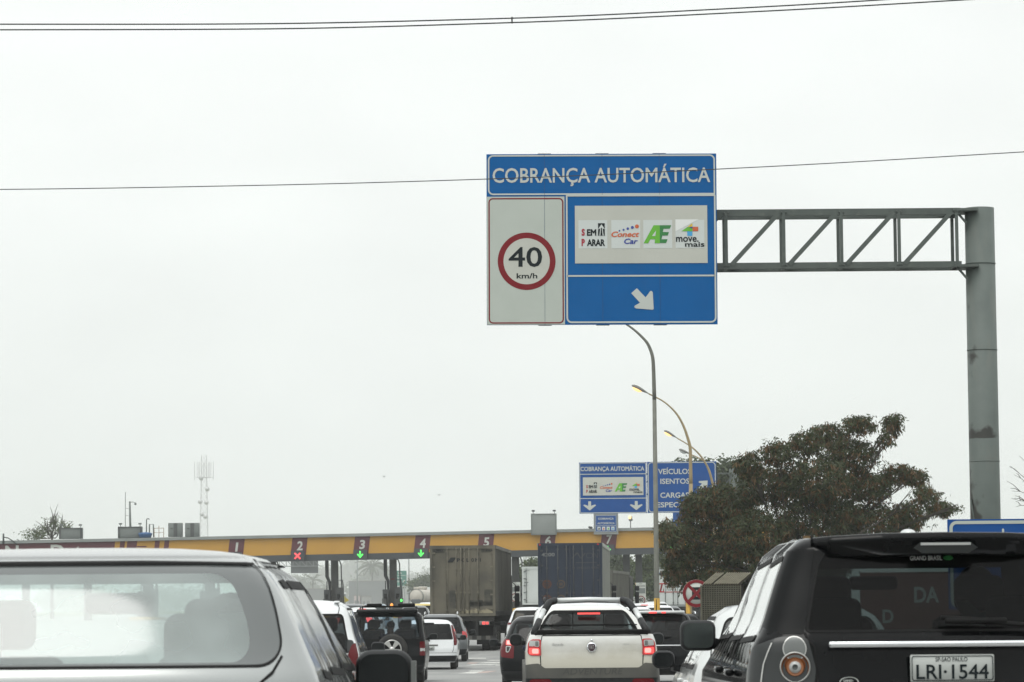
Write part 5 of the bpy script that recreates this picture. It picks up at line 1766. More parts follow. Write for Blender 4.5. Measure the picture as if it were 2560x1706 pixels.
    for x in (-.45, .0, .45):
        add_seat(r, x, 1.0, .66, 'seat_dark', .46, .56, hr=x != 0)
    MB().rbox((-.10, 2.35, 1.52), (.27, .05, .075), .03, 3).build('inside_mirror', ['seat_dark'], r)
    person('passenger seen as a dark outline behind the black sport utility rear glass', (r.location.x + .42, r.location.y + 2.05, r.location.z + .80), 'shirt_grey')
    cl = [(.17, 1.05, 1.42), (.235, 1.05, 1.42), (.30, 1.05, 1.36), (.37, 1.05, 1.375), (.375, 1.05, 1.30), (.33, 1.05, 1.285), (.25, 1.05, 1.30), (.20, 1.05, 1.35)]
    cm = MB().add(cl + [(x, y + .03, z) for x, y, z in cl], [tuple(range(8))[::-1], tuple(range(8, 16))] + [(i, (i + 1) % 8, (i + 1) % 8 + 8, i + 8) for i in range(8)])
    co = cm.build('hanging_cloth', ['shirt_pale'], None, tuple(r.location))
    tag(co, 'pale green cloth hanging inside the black sport utility', 'cloth')
    return r


M['glass_side_black'] = glass_mat('black_car_side_glass', (.05, .06, .06), .55, dust=.03)
black_suv()


# ---- pearl white pick-up
def pickup():
    r = put('pickup_truck', 'pearl white pick-up with black sport bar and lit tail lights', 'pickup', .985, 41.0, dz=.0)
    S = Shell([(.30, .74, .08, 4.2), (.52, .82, .0, 4.4), (.80, .845, .0, 4.4), (1.0, .845, .02, 4.3), (1.10, .83, .02, 3.5), (1.19, .805, .03, 3.1), (1.22, .79, .04, 3.05)], c=.22, n=4.5, cf=.5, nf=2.8, cap=.012, res=.06)
    cuts = [dict(n='tailgate', p=[('r', -.628, .60), ('r', .628, .60), ('r', .628, 1.212), ('r', -.628, 1.212)], m='paint_pearl', r=.012, ol=.012)]
    S.build(r, 'paint_pearl', cuts)
    # cab
    C = thing('cab', None, None); C.parent = r; C.location = (0, 1.75, 0)
    del C
    K = Shell([(1.18, .80, 1.75, 3.2), (1.24, .775, 1.76, 3.1), (1.36, .70, 1.84, 2.95), (1.46, .62, 1.90, 2.8), (1.525, .55, 1.93, 2.68), (1.56, .50, 1.96, 2.6), (1.585, .44, 2.02, 2.5)], c=.18, n=4.5, cf=.3, nf=3, cap=.02, res=.06)
    for o in [x for x in list(bpy.data.objects) if x.name == 'cab' and x.type == 'EMPTY']:
        bpy.data.objects.remove(o)
    kc = [dict(n='rear_window', p=[('r', -.66, 1.20), ('r', .66, 1.20), ('r', .49, 1.505), ('r', -.49, 1.505)], m='glass_mid', r=.03, ol=.05)]
    kc.append(dict(n='side_window', p=[('s', 2.02, 1.24), ('s', 2.95, 1.22), ('s', 2.52, 1.52), ('s', 2.10, 1.52)], m='glass_side', r=.03, mir=True, ol=.03))
    kc.append(dict(n='windshield', p=[('f', .0001, 1.23), ('f', .66, 1.23), ('f', .47, 1.55), ('f', .0001, 1.55)], m='glass_clear', r=0.0, mir=True))
    res = K.build(r, 'paint_pearl', kc, lining='lining')
    res['body'][0].name = 'cab'
    wb = MB().box((0, 1.82, 1.335), (1.3, .02, .016))
    for x in (-.205, .205):
        wb.box((x, 1.85, 1.36), (.014, .02, .30))
    wb.build('window_bar', ['rubber'], r)
    MB().box((.01, 1.83, 1.487), (.30, .03, .024)).build('brake_light', ['lens_lit'], r)
    # bed cover and sport bar
    bc = MB().rbox((0, .95, 1.235), (1.46, 1.75, .05), .02, 2)
    bc.tube([(-.70, .06, 1.262), (.72, .06, 1.262)], .026, 10)
    bc.build('bed_cover', ['rubber'], r)
    sb = MB()
    for sg in (-1, 1):
        sb.tube([(sg * .735, .55, 1.24), (sg * .66, .80, 1.40)], .043, 10, 1)
        sb.tube([(sg * .66, .80, 1.40), (sg * .60, 1.0, 1.53)], .038, 10, 0)
        sb.tube([(sg * .61, .98, 1.50), (sg * .52, 1.30, 1.635), (sg * .44, 1.40, 1.662)], .047, 10, 1)
    sb.tube([(-.46, 1.40, 1.655), (0, 1.40, 1.668), (.46, 1.40, 1.655)], .038, 12, 0)
    sb.build('sport_bar', ['paint_silver2', 'plastic'], r)
    # tail lights
    for sg in (-1, 1):
        t = S.patch('tail_light', [('r', sg * .64, 1.165), ('r', sg * .76, 1.165), ('r', sg * .805, 1.12), ('r', sg * .81, .985), ('r', sg * .77, .955), ('r', sg * .64, .955)], 'lens_bright', r, .010, .03)
        S.patch('reversing_lens', [('r', sg * .665, 1.148), ('r', sg * .78, 1.148), ('r', sg * .795, 1.08), ('r', sg * .665, 1.07)], 'lens_white', t, .013, .02)
        S.patch('lens_block', [('r', sg * .675, 1.138), ('r', sg * .715, 1.138), ('r', sg * .715, 1.08), ('r', sg * .675, 1.08)], 'lens_grey', t, .015, .01)
        S.patch('brake_lens', [('r', sg * .665, 1.05), ('r', sg * .79, 1.055), ('r', sg * .79, .975), ('r', sg * .665, .975)], 'lens_lit', t, .013, .02)
        S.patch('brake_glow', [('r', sg * .675, 1.045), ('r', sg * .755, 1.045), ('r', sg * .755, .985), ('r', sg * .675, .985)], 'lens_hot', t, .015, .02)
        f = MB()
        for y in (.72, 3.25):
            f.lathe([(.34, -.05), (.46, -.05), (.47, .0), (.45, .05), (.34, .05)], (sg * .83, y, .40), 'X', 30)
        f.build('wheel_arch', ['plastic_grey'], r)
    # cladding, bumper
    S.patch('cladding', [('r', -.845, .835), ('r', -.68, .86), ('r', -.60, .80), ('r', .60, .80), ('r', .68, .86), ('r', .845, .835), ('r', .84, .66), ('r', -.84, .66)], 'plastic_grey', r, .006, .02)
    S.patch('bumper', [('r', -.845, .67), ('r', .845, .67), ('r', .83, .34), ('r', -.83, .34)], 'plastic', r, .012, .03)
    for sg in (-1, 1):
        S.patch('fog_reflector', [('r', sg * .52, .66), ('r', sg * .78, .66), ('r', sg * .80, .56), ('r', sg * .50, .56)], 'lens_red', r, .018, .04)
    S.decal('cladding_lettering', 'ADVENTURE', -.38, .795, .40, .715, 'emboss', r, .010, .01, .2)
    S.decal('tailgate_lettering', 'Strada', -.505, 1.115, -.36, 1.085, 'chrome_dull', r, .008, .02, .2)
    S.decal('tailgate_lettering', '1.8 16V', .40, 1.105, .485, 1.090, 'chrome_dull', r, .008, .02, .2)
    MB().lathe([(.001, -.010), (.010, -.010), (.016, -.008), (.016, 0)], (0, .008, 1.150), 'Y', 16).build('lock', ['chrome'], r)
    e = MB().lathe([(.001, -.012), (.052, -.012), (.064, -.004), (.066, .004)], (0, .008, 1.06), 'Y', 28).build('emblem', ['chrome'], r)
    B_ = Board(e, 1, 0, 1.06, -.006, .001)
    B_.poly('emblem_shield', [(-.046, -.030), (-.030, -.044), (.030, -.044), (.046, -.030), (.040, .020), (.018, .048), (-.018, .048), (-.040, .020)], 'emblem_dark', 1)
    B_.text('emblem_lettering', 'FIAT', -.030, -.026, .030, .022, 'chrome_dull', 2, bold=.0)
    add_wheels(r, .80, (.72, 3.25), .33, .21)
    add_mirror(r, -1, .965, 2.75, 1.135, .175, .165, rd=.07, arm=.06)
    add_mirror(r, 1, .965, 2.75, 1.135, .175, .165, rd=.07, arm=.06)
    it = MB(); it.rbox((0, 2.95, 1.05), (1.3, .4, .2), .06, 3); it.build('dashboard', ['trim'], r)
    for x in (-.36, .36):
        add_seat(r, x, 2.15, .66, 'seat_dark', .50, .60)
    MB().rbox((0, 2.58, 1.43), (.24, .04, .065), .02, 2).build('inside_mirror', ['seat_dark'], r)
    person('driver of the pearl white pick-up with elbow out of the left window in navy sleeve', (r.location.x - .42, r.location.y + 2.28, r.location.z + .66), 'shirt_navy', 'hair', 'skin2', 0, 'l')
    return r


pickup()


# ---- generic passenger car
def passenger(name, label, cat, X, Y, W=1.7, H=1.5, LEN=4.0, pm='paint_white', yaw=0.0, gm='glass_dark', rear=(.05, .16, .30, .40), n=3.6, c=.28, lights='lens_red', lz=(.55, .62), res=.09, brake=None, rails=False, seats=True, group=None, mirrors='plastic', glassz=None, lx=.72, brake2=None, dz=0.0, lining='lining', waist=.965, topw=.69, belt=.60, lampoly=None, rearglass=True, gtop=.13, mirror_glass='mirror_dark', roofp=None):
    r = put(name, label, cat, X, Y, yaw, group, dz)
    wd = W / 2
    zb = belt * H
    dzv = H - zb
    S = Shell([(.22, wd * .90, .07, LEN - .08), (.40, wd * .975, .0, LEN), (.60, wd, .0, LEN - .01), (zb - .12, wd * .995, .03, LEN - .14), (zb, wd * waist, rear[0], LEN - 1.05), (zb + dzv * .35, wd * (waist + topw) / 2 * 1.03, rear[1], LEN - 1.42), (zb + dzv * .72, wd * (topw + .06), rear[2], LEN - 1.85), (H - .085, wd * topw * .985, rear[3], LEN - 2.05), (H - .05, wd * topw * .88, rear[3] + .08, LEN - 2.2)], c=c, n=n, cf=.45, nf=2.8, cap=.05, res=res)
    gz0, gz1 = glassz or (zb + .02, H - gtop)
    g0, g1 = float(S.fw(gz0)) - .105, float(S.fw(gz1)) - .075
    cuts = []
    if rearglass:
        cuts.append(dict(n='rear_window', p=[('r', -g0, gz0), ('r', g0, gz0), ('r', g1, gz1), ('r', -g1, gz1)], m=gm, r=.05, ol=.02))
    y0 = rear[3] + .28
    y3 = LEN - 1.35
    ym = (y0 + y3) / 2
    for a, b, sh in ((y0, ym - .04, 0), (ym + .04, y3, .74)):
        cuts.append(dict(n='side_window', p=[('s', a, zb + .03), ('s', b, zb + .02), ('s', b - sh, H - .13), ('s', a + .08, H - .13)], m='glass_side', r=.04, mir=True, ol=.03))
    cuts.append(dict(n='windshield', p=[('f', .0001, zb + .04), ('f', wd * .78, zb + .04), ('f', wd * .62, H - .10), ('f', .0001, H - .10)], m='glass_clear', r=0.0, mir=True))
    S.build(r, pm, cuts, lining=lining)
    for sg in (-1, 1):
        if lampoly:
            t = S.patch('tail_light', [('r', sg * x, z) for x, z in lampoly], lights, r, .008, .03)
        else:
            t = S.patch('tail_light', [('r', sg * wd * lx, H * lz[1]), ('r', sg * wd * .955, H * lz[1]), ('r', sg * wd * .975, H * lz[0]), ('r', sg * wd * (lx + .02), H * lz[0])], lights, r, .008, .03)
        if brake2:
            S.patch('brake_lens', [('r', sg * x, z) for x, z in brake2], 'lens_lit', t, .011, .02)
    S.patch('lower_bumper', [('r', -wd * .97, .42), ('r', wd * .97, .42), ('r', wd * .9, .24), ('r', -wd * .9, .24)], 'plastic', r, .006, .02)
    if brake:
        MB().box((0, float(S.fr(H - .09)) + .0, H - .085), (.32, .03, .028)).build('brake_light', [brake], r)
    if rails:
        for sg in (-1, 1):
            x = sg * wd * topw * .86
            MB().tube([(x, .45, H - .02), (x, .55, H + .045), (x, 1.2, H + .06), (x, LEN - 2.35, H + .05), (x, LEN - 2.25, H - .01)], .018, 8).build('roof_rail', [rails], r)
    add_wheels(r, wd * .95, (LEN * .19, LEN * .80), .31, .19)
    if mirrors:
        for sg in (-1, 1):
            add_mirror(r, sg, wd + .13, LEN - 1.55, zb + .05, .19, .15, mat=mirrors, glass=mirror_glass, rd=.05, arm=.05)
    it = MB(); it.rbox((0, LEN - 1.35, zb - .08), (W * .8, .5, .2), .06, 3); it.box((0, LEN * .45, .36), (W * .85, LEN * .55, .08)); it.build('dashboard', ['trim'], r)
    if seats:
        for x in (-.37, .37):
            add_seat(r, x, LEN * .50, H * .37, 'seat_dark', .48, H * .36)
            add_seat(r, x, LEN * .28, H * .37, 'seat_dark', .50, H * .34)
    return r, S


# ---- white people carrier behind the silver car
r, S = passenger('people_carrier', 'white people carrier with tall dark rear window and tall red tail light', 'car', -2.93, 42.0, 1.80, 1.70, 4.3, 'paint_white', gm='glass_dark', rear=(.05, .16, .27, .34), n=4.0, c=.26, topw=.76, belt=.58, waist=.985, lampoly=[(.79, 1.10), (.835, 1.13), (.875, .95), (.885, .70), (.73, .70), (.735, .95)], lights='lens_red', res=.06, gtop=.20, mirrors='plastic')
for sg in (-1, 1):
    S.patch('light_surround', [('r', sg * .735, 1.17), ('r', sg * .80, 1.16), ('r', sg * .84, 1.08), ('r', sg * .735, 1.0)], 'lens_smoke', r, .006, .02)
    t = S.patch('lower_lens', [('r', sg * .73, .70), ('r', sg * .885, .70), ('r', sg * .87, .58), ('r', sg * .74, .58)], 'lens_white', r, .009, .02)
    S.patch('indicator', [('r', sg * .76, .67), ('r', sg * .85, .67), ('r', sg * .85, .62), ('r', sg * .76, .62)], 'lens_amber', t, .011, .01)
    S.strip('roof_seam', [('r', sg * .60, 1.63), ('r', sg * .605, 1.5)], .010, 'rubber', r)
MB().rbox((.585, .52, 1.665), (.07, .22, .03), .01, 2).build('roof_gutter', ['paint_white'], r)

# ---- black off-roader with spare wheel
r, S = passenger('off_roader', 'black boxy off-roader with spare wheel on its tail and roof bars', 'car', -2.93, 74.0, 1.76, 1.70, 3.9, 'paint_black2', gm='glass_blue', rear=(.03, .09, .16, .20), n=5.5, c=.22, topw=.845, belt=.585, waist=.985, lampoly=[(.745, .955), (.86, .955), (.87, .63), (.745, .63)], lights='lens_red', res=.07, gtop=.17, rails='plastic')
for sg in (-1, 1):
    S.patch('reversing_lens', [('r', sg * .755, .80), ('r', sg * .855, .80), ('r', sg * .86, .73), ('r', sg * .755, .73)], 'lens_white', r, .012, .01)
MB().rbox((0, .16, 1.655), (1.42, .30, .10), .045, 3).build('spoiler', ['paint_black2'], r)
sw = MB().lathe([(.18, .02), (.30, .0), (.345, -.03), (.355, -.10), (.345, -.17), (.30, -.20), (.225, -.19)], (.12, -.02, .78), 'Y', 34)
so_ = sw.build('spare_wheel', ['tyre'], r)
al = MB().lathe([(.225, -.185), (.215, -.195), (.195, -.19)], (.12, -.02, .78), 'Y', 30)
for k in range(5):
    a = 2 * PI * k / 5 + PI / 2 + .63
    ca, sa = math.cos(a), math.sin(a)
    al.add([(.12 + ca * .05 - sa * .028, -.205, .78 + sa * .05 + ca * .028), (.12 + ca * .05 + sa * .028, -.205, .78 + sa * .05 - ca * .028), (.12 + ca * .21 + sa * .062, -.205, .78 + sa * .21 - ca * .062), (.12 + ca * .21 - sa * .062, -.205, .78 + sa * .21 + ca * .062)], [(0, 1, 2, 3)])
al.lathe([(.001, -.215), (.05, -.212), (.06, -.20)], (.12, -.02, .78), 'Y', 18)
al.build('alloy_rim', ['alloy'], so_)
cr = MB().bar((-.62, .9, 1.76), (.62, .9, 1.76), .04)
cr.rbox((-.33, .9, 1.80), (.36, .12, .07), .03, 2); cr.rbox((.42, .9, 1.80), (.40, .12, .07), .03, 2)
cr.build('roof_bars', ['rubber'], r)
MB().tube([(.0, .45, 1.70), (-.03, .46, 1.98)], .008, 6).build('aerial', ['rubber'], r)
for dx, dy, lb in ((-.40, 1.40, 'driver as a dark head and shoulders through the off-roader rear window'), (.05, .95, 'smaller passenger beside the driver seen through the off-roader rear window')):
    person(lb, (r.location.x + dx, r.location.y + dy, r.location.z + (.66 if dx < 0 else .62)), 'shirt_navy', 'hair', 'skin2')

# ---- white hatchback with plate
r, S = passenger('hatchback', 'white hatchback with wide licence plate and slim tall red lights', 'car', -2.52, 95.0, 1.68, 1.49, 3.9, 'paint_white', gm='glass_dark', rear=(.05, .13, .22, .28), n=3.8, c=.26, topw=.755, belt=.59, lampoly=[(.635, 1.32), (.68, 1.30), (.80, .93), (.80, .72), (.73, .72), (.70, 1.0)], lights='lens_red', res=.08, gtop=.15, mirrors='plastic')
add_plate(r, -.06, -.02, .64, 'LHO-5347', .42, .13)
MB().rbox((-.05, .02, .73), (.62, .05, .035), .01, 2).build('plate_recess', ['plastic_grey'], r)
MB().rbox((-.03, .235, 1.375), (.34, .04, .035), .01, 2).build('brake_light', ['plastic'], r)
e = MB().lathe([(.001, -.01), (.05, -.01), (.055, .0)], (0, 0, 0), 'Y', 18).build('emblem', ['lens_smoke'], r, (-.02, .015, .86)); e.scale = (1, 1, .5)
MB().tube([(.0, .04, .93), (.25, .045, .94)], .012, 6).build('wiper', ['rubber'], r)
for sg in (-1, 1):
    S.strip('tailgate_seam', [('r', sg * .72, .86), ('r', sg * .72, .60), ('r', sg * .68, .52)], .012, 'rubber', r)
S.strip('bumper_seam', [('r', -.80, .50), ('r', .80, .50)], .010, 'plastic_grey', r)

# ---- dark estate ahead of it
r, S = passenger('estate_car', 'dark grey estate car with roof rails just ahead of the white hatchback', 'car', -2.45, 107.0, 1.80, 1.60, 4.5, 'paint_grey', gm='glass_mid', rear=(.05, .2, .42, .55), topw=.70, belt=.58, lampoly=[(.70, 1.02), (.85, .98), (.87, .80), (.72, .82)], lights='lens_bright', res=.09, rails='paint_silver2')

# ---- black hatchback with lit light
r, S = passenger('hatchback', 'black hatchback with a lit red tail light left of the pick-up', 'car', .545, 64.0, 1.68, 1.53, 3.8, 'paint_black2', gm='glass_dark', rear=(.06, .18, .34, .45), n=3.0, c=.36, topw=.66, belt=.60, lampoly=[(.57, 1.05), (.73, 1.06), (.80, .95), (.80, .70), (.56, .67), (.55, .90)], lights='lens_red', brake2=[(.59, 1.03), (.70, 1.03), (.71, .94), (.58, .93)], res=.07, roofp=None)
for sg in (-1, 1):
    S.patch('brake_glow', [('r', sg * .605, 1.02), ('r', sg * .685, 1.02), ('r', sg * .69, .945), ('r', sg * .60, .945)], 'lens_hot', r, .015, .02)
    S.patch('reversing_lens', [('r', sg * .60, .915), ('r', sg * .71, .92), ('r', sg * .71, .79), ('r', sg * .655, .79)], 'lens_white', r, .012, .03)
    S.patch('lens_block', [('r', sg * .625, .90), ('r', sg * .695, .905), ('r', sg * .695, .81), ('r', sg * .66, .81)], 'lens_smoke', r, .014, .02)

# ---- pale silver van with rails in front of the pick-up
r, S = passenger('sport_utility', 'white sport utility with black roof rails mostly hidden by the pick-up', 'car', 1.12, 52.0, 1.84, 1.70, 4.4, 'paint_white', gm='glass_dark', rear=(.04, .12, .24, .32), topw=.78, belt=.58, lampoly=[(.72, 1.1), (.87, 1.1), (.88, .85), (.74, .85)], res=.08, rails='plastic', mirror_glass='mirror')

# ---- black crossover with top brake light
r, S = passenger('crossover', 'black crossover with lit top brake light and short aerial right of the pick-up', 'car', 3.14, 70.0, 1.86, 1.63, 4.4, 'paint_black2', gm='glass_dark', rear=(.05, .18, .34, .44), topw=.715, belt=.59, n=3.4, c=.3, lampoly=[(.62, 1.0), (.86, .98), (.86, .86), (.64, .90)], res=.07, gtop=.12)
MB().rbox((0, .36, 1.585), (1.18, .28, .06), .025, 3).build('spoiler', ['paint_silver2'], r)
bl = MB()
for x, w_ in ((-.11, .17), (.13, .09)):
    bl.box((x, .215, 1.575), (w_, .02, .035))
bl.build('brake_light', ['lens_lit'], r)
MB().tube([(-.02, .5, 1.61), (-.02, .40, 1.86)], [.014, .008], 6).build('aerial', ['rubber'], r)
MB().rbox((.02, .02, .86), (.95, .03, .028), .008, 2).build('chrome_strip', ['chrome'], r)
e = MB().lathe([(.001, -.012), (.075, -.012), (.08, .0)], (0, 0, 0), 'Y', 20).build('emblem', ['chrome_dull'], r, (.03, .02, .965)); e.scale = (1, 1, .5)
B_ = Board(e, 1, 0, 0, -.014, .001)
B_.poly('emblem_field', [(.068 * math.cos(a), .068 * math.sin(a)) for a in np.linspace(0, 2 * PI, 20, endpoint=False)], 'ink', 1)
B_.text('emblem_lettering', 'KIA', -.042, -.036, .042, .036, 'letter', 2, bold=.03)
MB().tube([(-.30, .06, 1.03), (.28, .07, 1.05)], .02, 8).build('wiper', ['rubber'], r)
MB().rbox((0, .02, .80), (.56, .03, .04), .01, 2).build('plate_light', ['plastic'], r)

# ---- silver hatchback ahead of the black sport utility
r, S = passenger('hatchback', 'shiny silver hatchback with black mirror between pick-up and black sport utility', 'car', 2.30, 25.5, 1.76, 1.49, 4.1, 'paint_silver2', gm='glass_clear', rear=(.06, .20, .38, .50), n=3.4, c=.32, topw=.70, belt=.625, lampoly=[(.62, .84), (.80, .84), (.86, .80), (.87, .66), (.66, .66)], lights='lens_bright', res=.06, mirrors=None, lining='lining')
for sg in (-1, 1):
    S.strip('tailgate_seam', [('r', sg * .66, 1.40), ('r', sg * .71, 1.18), ('r', sg * .73, .95), ('r', sg * .70, .6)], .010, 'rubber', r)
    add_mirror(r, sg, 1.0, 2.55, 1.0, .20, .155, rd=.065, arm=.06, glass='mirror_dark', dz=-.03)
    for y in (1.35, 2.25):
        MB().rbox((sg * .875, y, .83), (.05, .19, .04), .015, 3).build('door_handle', ['paint_silver2'], r)

# ---- distant queue
FAR = 'small cars queueing near the toll booths'


def far_car(name, label, px, py, D, W, H, pm, gm='glass_dark', **k):
    p = at(px, py, D)
    return passenger(name, label, 'car', p.x, D, W, H, 4.0, pm, gm=gm, res=.16, group=FAR, seats=False, dz=p.z - g(D) - H, **k)


far_car('sport_utility', 'white sport utility with slanted red light just left of the pick-up roof', 1327, 1518, 118, 1.8, 1.62, 'paint_white', lampoly=[(.50, 1.04), (.82, 1.06), (.88, .98), (.5, .98)])
far_car('hatchback', 'white hatchback with small rear window left of the yellow pole base', 1590, 1517, 128, 1.72, 1.5, 'paint_white', lampoly=[(.60, .98), (.80, .98), (.84, .75), (.66, .75)], lights='lens_bright')
far_car('sport_utility', 'dark glassed white car with lit roof brake light behind the white hatchback', 1612, 1508, 150, 1.8, 1.55, 'paint_white', brake='lens_lit', lampoly=[(.60, .98), (.84, .98), (.86, .80), (.66, .80)], lights='lens_bright')
far_car('estate_car', 'pale silver car roof farthest in the queue left of the lamp pole', 1640, 1504, 178, 1.8, 1.55, 'paint_silver2')
far_car('hatchback', 'white hatchback with lit tail lights right of the yellow pole base', 1648, 1513, 140, 1.7, 1.5, 'paint_white', lights='lens_lit', lampoly=[(.60, .90), (.80, .90), (.84, .70), (.66, .70)])
far_car('saloon_car', 'dark grey car with red lights beside the white hatchback near the tan post', 1668, 1515, 150, 1.75, 1.45, 'paint_grey', lights='lens_bright')
far_car('saloon_car', 'black car with chrome roof edge right of the black crossover', 1698, 1534, 98, 1.75, 1.45, 'paint_black2', rails='chrome')
far_car('estate_car', 'dark car roof at far left of the queue beyond the white people carrier', 876, 1510, 150, 1.8, 1.6, 'paint_grey')
far_car('saloon_car', 'small white car with lit red light beyond the white people carrier', 882, 1523, 128, 1.75, 1.45, 'paint_white', lights='lens_lit', lampoly=[(.5, 1.1), (.84, 1.1), (.86, .85), (.6, .85)])
far_car('pickup_car', 'black car roof between the booths beyond the off-roader', 897, 1512, 165, 1.8, 1.5, 'paint_black2')
far_car('saloon_car', 'white car with pale windows beyond the off-roader roof bars', 905, 1518, 140, 1.75, 1.45, 'paint_silver2', brake='lens_lit')
far_car('people_carrier', 'blue grey car with big windscreen left of the lane 3 booth', 934, 1509, 172, 1.85, 1.6, 'paint_blue', gm='glass_mid')
far_car('saloon_car', 'grey car beside the yellow van beyond the off-roader', 1036, 1514, 165, 1.75, 1.45, 'paint_grey')
far_car('van', 'yellow van under a white light bar near lane 4', 1052, 1509, 180, 1.9, 1.7, 'paint_yellow', rails='paint_silver2')
far_car('saloon_car', 'white car behind the yellow van near lane 4', 1070, 1506, 205, 1.75, 1.5, 'paint_white')


# ---- lorries
M['stain'] = pmat('dark_stain', (.040, .040, .034), .85, col2=(.09, .085, .066), scale=2.5, lo=.45, hi=.65)
M['rod_tan'] = pmat('rod_tan', (.17, .155, .115), .7, col2=(.07, .065, .05), scale=3)
def lorry(name, label, X, Y, yaw, W, ztop, zfl, LEN, rear_m, side_m, style, group=None, cab='chassis'):
    r = put(name, label, 'lorry', X, Y, R(yaw), group)
    hw_ = W / 2
    b = MB()
    b.box((0, LEN / 2 + .06, (ztop + zfl) / 2), (W, LEN, ztop - zfl))
    nr = int(LEN / .55)
    for sg in (-1, 1):
        for i in range(nr):
            b.box((sg * (hw_ + .012), .3 + i * LEN / nr, (ztop + zfl) / 2), (.024, .07, ztop - zfl - .3), 0)
        b.box((sg * hw_, LEN / 2, ztop - .07), (.07, LEN, .14), 0)
        b.box((sg * hw_, LEN / 2, zfl + .1), (.07, LEN, .20), 1)
    b.build('cargo_box', [side_m, 'chassis'], r)
    fr_ = MB()
    for sg in (-1, 1):
        fr_.box((sg * (hw_ - .05), .02, (ztop + zfl) / 2), (.11, .10, ztop - zfl))
    fr_.box((0, .02, ztop - .07), (W - .2, .10, .14)); fr_.box((0, .02, zfl + .06), (W - .2, .10, .12))
    fr_.build('rear_frame', [style.get('frame', rear_m)], r)
    dw = (W - .24) / 2
    for sg in (-1, 1):
        d = MB().box((sg * (dw / 2 + .008), .03, (ztop + zfl) / 2), (dw, .06, ztop - zfl - .28)).build('cargo_door', [rear_m], r)
        rod = MB()
        for q in style.get('rods', (.10, .30, .9)):
            x = sg * (dw * q)
            rod.tube([(x, -.03, zfl + .10), (x, -.03, ztop - .10)], .022, 6)
            for zz in (zfl + .25, (zfl * 2 + ztop) / 3, (zfl + 2 * ztop) / 3, ztop - .25):
                rod.box((x, -.02, zz), (.09, .06, .07))
        rod.build('locking_rod', [style.get('rod_m', rear_m)], d)
        hg = MB()
        for k in range(5):
            hg.box((sg * (dw - .02), -.02, zfl + .3 + k * (ztop - zfl - .6) / 4), (.12, .05, .06))
        hg.build('hinge', [style.get('rod_m', rear_m)], d)
    ch = MB()
    for sg in (-1, 1):
        ch.box((sg * .5, LEN / 2, zfl - .18), (.12, LEN - .4, .26))
    ch.box((0, .1, zfl - .10), (W * .96, .12, .18))
    ch.box((0, 1.4, zfl - .6), (W * .9, .06, .7))
    ch.build('chassis', ['chassis'], r)
    bp = MB()
    for i in range(14):
        x = -hw_ + .12 + i * (W - .24) / 13
        bp.box((x, .05, .52), ((W - .24) / 13.001, .08, .16), i % 2)
    bp.build('striped_bumper', ['marking' if style.get('bright') else 'plastic_grey', 'lens_red' if style.get('bright') else 'chassis'], r)
    for sg in (-1, 1):
        ar = MB().box((sg * .55, .1, (zfl + .5) / 2), (.10, .10, zfl - .62)); ar.build('bumper_arm', ['chassis'], r)
        tl_ = MB().rbox((sg * .86, .0, zfl - .28), (.42, .07, .16), .02, 2).build('tail_light', ['lens_grey'], r)
        lens = MB()
        lens.box((sg * .83, -.04, zfl - .28), (.12, .02, .11)); lens.box((sg * .97, -.04, zfl - .28), (.10, .02, .10))
        lens.build('red_lens', [style.get('lit', 'lens_red')], tl_)
        fl = MB().box((sg * .82, .95, .62), (.66, .02, .75)); fl.build('mud_flap', ['rubber'], r)
    wy = [1.6, 2.85, 4.1] if LEN > 10 else [1.4, 2.6]
    for y in wy:
        for sg in (-1, 1):
            t = MB()
            for xo in (0, -.30):
                t.lathe([(.28, -.13), (.46, -.14), (.50, -.10), (.50, .10), (.46, .14), (.28, .13)], (sg * (hw_ - .18) + sg * xo, 0, .5), 'X', 24)
            wo = t.build('wheel', ['tyre'], r, (0, y, 0))
            MB().lathe([(.001, sg * .10), (.12, sg * .16), (.26, sg * .05), (.28, sg * .12)], (sg * (hw_ - .18), 0, .5), 'X', 18).build('rim', ['alloy'], wo)
    # tractor unit
    yc = LEN + .9
    c_ = MB().rbox((0, yc + 1.0, 1.95), (2.42, 2.1, 2.5), .14, 3)
    c_.rbox((0, yc + .9, .85), (2.3, 2.4, .5), .08, 2)
    cb = c_.build('cab', [cab], r)
    MB().box((0, yc + 2.06, 2.35), (2.1, .02, .85)).build('cab_windshield', ['glass_mid'], cb)
    for sg in (-1, 1):
        m_ = MB().rbox((sg * (1.42), yc + 1.9, 2.05), (.22, .14, .62), .05, 3).rbox((sg * 1.42, yc + 1.9, 2.55), (.24, .14, .26), .05, 3)
        m_.tube([(sg * 1.18, yc + 1.95, 2.85), (sg * 1.34, yc + 1.95, 2.72), (sg * 1.36, yc + 1.95, 1.7), (sg * 1.18, yc + 1.95, 1.68)], .025, 6)
        m_.build('mirror', ['plastic'], r)
        t = MB().lathe([(.28, -.14), (.46, -.15), (.5, -.1), (.5, .1), (.46, .15), (.28, .14)], (sg * 1.05, yc + 1.4, .5), 'X', 24)
        t.build('wheel', ['tyre'], r)
    return r


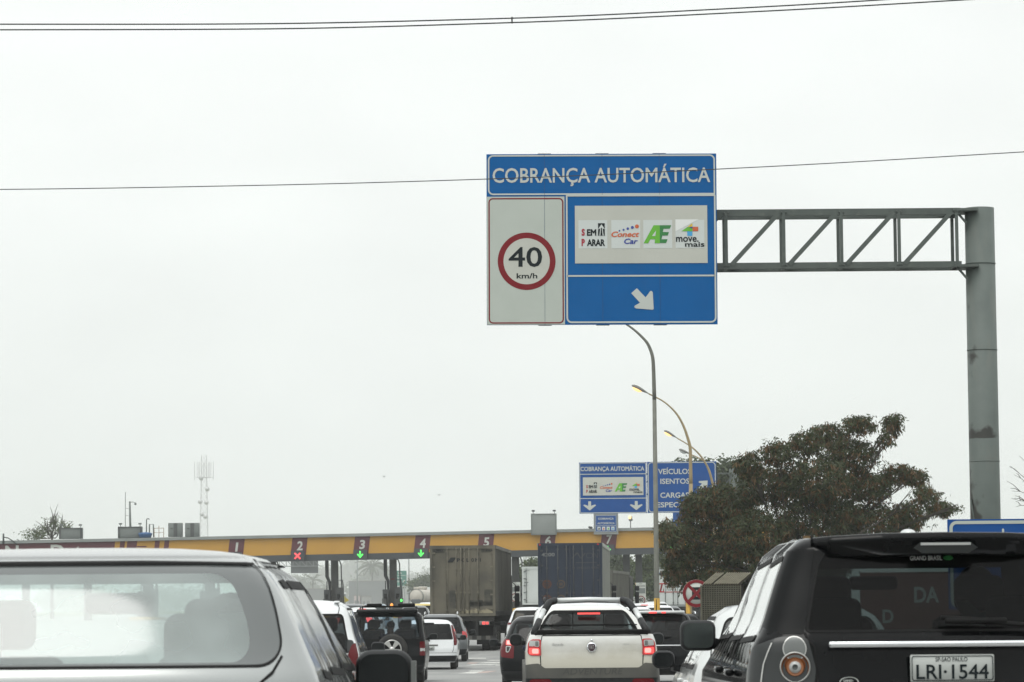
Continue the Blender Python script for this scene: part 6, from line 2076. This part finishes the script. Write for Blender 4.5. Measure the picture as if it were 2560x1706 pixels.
# tan trailer
W_ = 2.60
zt_ = at(1157, 1364, 128).z - g(128)
zf_ = at(1157, 1541, 128).z - g(128)
r = lorry('lorry', 'dirty tan box trailer with faded POLONI lettering in the middle of the road', at(1157, 1500, 128).x, 128, -2.9, W_, zt_, zf_, 12.3, 'trailer_tan', 'trailer_side', dict(rods=(.06, .22, .52), lit='lens_lit', rod_m='rod_tan'))
k_ = 128 / FPX
b = Board(r, k_, -W_ / 2, zt_, -.012, .004)
b.rect('door_gap', 80.8, 4, 81.7, 172, 'stain', .6)
for x_ in (4, 40, 75, 87, 122, 158):
    b.rect('door_groove', x_ - .35, 6, x_ + .35, 172, 'stain', .4)
b.poly('faded_logo', [(43, 42), (52, 30), (66, 30), (57, 42)], 'truck_text', 1)
for t, x0, x1 in (('P', 67, 75), ('O', 79, 87), ('L', 91, 98), ('O', 103, 110), ('N', 113, 122), ('I', 125, 127)):
    b.text('faded_lettering', t, x0, 32, x1, 41, 'truck_text', 1, bold=.04)
for x0, x1 in ((5, 36), (128, 159)):
    b.frame('maker_frame', x0, 9, x1, 17.5, .5, .7, 'truck_text', 1)
    b.text('maker_lettering', 'GUERRA', x0 + 2, 10.6, x1 - 2, 16, 'truck_text', 1, bold=.03)
for x0, y0, x1, y1 in ((48, 112, 64, 156), (97, 140, 158, 150), (135, 110, 158, 150), (97, 136, 132, 152)):
    b.poly('grime_patch', Board.rr(x0, y0, x1, y1, 3, 4), 'stain', .5)
b.poly('rust_streak', [(62, 172), (66, 160), (75, 166), (84, 156), (96, 163), (110, 155), (124, 162), (140, 157), (156, 165), (157, 175), (62, 176)], 'rust_pale', .7)
# blue container trailer
zt_ = at(1426, 1358, 130).z - g(130)
zf_ = at(1426, 1545, 130).z - g(130)
r = lorry('lorry', 'dark blue box trailer numbered 4200 ahead of the pick-up', at(1426, 1500, 130).x, 130, -3.1, W_, zt_, zf_, 12.3, 'truck_blue', 'truck_pale', dict(rods=(.12, .42, .8), lit='lens_lit', rod_m='truck_mark2'))
k_ = 130 / FPX
b = Board(r, k_, -W_ / 2, zt_, -.012, .004)
b.text('container_number', '4200', 9, 24, 42, 33, 'truck_mark', 1, bold=.03)
b.rect('number_bar', 4, 24, 6, 33, 'truck_mark', 1)
for q in ([(83, 38), (96, 24), (100, 24), (108, 38), (105, 38), (98, 27), (87, 38)], [(102, 38), (110, 38), (119, 26), (116, 25), (108, 36)]):
    b.poly('company_mark', q, 'truck_mark2', 1)
b.frame('company_mark', 120, 25, 137, 38, 6, 1.4, 'truck_mark2', 1)
b.text('company_mark', 'N', 139, 25, 150, 38, 'truck_mark2', 1)
b.rect('company_mark', 153, 24, 155, 33, 'truck_mark', 1)
b.rect('company_line', 94, 48, 146, 50, 'truck_mark2', 1)
b.text('phone_lettering', '(41) 333 0934', 97, 59, 152, 66, 'truck_mark2', 1, bold=.02)
for yy in (102, 139):
    b.disc('limit_disc', 22, yy, 11.5, 'mark_orange', 1, None, 24)
    b.disc('limit_disc', 57, yy, 10.5, 'mark_tan', 1, None, 24)
    b.disc('limit_disc_face', 57, yy, 7.5, 'truck_blue', 2, None, 24)
    b.text('limit_number', '80' if yy < 120 else '60', 52.5, yy - 4, 61.5, yy + 4, 'mark_tan', 3, bold=.03)
    for dy in (-4, 0, 4):
        b.rect('disc_lettering', 15, yy + dy - .8, 29, yy + dy + .8, 'truck_blue', 2)
for x in (5, 150):
    MB().box(((x) * k_ - W_ / 2, -.02, zt_ - .06), (.07, .03, .06)).build('marker_light', ['lens_bright'], r)
# white trailer between them
zt_ = at(1330, 1417, 190).z - g(190)
zf_ = at(1330, 1512, 190).z - g(190)
r = lorry('lorry', 'white box trailer far ahead between the tan and the blue trailers', at(1306, 1500, 190).x + 1.3, 190, -3, W_, zt_, zf_, 11, 'truck_white', 'truck_white', dict(rods=(.04, .9), rod_m='box_grey'))
b = Board(r, 190 / FPX, -W_ / 2, zt_, -.012, .005)
b.text('maker_lettering', 'RANDON', 5, 8, 18, 10.5, 'box_grey', 1)
b.rect('maker_bar', 1.5, 38, 15, 40, 'box_grey', 1)
for x, y in ((5, 43), (11, 43), (5, 47), (11, 47)):
    b.disc('warning_dot', x, y, 1.4, 'box_grey', 1, None, 10)
b.text('warning_lettering', 'VEICULO LONGO', 4, 90, 19, 93, 'lens_amber', 1)
# grey tarpaulin lorry
zt_ = at(1550, 1426, 160).z - g(160)
zf_ = at(1550, 1506, 160).z - g(160)
r = lorry('lorry', 'grey tarpaulin covered lorry right of the blue trailer with dark wing mirror', at(1531, 1500, 160).x - 1.25, 160, -7.4, 2.5, zt_, zf_, 9.0, 'tarp', 'tarp', dict(rods=(.1,)))
# white lorry with writing
zt_ = at(1685, 1418, 205).z - g(205)
zf_ = at(1685, 1517, 205).z - g(205)
r = lorry('lorry', 'white box lorry with red and white warning stripes under the tree', at(1638, 1500, 205).x + 1.3, 205, -5, W_, zt_, zf_, 11, 'truck_white', 'truck_white', dict(rods=(.12, .55), rod_m='box_grey', bright=True, lit='lens_lit', frame='plaza_grey'))
k_ = 205 / FPX
b = Board(r, k_, -W_ / 2, zt_, -.012, .005)
b.text('company_lettering', 'Transitiva', 6, 14, 60, 22, 'lg_blue', 1, bold=.05, shear=.2)
b.text('company_lettering', 'Ltda', 66, 14, 86, 22, 'lg_red', 1, bold=.05, shear=.2)
b.text('fleet_number', 'F-1411', 52, 28, 84, 36, 'lg_sky', 1, bold=.04)
for i in range(12):
    x = 3 + i * 8.2
    if x < 92:
        b.poly('warning_stripe', [(x, 60), (x + 4, 60), (x + 9, 40), (x + 5, 40)], 'sign_red', 1)
b.rect('warning_rule', 2, 40, 98, 42.5, 'lens_bright', 2)
b.rect('warning_rule', 2, 60, 98, 63, 'lens_bright', 2)
b.rect('notice_panel', 22, 45, 76, 61, 'sticker', 2.5)
b.text('notice_lettering', 'VEICULO', 24, 47, 46, 52, 'ink', 3.5, bold=.02)
b.text('notice_lettering', 'LONGO', 54, 47, 74, 52, 'ink', 3.5, bold=.02)
b.text('notice_lettering', 'COMP.', 28, 55, 48, 59, 'ink', 3.5)
b.text('notice_lettering', '19', 60, 55, 68, 59, 'ink', 3.5)
# white tanker beyond the booths
p = at(1040, 1492, 320)
tk = put('tanker_lorry', 'white tanker lorry with round rear end beyond lane 4', 'lorry', p.x, 320, R(-12))
zz = p.z - tk.location.z
rr_ = 18 * 320 / FPX * 1.0
MB().lathe([(.001, -.12), (rr_ * .8, -.06), (rr_, .12), (rr_, 9.0), (rr_ * .8, 9.2), (.001, 9.25)], (0, 0, zz), 'Y', 36).build('tank', ['tank_white'], tk)
MB().lathe([(rr_ + .005, .05), (rr_ + .03, .1), (rr_ + .03, .22), (rr_ + .005, .26)], (0, 0, zz), 'Y', 36).build('tank_rim', ['box_grey'], tk)
MB().rbox((-.25, 1.6, zz + rr_ + .12), (.5, 1.3, .24), .06, 2).rbox((-.1, 3.4, zz + rr_ + .15), (.7, 1.0, .3), .06, 2).build('hatch', ['tank_white'], tk)
MB().rbox((0, -.05, zz - rr_ * .75), (1.0, .3, .55), .12, 3).build('rear_cabinet', ['far_dark'], tk)
ch = MB().box((0, 4.5, 1.0), (1.0, 8.8, .25)); ch.build('chassis', ['chassis'], tk)
for y in (1.2, 2.4, 7.5):
    for sg in (-1, 1):
        MB().lathe([(.28, -.25), (.5, -.25), (.5, .1), (.28, .1)], (sg * 1.05, y, .5), 'X', 18).build('wheel', ['tyre'], tk)
MB().rbox((0, 10.4, 1.7), (2.4, 1.9, 2.4), .12, 2).build('cab', ['truck_white'], tk)


# ------------------------------------------------------------------ TREES
def leaf_mesh(name, C_, U, V, mat):
    """quads at C_ spanned by U (length) and V (width); pointed leaves"""
    n = len(C_)
    P_ = np.empty((n, 4, 3))
    P_[:, 0] = C_
    P_[:, 1] = C_ + U * .45 + V
    P_[:, 2] = C_ + U
    P_[:, 3] = C_ + U * .45 - V
    me = bpy.data.meshes.new(name)
    me.vertices.add(n * 4); me.loops.add(n * 4); me.polygons.add(n)
    me.vertices.foreach_set('co', P_.reshape(-1))
    me.loops.foreach_set('vertex_index', np.arange(n * 4, dtype=np.int32))
    me.polygons.foreach_set('loop_start', np.arange(0, n * 4, 4, dtype=np.int32))
    me.polygons.foreach_set('loop_total', np.full(n, 4, np.int32))
    me.materials.append(M[mat])
    me.update(calc_edges=True)
    me.validate()
    return me


def foliage(name, lumps, n_cl, per, ln, wdt, mat, parent, seed, droop=.5, spread=.28, shell=.55):
    rg = np.random.default_rng(seed)
    Lc = np.array([l[0] for l in lumps], float)
    Lr = np.array([l[1] for l in lumps], float)
    wgt = Lr[:, 0] * Lr[:, 2]
    k = rg.choice(len(lumps), n_cl, p=wgt / wgt.sum())
    d = rg.normal(size=(n_cl, 3)); d /= np.linalg.norm(d, axis=1, keepdims=True)
    rad = rg.random(n_cl) ** (1 / 3) * (1 - shell) + shell * rg.random(n_cl) ** .35
    # outline breaks: some clusters reach past the lump, with noise by direction
    rad *= 1 + .22 * rg.normal(size=n_cl) * (rg.random(n_cl) < .3)
    cc = Lc[k] + d * rad[:, None] * Lr[k]
    c = np.repeat(cc, per, 0) + rg.normal(size=(n_cl * per, 3)) * spread * np.array([1, 1, .6])
    u = rg.normal(size=(n_cl * per, 3))
    u[:, 2] = u[:, 2] * (1 - droop) - droop * 2.2
    u /= np.linalg.norm(u, axis=1, keepdims=True)
    v = np.cross(u, rg.normal(size=u.shape)); v /= np.linalg.norm(v, axis=1, keepdims=True)
    s_ = (.7 + .6 * rg.random(len(u)))[:, None]
    return link(name, leaf_mesh(name, c, u * ln * s_, v * wdt * s_, mat), parent), cc


def limbs(parent, base, lumps, r0, seed, mat='bark', hub=.42):
    rg = random.Random(seed)
    b = Vector(base)
    top = Vector(np.mean([l[0] for l in lumps], axis=0))
    h = b.lerp(top, hub); h.x = b.x + (top.x - b.x) * .25; h.y = b.y
    MB().tube([b, b.lerp(h, .5) + Vector((rg.uniform(-.06, .06), 0, 0)), h], [r0 * 1.25, r0, r0 * .85], 12).build('trunk', [mat], parent)
    br = MB()
    for c, r_ in lumps:
        c = Vector(c)
        m_ = h.lerp(c, .5) + Vector((rg.uniform(-.2, .2), rg.uniform(-.2, .2), rg.uniform(.0, .35))) * (c - h).length * .3
        br.tube([h, h.lerp(m_, .55), m_, m_.lerp(c, .6), c], [r0 * .42, r0 * .28, r0 * .17, r0 * .09, r0 * .04], 6)
        for j in range(5):
            e_ = c + Vector((rg.uniform(-1, 1) * r_[0], rg.uniform(-1, 1) * r_[1], rg.uniform(-.4, 1) * r_[2])) * .85
            s_ = m_.lerp(c, rg.uniform(.1, .9))
            br.tube([s_, s_.lerp(e_, .5) + Vector((0, 0, .1 * r_[2])), e_], [r0 * .12, r0 * .08, r0 * .03], 5)
    br.build('branches', [mat], parent)


def px_lumps(rows, D, dep=.95, seed=1, jit=1.4):
    rg = random.Random(seed)
    o = []
    k = D / FPX
    for x, y, rx, ry in rows:
        dd = D + rg.uniform(-jit, jit)
        p = at(x, y, dd)
        o.append((tuple(p), (rx * k, max(rx, ry) * k * dep, ry * k)))
    return o


DTR = 113.0
rows = [(1690, 1345, 48, 42), (1745, 1290, 52, 52), (1700, 1408, 44, 40), (1790, 1380, 75, 70), (1830, 1262, 72, 58), (1872, 1165, 42, 36), (1945, 1132, 46, 34), (1925, 1215, 80, 55), (1900, 1345, 100, 80), (2012, 1108, 42, 36), (2068, 1085, 55, 32), (2150, 1062, 46, 26), (2232, 1060, 26, 30), (2215, 1098, 22, 16), (2120, 1140, 80, 50), (2040, 1200, 95, 60), (2165, 1215, 75, 42), (2245, 1185, 52, 30), (2050, 1300, 120, 80), (2180, 1310, 110, 60), (2290, 1195, 34, 24), (2315, 1240, 40, 26), (2352, 1272, 36, 20), (2270, 1290, 52, 40), (1795, 1440, 52, 30), (1960, 1420, 90, 60), (1660, 1325, 20, 22), (2395, 1268, 9, 9), (1720, 1450, 42, 36), (1860, 1445, 70, 42), (1910, 1470, 60, 34), (1685, 1432, 34, 30), (2060, 1400, 90, 50), (1772, 1238, 40, 26), (1738, 1262, 40, 30)]
bp_ = at(1995, 1600, DTR)
big = thing('tree', 'big dark tree with hanging brown seed pods behind the black sport utility', 'tree', (bp_.x, DTR, g(DTR)))
lm = px_lumps(rows, DTR, .9, 3)
lm = [(tuple(Vector(c) - big.location), r_) for c, r_ in lm]
limbs(big, (0, 0, 0), lm, .20, 5)
foliage('crown', lm, 6600, 11, .155, .024, 'leaf_big', big, 11, droop=.40, spread=.085, shell=.50)
foliage('seed_pods', lm, 3300, 8, .20, .019, 'pods', big, 12, droop=.86, spread=.065, shell=.55)


def simple_tree(name, label, x, D, rows, mat, leaf, seed, n_cl, per=8, group=None, trunk=.2, spread=.4, jit=1.5, droop=.2):
    b = at(x, 1540, D)
    t = thing(name, label, 'tree', (b.x, D, g(D)), 0, group)
    l_ = [(tuple(Vector(c) - t.location), r_) for c, r_ in px_lumps(rows, D, .8, seed, jit)]
    limbs(t, (0, 0, 0), l_, trunk, seed)
    foliage('crown', l_, n_cl, per, leaf, leaf * .28, mat, t, seed, droop=droop, spread=spread)
    return t


GT = 'trees beyond the toll plaza'
simple_tree('tree', 'grey green tree crown peeping out behind the blue exempt vehicles sign', 1825, 240, [(1822, 1175, 34, 26), (1800, 1200, 40, 30), (1850, 1200, 30, 26), (1710, 1160, 20, 10), (1760, 1165, 26, 12), (1825, 1260, 60, 60)], 'leaf_far', .28, 21, 1300, group=GT, trunk=.3, spread=.35)
simple_tree('tree', 'small grey green tree top behind the canopy left of the half hidden blue sign', 1672, 330, [(1672, 1318, 18, 14), (1690, 1330, 16, 12), (1655, 1330, 12, 10)], 'leaf_far', .3, 22, 350, group=GT, spread=.3)
simple_tree('tree', 'green tree seen between the columns right of lane 7', 1625, 330, [(1610, 1420, 30, 32), (1640, 1410, 34, 40), (1600, 1460, 34, 36), (1640, 1465, 34, 36), (1680, 1420, 40, 44), (1690, 1470, 40, 40)], 'leaf_mid', .32, 23, 1500, group=GT, spread=.45)
simple_tree('tree', 'grey tree seen between blue trailer and the dark columns', 1545, 345, [(1535, 1410, 26, 28), (1560, 1420, 24, 30), (1545, 1460, 36, 36), (1515, 1430, 20, 30)], 'leaf_far', .32, 24, 900, group=GT, spread=.45)
simple_tree('tree', 'green tree above the white trailer between the tan and blue trailers', 1338, 340, [(1338, 1412, 20, 14), (1325, 1430, 24, 18), (1308, 1455, 22, 26), (1345, 1440, 24, 24), (1300, 1490, 20, 26)], 'leaf_mid', .3, 25, 900, group=GT, spread=.4)
simple_tree('tree', 'yellow green tree seen just left of the tan trailer', 1072, 800, [(1068, 1452, 20, 12), (1050, 1464, 26, 10), (1085, 1462, 20, 16), (1072, 1485, 34, 22)], 'leaf_mid', .7, 26, 800, group=GT, spread=.9)
simple_tree('tree', 'hazy spreading tree under lane 2 left of the palm', 735, 2700, [(735, 1456, 30, 14), (700, 1470, 34, 16), (770, 1472, 30, 12)], 'leaf_far', 2.0, 27, 700, group=GT, spread=2.3, trunk=.4)
simple_tree('tree', 'hazy tall tree beyond lane 3 beside the larger palm', 950, 2700, [(945, 1432, 24, 20), (925, 1455, 34, 20), (960, 1450, 20, 18), (930, 1480, 44, 24)], 'leaf_far', 2.0, 28, 1000, group=GT, spread=2.2, trunk=.4)


def palm(label, x, y, D, n, ln):
    p = at(x, y, D)
    t = thing('palm_tree', label, 'palm', (p.x, D, g(D)), 0, 'distant palms')
    h = p.z - g(D)
    MB().tube([(0, 0, 0), (.1, 0, h * .5), (0, 0, h)], [.5, .4, .35], 8).build('trunk', ['bark'], t)
    rg = np.random.default_rng(int(x))
    C_, U, V = [], [], []
    for i in range(n):
        a, el = 2 * PI * i / n + rg.uniform(-.2, .2), rg.uniform(.1, 1.2)
        d = np.array([math.cos(a) * math.cos(el), math.sin(a) * math.cos(el), math.sin(el)])
        pos = np.array([0, 0, h])
        for s_ in range(14):
            pos = pos + d * ln / 14
            d = d + np.array([0, 0, -.11]); d /= np.linalg.norm(d)
            sd = np.cross(d, [0, 0, 1.0]); sd /= np.linalg.norm(sd) + 1e-9
            for q in (-1, 1):
                u = sd * q * .8 + d * .4 + np.array([0, 0, -.45])
                C_.append(pos); U.append(u * ln * .2 * math.sin(PI * (s_ + 2) / 17)); V.append(d * ln * .035)
    link('crown', leaf_mesh('crown', np.array(C_), np.array(U), np.array(V), 'palm'), t)


palm('larger hazy palm seen beyond lane 3', 930, 1418, 1800, 22, 11)
palm('smaller hazy palm seen under lane 2', 782, 1452, 1900, 14, 8)


def bare(label, x0, y0, D, rows, seed, base):
    """leafless tree: branching twigs towards surveyed points"""
    b = at(base, 1540, D)
    t = thing('bare_tree', label, 'tree', (b.x, D, g(D)))
    rg = random.Random(seed)
    k = D / FPX
    tp = at(x0, y0, D) - t.location
    MB().tube([(0, 0, 0), tp * .5, tp], [5 * k, 4 * k, 2.6 * k], 8).build('trunk', ['bark'], t)
    tw_ = MB()
    for x, y in rows:
        e_ = at(x, y, D + rg.uniform(-.6, .6)) - t.location
        pts = [tp.lerp(e_, i / 6) + Vector((rg.uniform(-1, 1), rg.uniform(-1, 1), rg.uniform(-1, 1))) * 5 * k * (0 < i < 6) for i in range(7)]
        tw_.tube(pts, [1.7 * k, 1.4 * k, 1.2 * k, 1.0 * k, .8 * k, .6 * k, .4 * k], 5)
        for j in range(5):
            s_ = pts[rg.randint(2, 5)]
            q = s_ + (e_ - tp).normalized() * rg.uniform(10, 28) * k + Vector((rg.uniform(-14, 14), rg.uniform(-10, 10), rg.uniform(-4, 20))) * k
            tw_.tube([s_, s_.lerp(q, .5) + Vector((0, 0, 3 * k)), q], [.9 * k, .7 * k, .4 * k], 4)
    tw_.build('branches', ['bark'], t)
    return t


bare('leafless twigs of a bare tree entering at the right edge', 2640, 1260, 70, [(2548, 1140), (2526, 1166), (2535, 1187), (2530, 1228), (2540, 1268), (2528, 1246), (2590, 1110), (2620, 1100), (2660, 1090), (2560, 1215)], 4, 2650)
bt = bare('half bare tree rising behind the left end of the canopy', 130, 1345, 320, [(138, 1292), (125, 1305), (160, 1305), (168, 1322), (110, 1318), (90, 1330), (70, 1340), (120, 1330), (150, 1320), (140, 1310)], 6, 130)
l_ = [(tuple(Vector(c) - bt.location), r_) for c, r_ in px_lumps([(85, 1340, 26, 14), (130, 1310, 14, 14), (140, 1300, 8, 10), (110, 1328, 22, 14), (160, 1318, 14, 12)], 320, .8, 8)]
foliage('crown', l_, 230, 5, .22, .06, 'leaf_mid', bt, 31, droop=.2, spread=.35)

# far woods: masses nobody could count
for nm, rows, D, n_cl, lf, sd in (('distant_wood', [(660, 1500, 70, 28), (760, 1500, 80, 24), (860, 1488, 60, 30), (930, 1470, 50, 34), (1010, 1490, 60, 26), (1080, 1490, 60, 34), (1250, 1490, 70, 40), (1330, 1495, 60, 44), (1450, 1480, 80, 50), (1560, 1480, 80, 60), (1700, 1480, 90, 70), (1850, 1480, 90, 70), (420, 1500, 120, 30), (200, 1500, 120, 30)], 2900, 3400, 3.2, 41),
                                  ('distant_wood', [(700, 1470, 90, 30), (820, 1450, 60, 34), (890, 1430, 50, 34), (950, 1445, 40, 30), (1020, 1460, 50, 26), (1090, 1455, 50, 34), (1260, 1440, 60, 40), (1330, 1430, 40, 40)], 4300, 2000, 4.6, 42)):
    f, _ = foliage(nm, px_lumps(rows, D, .4, sd, 20), n_cl, 10, lf, lf * .3, 'leaf_far', None, sd, droop=.1, spread=4.0, shell=.3)
    tag(f, kind='stuff')
# unseen tree belts added beside and behind the camera to darken car reflections
bl_ = []
rgb = random.Random(77)
for i in range(34):
    bl_.append(((rgb.uniform(26, 36), -150 + i * 6.0, rgb.uniform(3, 6)), (4.5, 4.5, rgb.uniform(3.5, 5))))
for i in range(30):
    bl_.append(((-150 + i * 7.0, rgb.uniform(-175, -150), rgb.uniform(4, 8)), (6, 5, rgb.uniform(5, 8))))
for i in range(24):
    bl_.append(((rgb.uniform(-75, -62), -150 + i * 7.0, rgb.uniform(3, 6)), (5, 5, rgb.uniform(4, 6))))
f, _ = foliage('unseen_wood', bl_, 5200, 6, 1.3, .34, 'leaf_big', None, 55, droop=.15, spread=1.0, shell=.4)
tag(f, kind='stuff')
# rough grass on the verge right of the kerb
rg = np.random.default_rng(9)
n = 9000
yy = rg.uniform(20, 130, n)
xx = 6.8 + np.maximum(0, yy - 60) * .085 + rg.random(n) ** 1.5 * 9
C_ = np.stack([xx, yy, [g(y) - .06 for y in yy]], 1)
U = np.stack([rg.normal(size=n) * .08, rg.normal(size=n) * .08, .15 + .2 * rg.random(n)], 1)
V = np.stack([rg.normal(size=n) * .02, rg.normal(size=n) * .02, np.zeros(n)], 1)
tag(link('verge_grass', leaf_mesh('verge_grass', C_, U, V, 'grassb')), kind='stuff')

# ------------------------------------------------------------------ haze: pale even air round the whole scene
hz = bpy.data.materials.new('haze_air')
hz.use_nodes = True
nt = hz.node_tree
nt.nodes.clear()
o = nt.nodes.new('ShaderNodeOutputMaterial')
v = nt.nodes.new('ShaderNodeVolumePrincipled')
v.inputs['Color'].default_value = (.965, .985, .985, 1)
v.inputs['Density'].default_value = HAZE
v.inputs['Anisotropy'].default_value = .2
nt.links.new(v.outputs[0], o.inputs['Volume'])
hb = MB().box((0, 2400, 44.2), (5200, 5260, 91.6))
ho = hb.build('haze', [hz])
tag(ho, kind='stuff')
